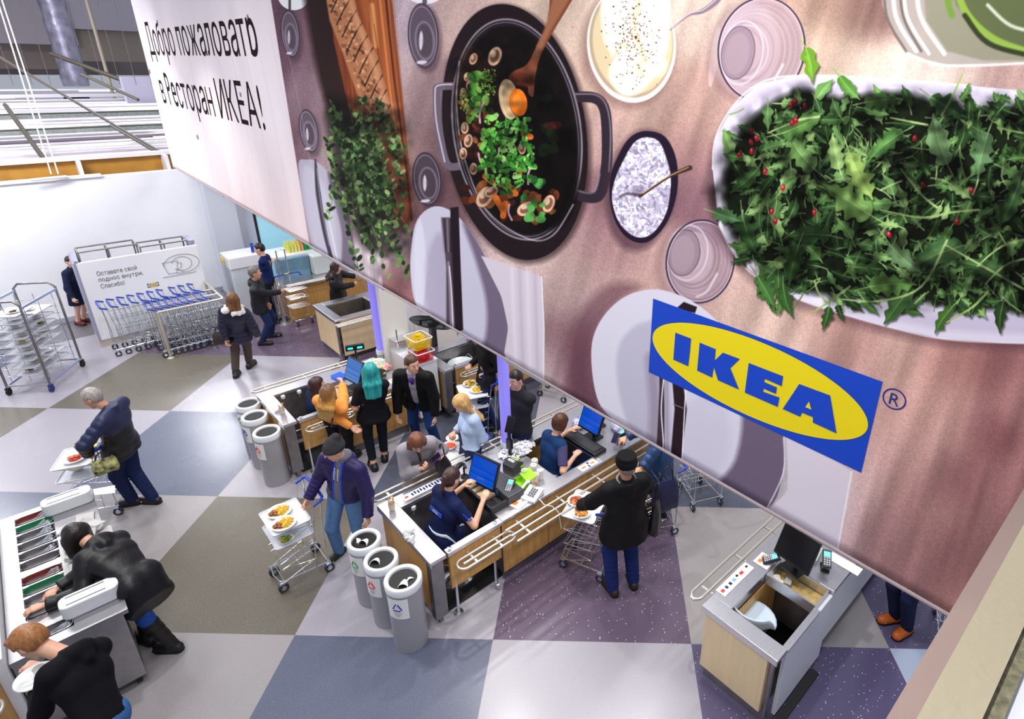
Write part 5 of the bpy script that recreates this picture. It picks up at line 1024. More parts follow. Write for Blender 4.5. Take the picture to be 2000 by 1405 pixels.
# older man's cart, far left
c = cart(CT(152, 893, 203), math.radians(203), 'tray cart with white trays pushed by the grey haired man')
p = on_cart(c, .04, 0); tray(p, LV[2], c.rotation_euler.z, 'upper tray with sausages and a yellow pack before the grey haired man'); tray(p+cart_axes(c.rotation_euler.z)[0]*.0, LV[1], c.rotation_euler.z, 'lower tray with pale soup before the grey haired man')
q = on_cart(c, .04, .05); plate(q, LV[2]+.01, 'plate with red sausages before the grey haired man'); pile(q, LV[2]+.01, .07, .03, ['c23a1c', 'e88a4a', 'd8602c'], 34, 'red sausages and salmon on the grey haired man plate', seed=9)
q = on_cart(c, .08, -.02); plate(q, LV[1]+.01, 'bowl of yellow soup on the grey haired man lower tray', .1, 'bowl'); soup(q, LV[1]+.008, .1, 'd6c23c', 'yellow soup on the grey haired man lower tray')
q = on_cart(c, -.1, -.1); w = MB(); w.box((0, 0, .03), (.16, .11, .05), .3); w.box((0, 0, .056), (.1, .07, .004), .3, 1); tag(w.build('snack_pack', [BLUED, YEL], None, (), ST(0, 0)*0+np.array([q[0], q[1], LV[2]+.02])) if False else w.build('snack_pack', [BLUED, YEL], None, .004, (q[0], q[1], LV[2]+.02)), 'blue and yellow snack pack on the grey haired man cart', 'snack pack')
# empty cart of the man at the far left queue
cart(G(588, 628), math.radians(-42), 'empty wire tray cart pushed by the man near the barrier posts')
# cart by the black hat man
c = cart(CT(1142, 990, 160), math.radians(160), 'tray cart with fries and rolls in front of the man in the black hat')
p = on_cart(c, .03, 0); tray(p, LV[2], c.rotation_euler.z, 'tray with three plates in front of the man in the black hat')
for (lx, ly, cl, lb) in ((-.02, -.12, FRY, 'fries'), (.02, .12, ['e8a848', 'c8782c', 'f0c878'], 'golden rolls'), (.14, -.03, ['d89a60', 'b8662c', 'a84838'], 'meat slices')):
    q = on_cart(c, lx, ly); plate(q, LV[2]+.01, 'plate of %s in front of the man in the black hat' % lb, .1); pile(q, LV[2]+.01, .08, .035, cl, 50, '%s on a plate in front of the man in the black hat' % lb, shape='stick' if cl is FRY else 'b', seed=11)
# blonde girl's cart
c = cart(CT(893, 890, 232), math.radians(232), 'tray cart with soup and potatoes steered by the blonde girl')
p = on_cart(c, .03, 0); tray(p, LV[2], c.rotation_euler.z, 'tray with red soup and potatoes steered by the blonde girl')
q = G(879, 878, LV[2]); plate(q, LV[2]+.01, 'bowl of red soup between the blonde girl and the grey coat', .088, 'bowl'); soup(q, LV[2]+.01, .088, 'd8481c', 'red tomato soup between the blonde girl and the grey coat')
q = G(907, 878, LV[2]); plate(q, LV[2]+.01, 'plate of yellow potatoes right of the red soup', .105); pile(q, LV[2]+.01, .07, .035, EGG+['e8c83a'], 40, 'yellow potatoes right of the red soup', shape='b', seed=13, el=.8)
q = G(884, 860, LV[2]); plate(q, LV[2]+.01, 'small plate with crumbs behind the red soup', .082); pile(q, LV[2]+.01, .03, .012, VEG+MEAT, 10, 'few crumbs on the small plate behind the red soup', seed=14)
# cart of the man in black behind (head hidden by the banner)
c = cart(CT(922, 764, 205), math.radians(205), 'tray cart with two plates of fries before the man in the black shirt')
p = on_cart(c, .03, 0); tray(p, LV[2], c.rotation_euler.z, 'upper tray with fries before the man in the black shirt'); tray(p, LV[1], c.rotation_euler.z, 'lower tray before the man in the black shirt')
for q, lb in ((G(919, 753, LV[2]), 'far'), (G(932, 765, LV[2]), 'near')): plate(q, LV[2]+.01, lb+' plate of fries before the man in the black shirt', .11); pile(q, LV[2]+.01, .08, .035, FRY+(['4a3418'] if lb == 'far' else []), 50, lb+' heap of fries before the man in the black shirt', seed=15)
# carts beyond, at the banner edge
c = cart(G(1362, 968), math.radians(110), 'empty tray cart half hidden under the banner near the padded blue coat'); tray(on_cart(c, .03, 0), LV[2], c.rotation_euler.z, 'empty white tray on the cart half hidden under the banner')
cart(G(1085, 770), math.radians(160), 'tray cart behind the man on the phone'); cart(G(1125, 745), math.radians(20), 'tray cart next to the banner edge right of the phone man')
c = cart(G(1268, 1030), math.radians(200), 'tray cart partly hidden behind the man in the black hat')
cart(G(1862, 1240), math.radians(70), 'tray cart at the parapet edge beside the orange shoes')
cart(G(655, 655)+np.array([.55, 1.2, 0]), math.radians(30), 'tray cart held by the woman in black at the rear counter')
# grey floor sign under the cart
# nested carts in the corral
ax = ST(1, 0); ax = ax/np.linalg.norm(ax)
lbn = ['leftmost', 'second from the left', 'third from the left', 'fourth from the left', 'fifth from the left', 'sixth from the left', 'seventh from the left', 'eighth from the left', 'ninth from the left', 'rightmost']
for row, (t0, n, s0) in enumerate(((-13.55, 10, .88), (-12.92, 9, 1.5))):
    for i in range(n):
        s_ = s0+i*(.155 if row == 0 else .105)+(.05 if i > 6 else 0)
        cart(ST(s_, t0), R45+PI*0, '%s of the nested carts in the %s row at the white sign' % (lbn[i] if i < n-1 else 'rightmost', ('rear', 'front')[row]), 'nested tray carts at the tray return sign', True)
# corral rail
R = at_st('cart_rail', 1.32, -12.62, 0, 0, 'steel tube rail fencing the nested carts before the white sign', 'rail')
w = MB(); w.tube([(0, 0, 0), (0, 0, .93)], .024, 12); w.lathe([(.06, 0), (.06, .015), (.03, .03)], (0, 0, 0), 16); w.build('rail_post', RAILM, R)
w = MB(); w.tube([(0, 0, .93), (1.05, 0, .93)], .021, 12); w.build('top_rail', RAILM, R)
w = MB(); w.tube([(0, .35, 0), (0, .35, .93)], .022, 10); w.build('rail_post', RAILM, R)
for y in (.35, .7): w = MB(); w.tube([(-.1, y, .93), (1.05, y, .93)], .018, 10); w.build('guide_rail', RAILM, R)
w = MB(); w.tube([(1.05, -.0, .93), (1.05, 1.3, .93), (1.05, 1.3, 0)], .024, 10); w.build('side_rail', RAILM, R)

# ================================================================== tray return sign (white panel box with rails on top)
R = at_st('tray_return_sign', .45, -14.0, 0, 0, 'large white tray return panel with black lettering and a drawn cup', 'sign panel')
w = MB(); w.bb(0, 1.95, .0, .06, .15, 1.69); w.build('front_board', mat('sign_white', 'f3f3f6', .4), R, .004)
w = MB(); w.bb(0, .04, -.004, .8, .15, 1.70); w.bb(1.91, 1.95, .06, .8, .15, 1.70); w.bb(0, 1.95, .76, .8, .15, 1.5); w.build('side_board', mat('lilac_edge', '9c9cb4', .4), R, .004)
w = MB(); w.bb(0, 1.95, .01, .05, 0, .15); w.bb(0, .05, .05, .8, 0, .15); w.build('plinth', mat('beige_plinth', 'c2b8ae', .4), R)
w = MB(); w.box((.05, .4, 1.72), (.06, .8, .03)); w.box((1.9, .4, 1.74), (.1, .5, .05)); w.build('edge_cap', mat('lilac_edge', ''), R)
for (x0, x1) in ((.12, 1.0), (1.04, 1.82)):
    w = MB()
    for y in (.15, .55): w.tube([(x0, y, 1.85 if x0 < 1 else 1.78), (x1, y, 1.85 if x0 < 1 else 1.78)], .016, 8)
    for x in (x0, (x0+x1)/2, x1): w.tube([(x, .15, 1.68), (x, .15, 1.85 if x0 < 1 else 1.78), (x, .55, 1.85 if x0 < 1 else 1.78), (x, .55, 1.5)], .014, 8)
    w.build('sign_rail', STEELD, R)
def SW(x, z, off): p = ST(.45, -14.0)+np.array([ax[0], ax[1], 0])*x; n_ = ST(0, 1); return p+n_*off+np.array([0, 0, z])
def sfr(x, z, off):
    v = (x, -off, z); return v
TB = mat('sign_text', '2a2528', .5)
for k, (tx, z, x1) in enumerate((('Оставьте свой', 1.40, .89), ('поднос внутри.', 1.28, .96), ('Спасибо!', 1.15, .64))): text_on(tx, .28, x1, z, .085, R, TB, off=.003, name='sign_lettering', frame=sfr)
def flatp(name, pts, off, m, par):
    w = MB(); w.add([(x, -off, z) for x, z in pts], [tuple(range(len(pts)))]); return w.build(name, m, par)
q = flatp('small_logo', [(.97, 1.0), (1.16, 1.0), (1.16, 1.08), (.97, 1.08)], .003, IKB, R); flatp('logo_oval', [(1.065+.09*math.cos(a), 1.04+.036*math.sin(a)) for a in np.linspace(0, 2*PI, 33)[:-1]], .005, IKY, q); text_on('IKEA', 1.005, 1.125, 1.023, .036, q, IKB, off=.007, name='logo_letters', frame=sfr, wt=.012)
LN = mat('line_grey', '8a8890', .5)
def fl(pts, name='cup_drawing'): w = MB(); w.tube([(x, -.003, z) for x, z in pts], .005, 5); return w.build(name, LN, R)
fl([(1.30, 1.44), (1.36, 1.20), (1.50, 1.20), (1.56, 1.44), (1.30, 1.44)]); fl([(1.42+.3*math.cos(a)+.2, 1.37+.19*math.sin(a)) for a in np.linspace(-2.0, 3.3, 40)], 'plate_drawing'); fl([(1.62+.17*math.cos(a), 1.37+.14*math.sin(a)) for a in np.linspace(-2.5, 2.9, 34)], 'plate_drawing'); fl([(1.25, 1.15), (1.80, 1.15), (1.82, 1.18)], 'tray_drawing'); fl([(1.54, 1.40), (1.62, 1.38), (1.58, 1.28), (1.52, 1.27), (1.64, 1.18)], 'handle_drawing')

# ================================================================== tray rack at the left
fl_, fr_, br_ = G(30, 765), G(103, 765), G(163, 716)
ang = math.atan2(*(br_-fr_)[1::-1]); wid = float(np.linalg.norm(fr_-fl_)); dep = float(np.linalg.norm(br_-fr_))
def rack(org, label, ntr=9, part=False):
    R = empty('tray_rack', tuple(org), ang-PI/2, label, 'tray rack', 'steel tray racks'); H_ = 1.62
    w = MB()
    for y in (0, dep): w.tube([(0, y, .12), (0, y, H_-.08), (-.08, y, H_), (-wid+.08, y, H_), (-wid, y, H_-.08), (-wid, y, .12)], .019, 10)
    w.build('post_frame', STEELD, R)
    for x in (0, -wid): w = MB(); w.box((x, dep/2, .16), (.03, dep, .035)); w.build('side_bar', mat('blue_steel', 'b4c0dc', .3, .5), R); w = MB(); w.box((x, dep/2, H_-.12), (.03, dep, .035)); w.build('side_bar', mat('blue_steel'), R)
    w = MB(); [w.box((-wid/2, y, .16), (wid, .03, .03)) for y in (0, dep)]; w.build('cross_bar', STEEL, R)
    w = MB()
    for y in (.1, dep/2, dep-.1):
        for x in (-.03, -wid+.03, -wid/2): w.tube([(x, y, .16), (x, y, H_-.15)], .006, 5)
    w.build('wire_guide', CHROME, R)
    for i in range(ntr):
        w = MB()
        for y in (.06, dep-.06): w.tube([(-.02, y, .30+i*.13), (-wid+.02, y, .30+i*.13)], .004, 5)
        w.build('tray_runner', CHROME, R)
    for k, (x, y) in enumerate(((0, 0), (-wid, 0), (0, dep), (-wid, dep))):
        w = MB(); w.tube([(x-.016, y, .055), (x+.016, y, .055)], .055, 16); w.box((x, y, .115), (.05, .07, .03)); w.build('caster', BLUED if k == 0 else RUBK, R)
    return R
RK = rack(fr_, 'steel rack full of used trays standing before the tread plate')
ra, rb = np.array([math.cos(ang-PI/2), math.sin(ang-PI/2), 0]), np.array([math.cos(ang), math.sin(ang), 0])
rg_ = random.Random(4)
for i in range(9):
    for j in range(2):
        z = .305+i*.13; p_ = fr_-ra*(wid/2)+rb*(dep*(.27+.46*j)); side = ('front', 'back')[j]; lv = ('lowest', 'second', 'third', 'fourth', 'fifth', 'sixth', 'seventh', 'eighth', 'topmost')[i]
        if j == 1 and i in (2, 8): continue
        tray(p_, z, ang+PI/2, 'used tray, %s level at the %s of the steel rack' % (lv, side), 'used trays in the steel rack')
        q = p_+ra*rg_.uniform(-.08, .08)+rb*rg_.uniform(-.04, .04); plate(q, z+.006, 'used plate, %s level at the %s of the steel rack' % (lv, side), .105, 'plate', 'used plates in the steel rack')
        if rg_.random() < .65: pile(q, z+.008, .05, .018, rg_.choice([FRY, MEAT, ['e8e4dc', 'c8b8a0'], ['3a2418', '6a4020'], VEG]), 12, 'leftovers, %s level at the %s of the steel rack' % (lv, side), seed=i*3+j, name='food_leftovers', group='leftovers in the steel rack')
RK2 = rack(fl_-ra*.75-rb*-.55, 'second steel tray rack cut off by the left edge of the photo', 5)

# ================================================================== cutlery station
R = at_st('cutlery_station', -.62, -6.42, 0, 0, 'stainless cutlery station at the lower left with rows of sunken pans', 'cutlery station')
w = MB(); STEELM = mat('dull_steel', 'a9a7ab', .34, .9, noise=.1, scale=12, stretch=(1, 8, 1)); w.bb(-.34, .36, -1.05, 1.05, .1, .84); w.build('station_body', STEELM, R, .006)
PT = [(-7.33+.158*i+(.07 if i > 5 else 0)) for i in range(12)]; PT = PT[:10]+[PT[11]]
w = MB(); xs0, xs1 = -.22, .06
w.bb(-.34, xs0, -1.07, 1.07, .84, .88); w.bb(xs1, .40, -1.07, 1.07, .84, .88); ys_ = [-6.42-t for t in PT]
edges = [1.07]
for y in ys_: edges += [y+.064, y-.064]
edges.append(-1.07)
for k in range(0, len(edges), 2): w.bb(xs0, xs1, edges[k+1], edges[k], .84, .88)
w.build('station_top', STEELM, R)
w = MB(); w.bb(-.42, -.35, -1.1, 1.12, 0, .99); w.build('back_board', WHITE, R, .006)
w = MB(); [w.tube([(x-.02, y, .05), (x+.02, y, .05)], .05, 14) for x, y in ((.3, -.98),)]; w.build('caster', RUBK, R)
KND = ['8c3a30', '1f8a5a', 'cut', 'cut', 'cut', 'steel', '8c3a30', '1f8a5a', 'cut', 'steel', 'cut']
NMS = ['red pan farthest back', 'green pan behind the woman hair', 'first cutlery pan after the green one', 'second cutlery pan after the far green one', 'third cutlery pan after the far green one', 'empty steel pan in the middle', 'red pan beside the woman sleeve', 'green pan under the woman sleeve', 'cutlery pan under the woman hand', 'steel pan between the hand and the brown haired man', 'cutlery pan under the chin of the young man']
for i, (t, kd) in enumerate(zip(PT, KND)):
    Q = at_st('cutlery_pan', -.70, t, 0, 0, NMS[i]+' of the cutlery station', 'pan', 'sunken pans of the cutlery station')
    P = rrect(-.14, .14, -.062, .062, .055, 5); n = len(P); m_ = STEELD if kd in ('cut', 'steel') else mat('pan_'+kd, kd, .25, .2, noise=.1, scale=8)
    P2 = [(x*.97, y*.94) for x, y in P]; P3 = [(x*.93, y*.88) for x, y in P]
    w = MB(); vs = [(x, y, .886) for x, y in P]+[(x, y, .888) for x, y in P2]+[(x, y, .80) for x, y in P3]
    w.add(vs, [(k, (k+1) % n, n+(k+1) % n, n+k) for k in range(n)], 0); w.add(vs[n:], [(k, (k+1) % n, n+(k+1) % n, n+k) for k in range(n)]+[tuple(range(n, 2*n))], 1, True); w.build('pan_shell', [STEELM, m_], Q)
    if kd == 'cut' or i in (0, 1, 6):
        rq = random.Random(i); kc = 16 if kd == 'cut' else 5
        for k in range(kc):
            w = MB(); x0 = rq.uniform(-.02, .03); y0 = rq.uniform(-.03, .03); a = rq.uniform(-.35, .35); L_ = .17
            w.tube([(x0+.02-L_/2*math.cos(a)*.9, y0-L_/2*math.sin(a), .815+rq.random()*.02), (x0+.02, y0, .84+rq.random()*.02), (x0+.04+L_/2*math.cos(a)*.6, y0+L_/2*math.sin(a), .87+rq.random()*.025)], [.005, .004, .009], 6)
            if k == 0: first = w.build('cutlery_piece', CHROME, None, loc=tuple(ST(-.70, t)), rz=R45); o = first
            else: o = w.build('cutlery_piece', CHROME, None, loc=tuple(ST(-.70, t)), rz=R45)
            tag(o, 'steel cutlery lying in the %s' % NMS[i], 'cutlery', 'cutlery in the station pans')
def napk(s, t, label, k=1.):
    Q = at_st('napkin_dispenser', s, t, .88, 0, label, 'napkin dispenser', 'white napkin dispensers')
    P = rrect(-.17, .23, -.085, .085, .06, 5); w = MB(); w.prism(P, 0, .13); w.build('dispenser_body', WHITEP, Q, .01)
    w = MB(); w.bb(-.12, .14, -.05, -.044, .131, .134); w.bb(-.12, .14, .044, .05, .131, .134); w.build('paper_slot', mat('slot_dark', '5a6068', .5), Q)
    w = MB(); w.add([(.24, -.06, .05), (.40, -.08, .0), (.42, .06, .01), (.24, .07, .05), (.24, -.06, .052), (.40, -.08, .003), (.42, .06, .013), (.24, .07, .052)], [(3, 2, 1, 0), (4, 5, 6, 7), (0, 1, 5, 4), (1, 2, 6, 5), (2, 3, 7, 6), (3, 0, 4, 7)]); w.build('napkin_tongue', PAPER, Q)
napk(-.45, -7.30, 'white napkin dispenser at the far end of the cutlery station'); napk(-.45, -5.62, 'white napkin dispenser at the near end beside the bending woman')
crumple('cutlery_sleeve_heap', -.38, -6.5, .88, .13, .5, .02, 26, 'loose white cutlery sleeves spread on the cutlery station', 'paper sleeves', mat('sleeve_paper', 'cfccc9', .6), .1, seed=21)
Q = at_st('dirty_tray_board', -.36, -6.2, .885, 0, 'smooth white board lying on the cutlery station before the woman', 'board'); w = MB(); w.prism(rrect(-.2, .2, -.45, .45, .02), 0, .01); w.build('board_sheet', mat('satin_white', 'c0bebc', .35), Q)
# oak corner counter with rail at the bottom left
R = at_st('corner_counter', -1.04, -5.28, 0, 0, 'oak counter with steel top and round rail at the bottom left corner', 'counter')
w = MB(); w.bb(-1.6, 0, 0, .5, .12, .83); w.build('counter_body', OAK, R); w = MB(); w.bb(-1.6, .0, -.02, .5, .83, .87); w.build('counter_top', STEEL, R); w = MB(); w.bb(-1.6, -.03, .03, .5, 0, .12); w.build('counter_kick', STEELD, R)
w = MB(); w.tube(loop(-1.2, -.0, -.24, -.06, .74, .08), .015, 8, closed=True); w.tube([(-1.1, -.15, .74), (-.08, -.15, .74)], .012, 8); w.build('counter_rail', RAILM, R)

# ================================================================== far left: white bins, barrier posts, drinks counter
R = at_st('white_cabinet', 3.2, -14.3, 0, 0, 'white waste cabinet with sloping lid against the back wall', 'cabinet')
w = MB(); w.bb(-.3, .3, -.3, .3, 0, 1.0); w.build('cabinet_body', mat('pale_cabinet', 'd6dce6', .4), R, .01); w = MB(); w.bb(-.32, .32, -.32, .32, 1.04, 1.30); w.build('cabinet_lid', WHITE, R, .02); w = MB(); w.bb(-.3, .3, -.3, .3, .99, 1.045); w.build('cabinet_gap', mat('pale_cabinet', ''), R)
w = MB(); w.add([(0, 0, 0), (.0, .14, 0), (.0, .07, .18), (.02, 0, 0), (.02, .14, 0), (.02, .07, .18)], [(0, 1, 2), (5, 4, 3), (0, 3, 4, 1), (1, 4, 5, 2), (2, 5, 3, 0)]); o = w.build('yellow_sign', YEL, R); o.location = (-.36, .0, 1.1)
w = MB(); w.lathe([(.03, 0), (.03, .12), (.02, .14), (.04, .2), (0, .22)], n=12); tag(w.build('spray_bottle', [BLUEP], None, loc=ST(3.42, -14.15, 1.30)), 'blue topped bottle standing on the white waste cabinet', 'bottle')
for i, (px, py, h_, lb) in enumerate(((534, 615, 1.0, 'first'), (545, 628, 1.0, 'second'), (556, 632, 1.0, 'third'), (528, 600, 1.0, 'rear'))):
    g = G(px, py); R = empty('barrier_post', (g[0], g[1], 0), 0, lb+' chrome barrier post beside the man pushing the empty cart', 'barrier post', 'chrome barrier posts')
    w = MB(); w.lathe([(.16, 0), (.16, .012), (.03, .03)], n=28); w.build('post_base', STEEL, R); w = MB(); w.tube([(0, 0, .02), (0, 0, h_)], .028, 14); w.lathe([(.034, h_-.06), (.034, h_+.02), (0, h_+.03)], n=14); w.build('post_tube', CHROME, R)
R = at_st('drinks_counter', 3.68, -13.32, 0, 0, 'drinks counter with steel rails, glass front and oak base at the rear', 'counter')
w = MB(); w.bb(-.1, 2.4, -.35, .35, 0, .74); w.build('oak_base', OAK, R); w = MB(); w.bb(-.15, 2.4, -.42, .42, .74, .80); w.build('steel_top', STEEL, R, .004)
w = MB(); [w.tube([(-.1, y, .84), (2.4, y, .84)], .012, 8) for y in (-.46, -.52, -.58)]; w.build('tray_rail', RAILM, R)
w = MB(); w.bb(.05, .62, .1, .6, .8, 1.22); w.build('glass_case', mat('tinted_glass', '6d93a8', .12, noise=.25, scale=3), R)
w = MB(); w.bb(-.05, 2.4, .2, .98, 1.22, 1.27); w.build('case_shelf', WHITEP, R, .004); w = MB(); w.bb(.64, 1.08, -.1, .35, .8, 1.24); w.build('white_dispenser', mat('shell_white', 'd2dad8', .35), R, .03)
w = MB(); [w.tube([(x, -.05, .8), (x, -.05, 1.5)], .014, 8) for x in (-.05, .12)]; w.tube([(-.05, -.05, 1.5), (.12, -.05, 1.5)], .014, 8); w.build('case_post', CHROME, R)
bc = ['dede6a', 'dede6a', 'e8e08a', 'dede6a', 'e89a6a', '1e9a4a', '1e9a4a', '1e9a4a', '2a7ad8', '2a7ad8', '2a7ad8', '2a62c8']
for i in range(12):
    for j in range(3):
        w = MB(); w.lathe([(.032, 0), (.034, .13), (.014, .18), (.014, .2), (.018, .2), (.018, .22), (0, .222)], n=12); o = w.build('drink_bottle', mat('drink_'+bc[i], bc[i], .15, noise=.2, scale=12), None, loc=ST(4.02+i*.07, -13.72-j*.1, 1.272)); tag(o, '%s drink bottle in the rows on the drinks counter' % {'d': 'pale yellow', 'e': 'orange', '1': 'green', '2': 'blue'}[bc[i][0]] if bc[i] != 'e8e08a' else 'cream yellow drink bottle in the rows on the drinks counter', 'bottle', '%s bottles on the drinks counter' % {'dede6a': 'pale yellow', 'e8e08a': 'cream', 'e89a6a': 'orange', '1e9a4a': 'green', '2a7ad8': 'blue', '2a62c8': 'blue'}[bc[i]])
R = at_st('drinks_fridge', 3.75, -15.2, 0, 0, 'tall drinks fridge with blue lit glass behind the young man in dark blue', 'fridge'); w = MB(); w.bb(0, 1.5, -.3, .4, 0, 2.0); w.build('fridge_body', mat('fridge_grey', 'b8c0cc', .3), R); w = MB(); w.bb(.06, 1.44, -.315, -.3, .3, 1.9); w.build('fridge_glass', mat('fridge_glow', '8fc4d8', .15, emit='a8dcf0', es=.35), R); [MB().bb(x, x+.05, -.33, -.3, .2, 2.0).build('fridge_frame', BLACK, R) for x in (0, 1.45)]
# trays and dishes on the rear birch counter end
R = at_st('steel_sink', 4.9, -11.1, .875, 0, 'stack of steel trays on the rear birch counter', 'tray stack'); w = MB(); [w.prism(rrect(-.2, .2, -.16, .16, .03), .002+i*.02, .012+i*.02) for i in range(4)]; w.build('tray_pile', STEEL, R)

# ================================================================== purple lit tubes
TUBEM = mat('violet_tube', '8f88e0', .25, emit='8478ec', es=.55)
for (px, py, z, lb, zt) in ((745, 690, .9, 'violet lit tube standing in front of the white kitchen wall', 3.4), (990, 870, .9, 'violet lit tube standing between the phone man and the till', 3.4)):
    g = G(px, py, z); R = empty('light_tube', (g[0], g[1], 0), 0, lb, 'light tube', 'violet lit tubes')
    w = MB(); w.tube([(0, 0, .95), (0, 0, zt)], .066, 20); w.build('lit_shaft', TUBEM, R); w = MB(); w.tube([(0, 0, .0), (0, 0, .92)], .07, 20); w.build('clear_foot', mat('tube_foot', 'cfd0dc', .15, alpha=.75), R); w = MB(); w.tube([(0, 0, .90), (0, 0, .97)], .078, 20); w.build('tube_collar', WHITEP, R)

# ================================================================== kitchen side behind the black jacket man
R = at_st('serving_cabinet', 3.62, -7.92, 0, 0, 'white serving cabinet behind the man in the black jacket', 'cabinet')
w = MB(); w.bb(0, .36, -.45, .5, .1, 1.0); w.build('cabinet_body', WHITE, R, .004); w = MB(); w.bb(-.01, .37, -.46, .5, 1.0, 1.03); w.build('cabinet_top', WHITEP, R); w = MB(); w.bb(.02, .34, -.42, .46, 0, .1); w.build('cabinet_kick', STEELD, R)
w = MB(); [w.tube([(x, y, 1.03), (x, y, 1.42)], .01, 6) for x in (.03, .33) for y in (.12, .45)]; w.bb(.0, .36, .1, .47, 1.2, 1.215); w.build('shelf_rack', CHROME, R)
def crate(s, t, z, label, cols, seed):
    R = at_st('food_crate', s, t, z, 0, label, 'food crate', 'clear crates of food'); P = rrect(-.15, .15, -.17, .17, .03); n = len(P)
    w = MB(); vs = [(x*.85, y*.85, 0) for x, y in P]+[(x, y, .16) for x, y in P]; w.add(vs, [tuple(range(n))[::-1]]+[(k, (k+1) % n, n+(k+1) % n, n+k) for k in range(n)], 0, True); w.build('crate_wall', mat('crate_'+cols[0], cols[0], .25, alpha=.5), R)
    w = MB(); w.tube([(x, y, .16) for x, y in P], .009, 6, closed=True); w.build('crate_rim', WHITEP, R)
    pile(ST(s, t), z+.0, .14, .24, cols, 150, 'heap of %s' % label.split(' of ')[1], seed=seed, name='food_heap')
crate(3.81, -7.66, 1.225, 'clear crate of yellow fries above the black jacket man', ['f8d400', 'fbe23c', 'e8b800'], 31); crate(3.80, -7.60, 1.035, 'clear crate of red peppers beside the black jacket shoulder', ['e02430', 'f04848', 'c01424'], 32)
K5 = checkout(4.0, -7.72, .42, 2.6, .16, .9, 2.6, OAK, 'oak and steel counter with white taps and a basin behind the black shirt man', 'checkout counters', fr=None, gate=True)
w = MB(); w.bb(.02, 2.5, .18, .2, .4, .86); w.build('back_wall', STEELD, K5)
tap(4.28, -7.94, .80, 'left tap above the white basin'); tap(4.46, -7.94, .80, 'middle tap above the white basin'); tap(4.66, -7.94, .80, 'right tap above the white basin')
Q = at_st('round_basin', 4.52, -7.68, .62, 0, 'round white basin sunk in the counter under the taps', 'basin'); w = MB(); w.lathe([(0, .01), (.17, .02), (.21, .06), (.215, .07), (.2, .065), (.16, .03), (0, .02)], n=30); w.build('basin_bowl', mat('basin_white', 'dfe6ea', .15), Q); w = MB(); w.tube([(.16, .12, .06), (.24, .16, .09), (.22, .0, .08)], .008, 6); w.build('basin_handle', CHROME, Q)
w = MB(); w.lathe([(0, 0), (.2, .01), (.42, .05), (.44, .07), (.43, .075), (.2, .03), (0, .02)], n=34, sx=.45); w.tube([(-.0, -.25, .05), (0, 0, .12), (0, .25, .05)], .014, 8)
Q = at_st('wok_lid', 4.22, -7.95, 1.34, 20, 'big dark oval lid over the counter at the banner edge', 'lid'); w.build('lid_shell', mat('lid_dark', '1d2224', .12, .5), Q); w = MB(); w.tube([(.03, .1, -.46), (.03, .1, .05)], .014, 8); w.build('lid_stand', STEELD, Q)
crumple('cutlery_heap', 4.98, -7.95, .872, .14, .12, .05, 40, 'heap of wrapped cutlery on the steel top behind the black shirt man', 'cutlery', mat('wrapped_blue', 'dfe4ee', .4, c2='3a4a90', scale=18), .05, seed=41)
R = at_st('pepper_grinder', 3.98, -7.98, 1.035, 0, 'dark slim grinder bottle beside the yellow fries', 'bottle'); w = MB(); w.lathe([(.03, 0), (.03, .12), (.016, .17), (.02, .2), (.02, .24), (0, .25)], n=14); w.build('bottle_glass', mat('brown_glass', '4a1f18', .15), R)
# black window frames of the kitchen wall
FRM = mat('frame_black', '2b2427', .4)
for (px, py, z) in ((783, 690, .8), (848, 660, 1.0)):
    g = G(px, py, z); w = MB(); w.box((0, 0, 1.6), (.07, .07, 3.2)); tag(w.build('frame_post', FRM, loc=(g[0], g[1], 0), rz=R45), ('left' if px < 800 else 'right')+' black steel post of the kitchen frame', 'frame post')
g = G(745, 640, 1.5); slabw = MB()
a_, b_ = st_of(G(735, 700, .9)), st_of(G(783, 690, .9))
a_ = st_of(G(757, 698, .9)); slab('wall_kitchen_left', a_[0], a_[0]+.40, a_[1]-.12, a_[1], 0, 3.2, mat('cream_wall', 'f0ece6', .5))
slab('wall_kitchen_mid', b_[0]+.05, b_[0]+1.3, b_[1]-.55, b_[1]-.45, 0, 3.2, WALLM)
# black shelf thermometer line
w = MB(); w.box((0, 0, 0), (.02, .02, .5)); g = G(810, 640, 1.4)
R = at_st('ceiling_lamp', st_of(G(785, 580, 2.3))[0], st_of(G(785, 580, 2.3))[1]-.3, 2.3, 90, 'small cyan lit lamp strip under the banner edge in the kitchen', 'lamp'); w = MB(); w.box((0, 0, 0), (.5, .05, .04)); w.build('lamp_strip', mat('cyan_lamp', 'b8f0f4', .3, emit='a0f0f8', es=1.6), R); w = MB(); w.tube([(0, 0, .02), (0, 0, .8)], .012, 6); w.build('lamp_rod', STEELD, R)
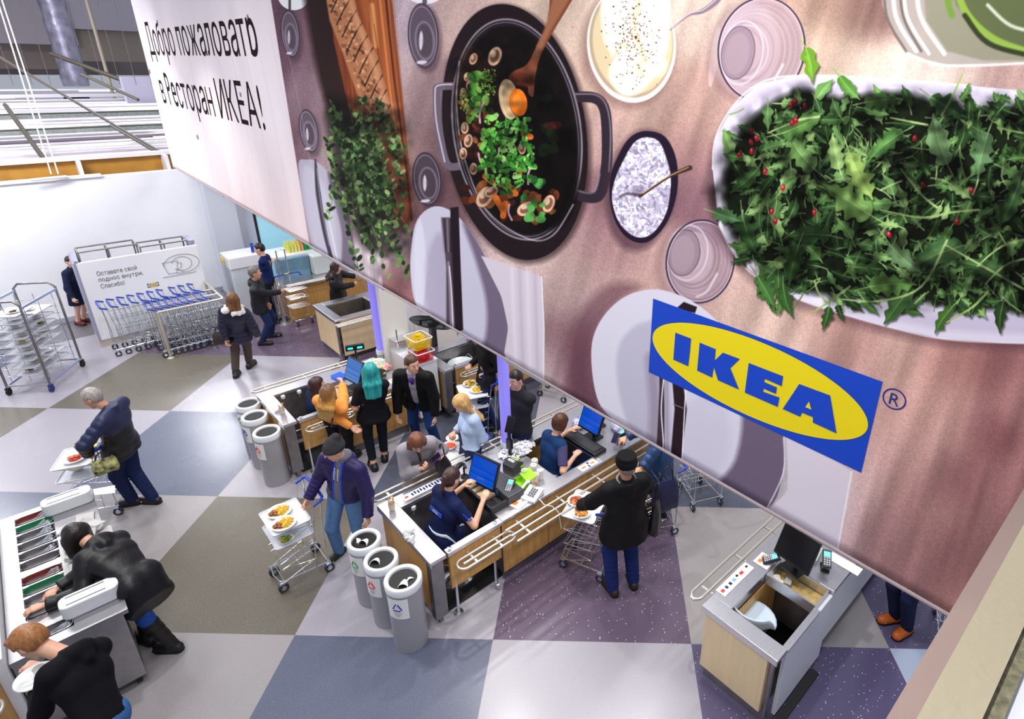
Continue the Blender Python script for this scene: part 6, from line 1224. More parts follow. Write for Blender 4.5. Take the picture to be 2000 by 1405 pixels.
# ================================================================== people: one smooth surface grown round each skeleton
def nrm(v): v = np.asarray(v, float); return v/(np.linalg.norm(v)+1e-9)
class Field:
    def __init__(s): s.p = []; s.cuts = []; s.ks = .02
    def cone(s, a, b, r1, r2, sq=None, ax=None, quilt=0., per=.07, k=None): s.p.append(('c', np.array(a, float), np.array(b, float), r1, r2, sq, ax, quilt, per, k)); return s
    def ell(s, c, axes, rad, k=None): s.p.append(('e', np.array(c, float), axes, rad, None, None, None, 0, 0, k)); return s
    def cut(s, fn): s.cuts.append(fn); return s
    def mesh(s, cell, zmin=None):
        lo = np.full(3, 1e9); hi = -lo
        for q in s.p:
            if q[0] == 'c': R = max(q[3], q[4])+abs(q[7]); lo = np.minimum(lo, np.minimum(q[1], q[2])-R); hi = np.maximum(hi, np.maximum(q[1], q[2])+R)
            else: R = max(q[3]); lo = np.minimum(lo, q[1]-R); hi = np.maximum(hi, q[1]+R)
        lo -= 3*cell+.01; hi += 3*cell+.01; n = np.ceil((hi-lo)/cell).astype(int)+1
        F = np.full(n, .08, np.float32); gx = [lo[i]+cell*np.arange(n[i]) for i in range(3)]
        for q in s.p:
            k = q[9] or s.ks
            if q[0] == 'c': R = max(q[3], q[4])+abs(q[7])+k+2*cell; l = np.minimum(q[1], q[2])-R; h = np.maximum(q[1], q[2])+R
            else: R = max(q[3])+k+2*cell; l = q[1]-R; h = q[1]+R
            i0 = np.maximum(0, ((l-lo)/cell).astype(int)); i1 = np.minimum(n, ((h-lo)/cell).astype(int)+2)
            X = gx[0][i0[0]:i1[0], None, None]; Y = gx[1][None, i0[1]:i1[1], None]; Z = gx[2][None, None, i0[2]:i1[2]]
            if q[0] == 'c':
                _, a, b, r1, r2, sq, ax, qa, per, _k = q
                x, y, z = X-a[0], Y-a[1], Z-a[2]; ab = b-a
                if sq is not None:
                    g = (1/sq-1)*(x*ax[0]+y*ax[1]+z*ax[2]); x = x+g*ax[0]; y = y+g*ax[1]; z = z+g*ax[2]; ab = ab+(1/sq-1)*(ab@ax)*ax
                L = float(ab@ab)+1e-9; t = np.clip((x*ab[0]+y*ab[1]+z*ab[2])/L, 0, 1); rr = r1+(r2-r1)*t
                if qa: rr = rr+qa*np.abs(np.sin(PI*t*math.sqrt(L)/per))-qa*.5
                d = np.sqrt((x-t*ab[0])**2+(y-t*ab[1])**2+(z-t*ab[2])**2)-rr
            else:
                _, c, axes, rad = q[:4]; x, y, z = X-c[0], Y-c[1], Z-c[2]; u = [(x*A[0]+y*A[1]+z*A[2])/r for A, r in zip(axes, rad)]
                m = np.sqrt(u[0]**2+u[1]**2+u[2]**2)+1e-6; m2 = np.sqrt((u[0]/rad[0])**2+(u[1]/rad[1])**2+(u[2]/rad[2])**2)+1e-6; d = m*(m-1)/m2
            S = F[i0[0]:i1[0], i0[1]:i1[1], i0[2]:i1[2]]; hh = np.maximum(k-np.abs(S-d), 0)/k; S[...] = np.minimum(S, d)-hh*hh*k*.25
        if s.cuts:
            X, Y, Z = gx[0][:, None, None], gx[1][None, :, None], gx[2][None, None, :]
            for fn in s.cuts: F = np.maximum(F, fn(X, Y, Z)).astype(np.float32)
        return nets(F, lo, cell)
def nets(F, lo, h):
    I = F < 0
    A = I[:-1, :-1, :-1].astype(np.int8); n = A.shape; cnt = np.zeros(n, np.int8)
    for dx in (0, 1):
        for dy in (0, 1):
            for dz in (0, 1): cnt += I[dx:dx+n[0], dy:dy+n[1], dz:dz+n[2]]
    act = (cnt > 0) & (cnt < 8); ii, jj, kk = np.nonzero(act); idx = np.full(n, -1, np.int32); idx[ii, jj, kk] = np.arange(len(ii))
    P = np.zeros((len(ii), 3), np.float32); C = np.zeros(len(ii), np.float32)
    for ax in range(3):
        o = [(0, 0), (0, 1), (1, 0), (1, 1)]
        for (u, v) in o:
            d0 = [0, 0, 0]; oth = [a for a in range(3) if a != ax]; d0[oth[0]] = u; d0[oth[1]] = v; d1 = list(d0); d1[ax] = 1
            f0 = F[ii+d0[0], jj+d0[1], kk+d0[2]]; f1 = F[ii+d1[0], jj+d1[1], kk+d1[2]]; m = (f0 < 0) != (f1 < 0)
            t = np.where(m, f0/np.where(m, f0-f1, 1), 0); pt = np.zeros_like(P); pt[:, 0], pt[:, 1], pt[:, 2] = d0; pt[:, ax] += t; P += pt*m[:, None]; C += m
    P = P/C[:, None]+np.stack([ii, jj, kk], 1); P = P*h+lo
    Q = []
    for ax in range(3):
        sl0 = [slice(None)]*3; sl1 = [slice(None)]*3; sl0[ax] = slice(0, -1); sl1[ax] = slice(1, None); a = I[tuple(sl0)]; b = I[tuple(sl1)]; e = a != b
        e_i = np.nonzero(e); o1, o2 = (ax+1) % 3, (ax+2) % 3; ok = (e_i[o1] > 0) & (e_i[o2] > 0) & (e_i[o1] < n[o1]) & (e_i[o2] < n[o2]); e_i = [q[ok] for q in e_i]
        def g(a_, b_): c = [e_i[0].copy(), e_i[1].copy(), e_i[2].copy()]; c[o1] = c[o1]+a_; c[o2] = c[o2]+b_; return idx[c[0], c[1], c[2]]
        q = np.stack([g(-1, -1), g(0, -1), g(0, 0), g(-1, 0)], 1); flip = ~a[e_i[0], e_i[1], e_i[2]]; q[flip] = q[flip][:, ::-1]; Q.append(q)
    return P, np.concatenate(Q)
def mesh_obj(name, PQ, m, parent=None, origin=(0, 0, 0)):
    P, Q = PQ; P = P-np.array(origin, np.float32); Q = Q[(Q >= 0).all(1)]
    me = bpy.data.meshes.new(name); me.vertices.add(len(P)); me.vertices.foreach_set('co', P.astype(np.float32).ravel()); me.loops.add(Q.size); me.loops.foreach_set('vertex_index', Q.astype(np.int32).ravel())
    me.polygons.add(len(Q)); me.polygons.foreach_set('loop_start', np.arange(0, Q.size, 4, dtype=np.int32)); me.polygons.foreach_set('use_smooth', np.ones(len(Q), bool)); me.update(calc_edges=True); me.materials.append(m)
    o = bpy.data.objects.new(name, me); COL.objects.link(o)
    if parent is not None: o.parent = parent
    else: o.location = tuple(origin)
    return o
def mgrad(name, stops, rough=.6, bump=.0, scale=40, stretch=(1, 1, 1), noise=.12):
    if name in MATS: return MATS[name]
    m = bpy.data.materials.new(name); MATS[name] = m; m.use_nodes = True; nt = m.node_tree; b = nt.nodes['Principled BSDF']; b.inputs['Roughness'].default_value = rough
    tc = nt.nodes.new('ShaderNodeTexCoord'); sp = nt.nodes.new('ShaderNodeSeparateXYZ'); nt.links.new(tc.outputs['Object'], sp.inputs[0]); mr = nt.nodes.new('ShaderNodeMapRange'); mr.inputs[2].default_value = 2.0; nt.links.new(sp.outputs[2], mr.inputs[0])
    r = nt.nodes.new('ShaderNodeValToRGB'); nt.links.new(mr.outputs[0], r.inputs[0])
    while len(r.color_ramp.elements) < len(stops): r.color_ramp.elements.new(.5)
    for e, (z, c) in zip(r.color_ramp.elements, stops): e.position = z/2.0; e.color = lin(c)+(1,)
    mp = nt.nodes.new('ShaderNodeMapping'); mp.inputs['Scale'].default_value = stretch; nt.links.new(tc.outputs['Object'], mp.inputs[0]); n = nt.nodes.new('ShaderNodeTexNoise'); n.inputs['Scale'].default_value = scale; n.inputs['Detail'].default_value = 4; nt.links.new(mp.outputs[0], n.inputs['Vector'])
    mx = nt.nodes.new('ShaderNodeMix'); mx.data_type = 'RGBA'; mx.blend_type = 'MULTIPLY'; mx.inputs[0].default_value = 1; nt.links.new(r.outputs[0], mx.inputs[6])
    r2 = nt.nodes.new('ShaderNodeMapRange'); r2.inputs[1].default_value = .3; r2.inputs[2].default_value = .7; r2.inputs[3].default_value = 1-noise; r2.inputs[4].default_value = 1+noise; nt.links.new(n.outputs['Fac'], r2.inputs[0]); nt.links.new(r2.outputs[0], mx.inputs[7]); nt.links.new(mx.outputs[2], b.inputs['Base Color'])
    if bump: bn = nt.nodes.new('ShaderNodeBump'); bn.inputs['Strength'].default_value = bump; bn.inputs['Distance'].default_value = .01; nt.links.new(n.outputs['Fac'], bn.inputs['Height']); nt.links.new(bn.outputs[0], b.inputs['Normal'])
    return m
def hairm(c, c2=None): return mat('hair_'+c, c, .38, noise=0 if c2 else .35, c2=c2, scale=55, stretch=(1, 1, .07), bump=.5)
def cloth(c, rough=.75, bump=.25, sc=14):
    m = mat('cloth_'+c+str(rough), c, rough, noise=.10, scale=sc, bump=bump, bscale=22); m.node_tree.nodes['Principled BSDF'].inputs['Specular IOR Level'].default_value = .18 if rough > .55 else .4; return m
SKIN = mat('skin', 'e3ae92', .48, noise=.05, scale=20); SKIN2 = mat('skin_tan', 'd39a7c', .48, noise=.05, scale=20)
EYEW = mat('eye_white', 'e9e6e2', .2); EYED = mat('eye_dark', '2c201c', .15); LIP = mat('lip', 'b0605a', .45)
def ik(a, t, l1, l2, pole):
    d = t-a; L = np.linalg.norm(d); m = (l1+l2)*.992
    if L > m: t = a+d/L*m; L = m; d = t-a
    u = d/(L+1e-9); x = (l1*l1-l2*l2+L*L)/(2*L); hgt = math.sqrt(max(l1*l1-x*x, 0)); pv = pole-(pole@u)*u; pv = nrm(pv); return a+u*x+pv*hgt, t
def rotv(v, ax, ang): ax = nrm(ax); return v*math.cos(ang)+np.cross(ax, v)*math.sin(ang)+ax*(ax@v)*(1-math.cos(ang))
UP = np.array([0, 0, 1.])
def person(label, head, yaw, feet=None, H=1.72, sex='m', build=1., hyaw=0., hpitch=0., hands=(None, None), curl=(.5, .5), poles=(None, None), pelvis=None, sit=False,
           hair=('short', '3a2a22'), skin=SKIN, top=None, inner=None, legs=None, shoes=('shoe', '1c1a1c'), hat=None, face=True, group=None, nfwd=0., extra=None, palm=(None, None), cat='person'):
    k = H/1.75; y = math.radians(yaw); fw = np.array([math.cos(y), math.sin(y), 0]); lf = np.array([-math.sin(y), math.cos(y), 0]); head = np.array(head, float)
    if feet is None: feet = [head*[1, 1, 0]+lf*.09, head*[1, 1, 0]-lf*.09]
    feet = [np.array([f[0], f[1], 0.]) for f in feet]; fm = (feet[0]+feet[1])/2
    if (feet[0]-feet[1])@lf < 0: feet = feet[::-1]                      # first is the left foot
    if pelvis is None:
        pz = .93*k; pxy = fm*.68+head*[1, 1, 0]*.32
        for _ in range(12):
            ok = all(np.linalg.norm(np.array([f[0], f[1], .085])-np.array([pxy[0], pxy[1], pz-.03])) < .86*k for f in feet)
            if ok: break
            pz -= .012
        pelvis = np.array([pxy[0], pxy[1], pz])
    pelvis = np.array(pelvis, float); up = nrm(head-pelvis-fw*(.02+nfwd)); lf2 = nrm(lf-(lf@up)*up); ft = np.cross(lf2, up); ft = ft if ft@fw > 0 or abs(ft@fw) < .2 else -ft
    nb = pelvis+up*.52*k; hy = math.radians(yaw+hyaw); hf = np.array([math.cos(hy), math.sin(hy), 0]); hu = nrm(UP*.75+up*.25); hf = nrm(hf-(hf@hu)*hu); hl = np.cross(hu, hf)
    hp = math.radians(hpitch); hf, hu = hf*math.cos(hp)-hu*math.sin(hp), hu*math.cos(hp)+hf*math.sin(hp)
    hc = nb+nrm(up+hu)*.075*k+hu*.095*k*(1-nfwd*1.5)+hf*.018+fw*nfwd; base = np.array([pelvis[0], pelvis[1], 0.])
    sw = (.178 if sex == 'm' else .155)*k*(.9+.1*build); sh = [pelvis+up*.455*k+lf2*sw, pelvis+up*.455*k-lf2*sw]
    arms = []
    for i, sg in ((0, 1), (1, -1)):
        t = hands[i]; pole = poles[i] if poles[i] is not None else nrm(-UP*.7-fw*.5+lf*sg*.5)
        if t is None: t = sh[i]-UP*.53*k+lf*sg*.06+fw*.05
        t = np.array(t, float); e, w_ = ik(sh[i], t, .285*k, .255*k, np.array(pole, float)); arms.append((sh[i], e, w_))
    hipj = [pelvis+lf*.09*k*sg-up*.02 for sg in (1, -1)]; legj = []
    for i in (0, 1):
        an = np.array([feet[i][0], feet[i][1], .085]); kn, an2 = ik(hipj[i], an, .435*k, .42*k, nrm(fw+lf*(.12 if i == 0 else -.12)+(UP*.6 if sit else 0))); legj.append((hipj[i], kn, an2))
    B = build
    def torso(F, t=0., q=0., lo=True, ks=.03, per=.07):
        F.ks = ks
        if lo: F.cone(pelvis-lf2*.065*k*B, pelvis+lf2*.065*k*B, .098*k+t, .098*k+t, .88, ft)
        wq = .112 if sex == 'm' else .100
        F.cone(pelvis+up*.05, pelvis+up*.20*k, (wq+.005)*k*B+t, wq*k*B+t, .80+.06*(B-1)*4, ft, q, per); F.cone(pelvis+up*.1-lf2*.035, pelvis+up*.3*k-lf2*.05, (wq-.01)*B+t, .108+t, .78, ft, q, per); F.cone(pelvis+up*.1+lf2*.035, pelvis+up*.3*k+lf2*.05, (wq-.01)*B+t, .108+t, .78, ft, q, per)
        F.cone(pelvis+up*.34*k-lf2*.068*k, pelvis+up*.34*k+lf2*.068*k, .108*k*(.6+.4*B)+t, .108*k*(.6+.4*B)+t, .82, ft); F.cone(sh[0]-lf2*.02, sh[1]+lf2*.02, .056*k+t, .056*k+t, .9, ft); F.cone(nb-up*.02, sh[0]-lf2*.05+UP*.012, .05+t*.7, .046+t); F.cone(nb-up*.02, sh[1]+lf2*.05+UP*.012, .05+t*.7, .046+t)
        if sex == 'f':
            for sg in (1, -1): F.cone(pelvis+up*.31*k+lf2*.062*sg+ft*.05, pelvis+up*.305*k+lf2*.062*sg+ft*.068, .055+t*.6, .045+t*.6)
    # ---- body
    F = Field(); F.ks = .03; torso(F, -.006)
    F.cone(nb-up*.04, hc-hu*.05*k+hf*-.012, .052*k, .050*k); ks = k*1.04
    F.ell(hc+hu*.018*ks-hf*.01, (hl, hf, hu), (.073*ks, .090*ks, .094*ks), k=.012); F.ell(hc-hu*.048*ks+hf*.02, (hl, hf, hu), (.056*ks, .064*ks, .062*ks), k=.02)
    F.cone(hc-hu*.096*ks+hf*.05*ks-hl*.012, hc-hu*.096*ks+hf*.05*ks+hl*.012, .021, .021, k=.02); F.cone(hc+hu*.012+hf*.080*ks, hc-hu*.026+hf*.098*ks, .007, .012, k=.008); F.cone(hc+hu*.030+hf*.066*ks-hl*.03, hc+hu*.030+hf*.066*ks+hl*.03, .014, .014, k=.015)
    F.cone(hc-hu*.02+hf*.055*ks-hl*.035, hc-hu*.02+hf*.055*ks+hl*.035, .022, .022, k=.02); F.cone(hc-hu*.056+hf*.070*ks-hl*.014, hc-hu*.056+hf*.070*ks+hl*.014, .012, .012, k=.01)
    for sg in (1, -1): F.ell(hc-hu*.008+hl*sg*.074*ks-hf*.008, (hl, hf, hu), (.010, .018, .030), k=.006)
    for i, (a, e, w_) in enumerate(arms):
        sg = 1 if i == 0 else -1; F.cone(a, e, .048*k, .038*k, k=.02); F.cone(e, w_, .038*k, .026*k, k=.015); fd = nrm(w_-e); pn = palm[i]
        if pn is None: pn = nrm(-lf*sg+fw*-.0)
        pn = nrm(np.array(pn)-(np.array(pn)@fd)*fd); sd = np.cross(fd, pn)*(-sg); c_ = curl[i]; kk = k*1.0
        F.cone(w_, w_+fd*.075*kk+sd*.018, .022, .026, .62, pn, k=.01); F.cone(w_, w_+fd*.07*kk-sd*.018, .022, .026, .62, pn, k=.01)
        for j, (o_, L_) in enumerate(((.030, .068), (.010, .076), (-.010, .072), (-.029, .058))):
            p0 = w_+fd*(.088-.006*abs(j-1.3))*kk+sd*o_; d1 = rotv(fd, np.cross(fd, pn), c_*(.75+.08*j)*1.2)+sd*o_*1.5; d1 = nrm(d1); d2 = rotv(d1, np.cross(fd, pn), c_*1.3); F.cone(p0, p0+d1*L_*.5*kk, .0092, .0086, k=.004); F.cone(p0+d1*L_*.5*kk, p0+(d1*.5+d2*.5)*L_*kk, .0086, .0074, k=.004)
        tb = w_+fd*.028+sd*.026; td = nrm(fd*.75+sd*.7+pn*.35*(.4+c_)); F.cone(tb, tb+td*.038, .0125, .0105, k=.008); td2 = nrm(td+fd*.5+pn*c_*.8-sd*.3); F.cone(tb+td*.038, tb+td*.038+td2*.03, .0105, .0085, k=.005)
    for i, (a, kn, an) in enumerate(legj):
        F.cone(a, kn, .080*k, .055*k); F.cone(kn, an, .055*k, .036*k); F.cone(an-UP*.03, an-UP*.05+fw*.13*k, .032, .028); F.cone(an, an-UP*.04-fw*.03, .036, .03)
    body = mesh_obj('person', F.mesh(.0078), skin, None, base); tag(body, label, cat, group)
    # ---- face details
    if face:
        for sg in (1, -1):
            w = MB(); c = hc+hu*.010+hf*.0735*ks+hl*sg*.031; M = Matrix(((hl[0], hf[0], hu[0], c[0]-base[0]), (hl[1], hf[1], hu[1], c[1]-base[1]), (hl[2], hf[2], hu[2], c[2]), (0, 0, 0, 1)))
            pr_ = [(0, -.011)]+[(.011*math.sin(a), -.011*math.cos(a)) for a in np.linspace(.3, PI-.3, 9)]+[(0, .011)]; w.lathe(pr_, n=12, M=M @ Matrix.Rotation(-PI/2, 4, 'X')); o = w.build('eye', [EYEW, EYED], body)
            for pg in o.data.polygons:
                cc = np.array(pg.center)+base-c
                if cc@hf > .0070: pg.material_index = 1
            w = MB(); q0 = hc+hu*.037+hf*.081*ks+hl*sg*.014-base; q1_ = hc+hu*.043+hf*.078*ks+hl*sg*.03-base; q2_ = hc+hu*.036+hf*.068*ks+hl*sg*.047-base; w.tube([tuple(q0), tuple(q1_), tuple(q2_)], [.004, .0045, .003], 6); w.build('eyebrow', hairm(hair[1] if hair else '3a2a22'), body)
        w = MB(); q = [hc-hu*(.056+abs(u_)*.12)+hf*(.0815*ks-abs(u_)*.35)+hl*u_-base for u_ in (-.024, -.012, 0, .012, .024)]; w.tube([tuple(x) for x in q], [.003, .0058, .0066, .0058, .003], 8); w.build('lips', LIP, body)
    # ---- legs
    if legs:
        kind, c, th = (legs+(None, None))[:3]; th = th or .012; F = Field(); F.ks = .03; m = c if not isinstance(c, str) else cloth(c, .8, .3, 30)
        if kind == 'trousers':
            F.cone(pelvis-lf2*.065*k*B, pelvis+lf2*.065*k*B, .103*k+th, .103*k+th, .9, ft); F.cone(pelvis, pelvis+up*.09, .11*k*B+th*.5, .112*k*B+th*.3, .85, ft)
            for (a, kn, an) in legj: F.cone(a, kn, .084*k+th, .058*k+th, k=.02); F.cone(kn, an+UP*.0, .058*k+th, .044*k+th, k=.02, quilt=.004, per=.06)
            hemz = .045 if len(legs) < 4 else legs[3]; F.cut(lambda X, Y, Z: hemz-Z+0*X+0*Y)
        elif kind == 'skirt':
            F.cone(pelvis-lf2*.06, pelvis+lf2*.06, .105*k+th, .105*k+th, .9, ft); F.cone(pelvis, pelvis-UP*.42*k, .13, .17, .85, ft); F.cut(lambda X, Y, Z: (.52*k)-Z+0*X+0*Y)
        mesh_obj('trousers' if kind == 'trousers' else 'skirt', F.mesh(.0105), m, body, base)
        if kind == 'jeans_boot': pass
    # ---- shoes / boots
    if shoes:
        kd, c = shoes[:2]; m = c if not isinstance(c, str) else mat('leather_'+c, c, .42, noise=.1, scale=20, bump=.15)
        for i, (a, kn, an) in enumerate(legj):
            F = Field(); F.ks = .02; f_ = nrm(fw+(lf if i == 0 else -lf)*.16); z0 = an[2]-.085
            F.cone(an-UP*.045-f_*.05, an-UP*.050+f_*.13*k, .046, .042, k=.02); F.cone(an-UP*.045+f_*.05, an-UP*.052+f_*.15*k, .046, .040, k=.02); F.cone(an-UP*.01-f_*.01, an-UP*.04, .046, .05)
            if kd == 'boot': F.cone(an+UP*.0, an+(kn-an)*.28, .050, .055)
            if kd == 'tallboot': F.cone(an, an+(kn-an)*.78, .052, .070, quilt=.004, per=.09)
            F.cut(lambda X, Y, Z, z0=z0: z0+.001-Z+0*X+0*Y)
            o = mesh_obj('boot' if 'boot' in kd else 'shoe', F.mesh(.0085), m, body, base)
            w = MB(); sd = np.cross(UP, f_); P_ = [(-.085, .03), (-.06, .046), (.06, .05), (.14, .052), (.185, .03), (.19, 0), (.185, -.03), (.14, -.052), (.06, -.05), (-.06, -.046), (-.085, -.03), (-.095, 0)]; cc = np.array([an[0], an[1], z0])-base
            w.prism([((cc+f_*u_+sd*v_)[0], (cc+f_*u_+sd*v_)[1]) for u_, v_ in P_], z0+.0, z0+.018); w.build('sole', shoes[2] if len(shoes) > 2 else RUBK, o)
    # ---- tops
    def garment(name, sp):
        c = sp['c']; m = c if not isinstance(c, str) else cloth(c, sp.get('rough', .75), sp.get('bump', .3), sp.get('sc', 14)); th = sp.get('th', .014); q = sp.get('quilt', 0.); per = sp.get('per', .07)
        F = Field(); torso(F, th, q, True, .035, per); hem = sp.get('hem', .06)
        if hem > .09:
            fl_ = sp.get('flare', .03); dn = nrm(-UP*.8-up*.2)
            for (a, kn, an) in legj: F.cone(a, a+nrm(kn-a)*hem*.9, .088*k*B+th, .085*k*B+th, k=.03)
            for sg in (1, -1): F.cone(pelvis+lf2*.055*sg, pelvis+lf2*.06*sg+dn*hem, .105*k*B+th, .105*k*B+th+fl_, .9, ft, q, per)
        ss = sp.get('sleeve', 1.)
        for i, (a, e, w_) in enumerate(arms):
            if ss == 0: continue
            r0 = .050*k+th; r1 = .042*k+th
            if ss >= 1: F.cone(a, e, r0, r1, None, None, q, per, k=.025); F.cone(e, w_-nrm(w_-e)*.01, r1, .033*k+th*.8, None, None, q, per, k=.025)
            else: F.cone(a, a+(e-a)*ss, r0, r1+.004, k=.025)
            if ss >= 1: fd = nrm(w_-e); F.cut(lambda X, Y, Z, w_=w_, fd=fd: np.where((X-w_[0])**2+(Y-w_[1])**2+(Z-w_[2])**2 < .0144, (X-w_[0])*fd[0]+(Y-w_[1])*fd[1]+(Z-w_[2])*fd[2]+.004, -1))
            else:
                p_ = a+(e-a)*ss; fd = nrm(e-a); F.cut(lambda X, Y, Z, p_=p_, fd=fd: np.where((X-p_[0])**2+(Y-p_[1])**2+(Z-p_[2])**2 < .0121, (X-p_[0])*fd[0]+(Y-p_[1])*fd[1]+(Z-p_[2])*fd[2], -1))
        if sp.get('collar', 1): F.cone(nb-up*.03, nb+up*.02*sp.get('collar', 1)+hf*-.01, .060*k+th*.6, .058*k+th*.4, k=.02)
        hood = sp.get('hood')
        if hood: F.cone(nb-ft*.06-lf2*.055-up*.01, nb-ft*.06+lf2*.055-up*.01, .055, .055, k=.03); F.cone(nb-ft*.09-up*.08, nb-ft*.07, .05, .06, k=.03)
        hp_ = pelvis-up*hem; F.cut(lambda X, Y, Z: -((X-hp_[0])*up[0]+(Y-hp_[1])*up[1]+(Z-hp_[2])*up[2]))
        ntop = nb+up*(.03+.02*sp.get('collar', 1)); F.cut(lambda X, Y, Z: np.where((X-nb[0])**2+(Y-nb[1])**2+(Z-nb[2])**2 < .0225, (X-ntop[0])*up[0]+(Y-ntop[1])*up[1]+(Z-ntop[2])*up[2], -1))
        op = sp.get('open')
        if op is not None:
            w0, w1, c0 = op
            F.cut(lambda X, Y, Z: np.where(((X-pelvis[0])*ft[0]+(Y-pelvis[1])*ft[1]+(Z-pelvis[2])*ft[2]) > .02, (w0+w1*((X-pelvis[0])*up[0]+(Y-pelvis[1])*up[1]+(Z-pelvis[2])*up[2]))-np.abs((X-pelvis[0])*lf2[0]+(Y-pelvis[1])*lf2[1]+(Z-pelvis[2])*lf2[2]-c0), -1))
        return mesh_obj(name, F.mesh(sp.get('cell', .0098)), m, body, base)
    made = {}
    if inner: made['inner'] = garment(inner.get('name', 'hoodie'), inner)
    if top:
        if top.get('lining'):
            t2 = dict(top); t2.update(c=top['lining'], th=top.get('th', .014)-.006, quilt=0); w0, w1, c0 = top['open']; t2['open'] = (w0-.022, w1, c0); t2['hood'] = 1; t2['hem'] = top.get('hem', .06)-.005; t2['sleeve'] = 0; garment('jacket_lining', t2)
        made['top'] = garment(top.get('name', 'jacket'), top)
    # ---- hair and hats
    if hair and hair[0]:
        kd, c = hair[0], hair[1]; m = c if not isinstance(c, str) else hairm(c, hair[3] if len(hair) > 3 else None); L_ = hair[2] if len(hair) > 2 else .3
        F = Field(); F.ks = .015; th = .010 if kd in ('short', 'thin', 'tail', 'bun') else .017
        F.ell(hc+hu*.022*ks-hf*.012, (hl, hf, hu), (.073*ks+th, .088*ks+th, .095*ks+th))
        if kd in ('long', 'bob'):
            dn = nrm(-UP); bk = hc-hf*.055
            for sg in (-1, -.5, 0, .5, 1):
                ex = hc-hf*(.065-abs(sg)*.055)+hl*sg*.078+hu*.01; en = ex+dn*L_-hf*.03+nrm(hl)*sg*.012-fw*(.05 if kd == 'long' else 0)*0
                if kd == 'long':
                    md = hc-nrm(hf*[1, 1, 0])*(.075-abs(sg)*.02)-UP*.14+hl*sg*.085-ft*.03; en = nb-ft*(.150-abs(sg)*.01)-up*(L_-.17)+lf2*sg*.078; F.cone(ex, md, .030, .030, k=.03); F.cone(md, en, .030, .020, k=.03)
                else: F.cone(ex, en, .030, .022, k=.03)
            if kd == 'long': F.cone(hc-hf*.07-up*.05, nb-ft*.155-up*(L_-.18), .045, .026, .7, ft, k=.03)
        if kd == 'drape':
            for a_ in range(14):
                q_ = (hl*math.cos(a_*.449)*.075+hf*math.sin(a_*.449)*.07); F.cone(hc+q_+hu*.02, hc+q_*1.15-UP*L_, .040, .026, k=.03)
        if kd == 'short': F.cone(hc-hf*.05-hu*.02, hc-hf*.055-hu*.055, .045, .035)
        if kd == 'tail': F.cone(hc-hf*.095+hu*.03, hc-hf*.12-hu*.09, .030, .022); F.cone(hc-hf*.12-hu*.09, hc-hf*.10-hu*.17, .022, .01); F.cone(hc-hf*.05, hc-hf*.05-hu*.05, .05, .035)
        if kd == 'tuft': [F.cone(hc+hu*.055+hf*(.02*j-.02)+hl*(.03*(j%3-1)), hc+hu*(.112-.006*j)+hf*(.018*j)+hl*(.05*(j%3-1)), .045, .026) for j in range(4)]; F.cone(hc-hf*.05-hu*.02, hc-hf*.055-hu*.055, .045, .035)
        fr = .047 if kd not in ('thin',) else .02; lo_ = {'short': -.06, 'tuft': -.06, 'thin': -.05, 'tail': -.2, 'bun': -.06, 'bob': -9, 'long': -9, 'drape': -9}[kd]; fringe = .05 if kd in ('bob',) and len(hair) > 4 else .062
        def hcut(X, Y, Z):
            x, yy, z = X-hc[0], Y-hc[1], Z-hc[2]; a = x*hf[0]+yy*hf[1]+z*hf[2]; u_ = x*hu[0]+yy*hu[1]+z*hu[2]; l_ = np.abs(x*hl[0]+yy*hl[1]+z*hl[2])
            g = a-(fr-.25*np.maximum(l_-.04, 0)+2.2*np.maximum(u_-fringe, 0)-(.0 if kd in ('long', 'bob') else .55*np.maximum(-u_+.02, 0)))
            ear = -1 if kd in ('long', 'bob') else np.maximum(.05-l_, a*0) if False else np.minimum(np.minimum(l_-.05, .025-u_), a+.03)
            return np.maximum(np.maximum(g, lo_-u_), ear)
        if kd != 'drape': F.cut(hcut)
        mesh_obj('hair', F.mesh(.0085), m, body, base)
    if hat:
        kd, c = hat; m = c if not isinstance(c, str) else cloth(c, .85, .5, 50); F = Field(); F.ks = .02
        if kd == 'beanie': F.ell(hc+hu*.035-hf*.012, (hl, hf, hu), (.090, .106, .105)); F.cone(hc+hu*.10-hf*.03, hc+hu*.125-hf*.07, .06, .045); F.ell(hc+hu*.03-hf*.01, (hl, hf, hu), (.096, .112, .045)); lowz = .0; tilt = .22
        else: F.cone(hc+hu*.05-hf*.01, hc+hu*.105-hf*.01, .100, .098, None, None); F.ell(hc+hu*.06-hf*.01, (hl, hf, hu), (.102, .118, .06)); lowz = .012; tilt = .1
        F.cut(lambda X, Y, Z: -((X-hc[0])*hu[0]+(Y-hc[1])*hu[1]+(Z-hc[2])*hu[2]-lowz-tilt*((X-hc[0])*hf[0]+(Y-hc[1])*hf[1]+(Z-hc[2])*hf[2])))
        if kd != 'beanie': F.cut(lambda X, Y, Z: (X-hc[0])*hu[0]+(Y-hc[1])*hu[1]+(Z-hc[2])*hu[2]-.135)
        mesh_obj('knit_cap' if kd == 'beanie' else 'round_cap', F.mesh(.0085), m, body, base)
    info = dict(hc=hc, hu=hu, hf=hf, hl=hl, nb=nb, up=up, ft=ft, lf=lf2, pelvis=pelvis, sh=sh, arms=arms, legj=legj, base=base, k=k, fw=fw)
    if extra: extra(body, info)
    return body, info
def child_tube(name, pts, r, m, body, info, n=8): w = MB(); w.tube([tuple(np.array(p)-info['base']) for p in pts], r, n); return w.build(name, m, body)
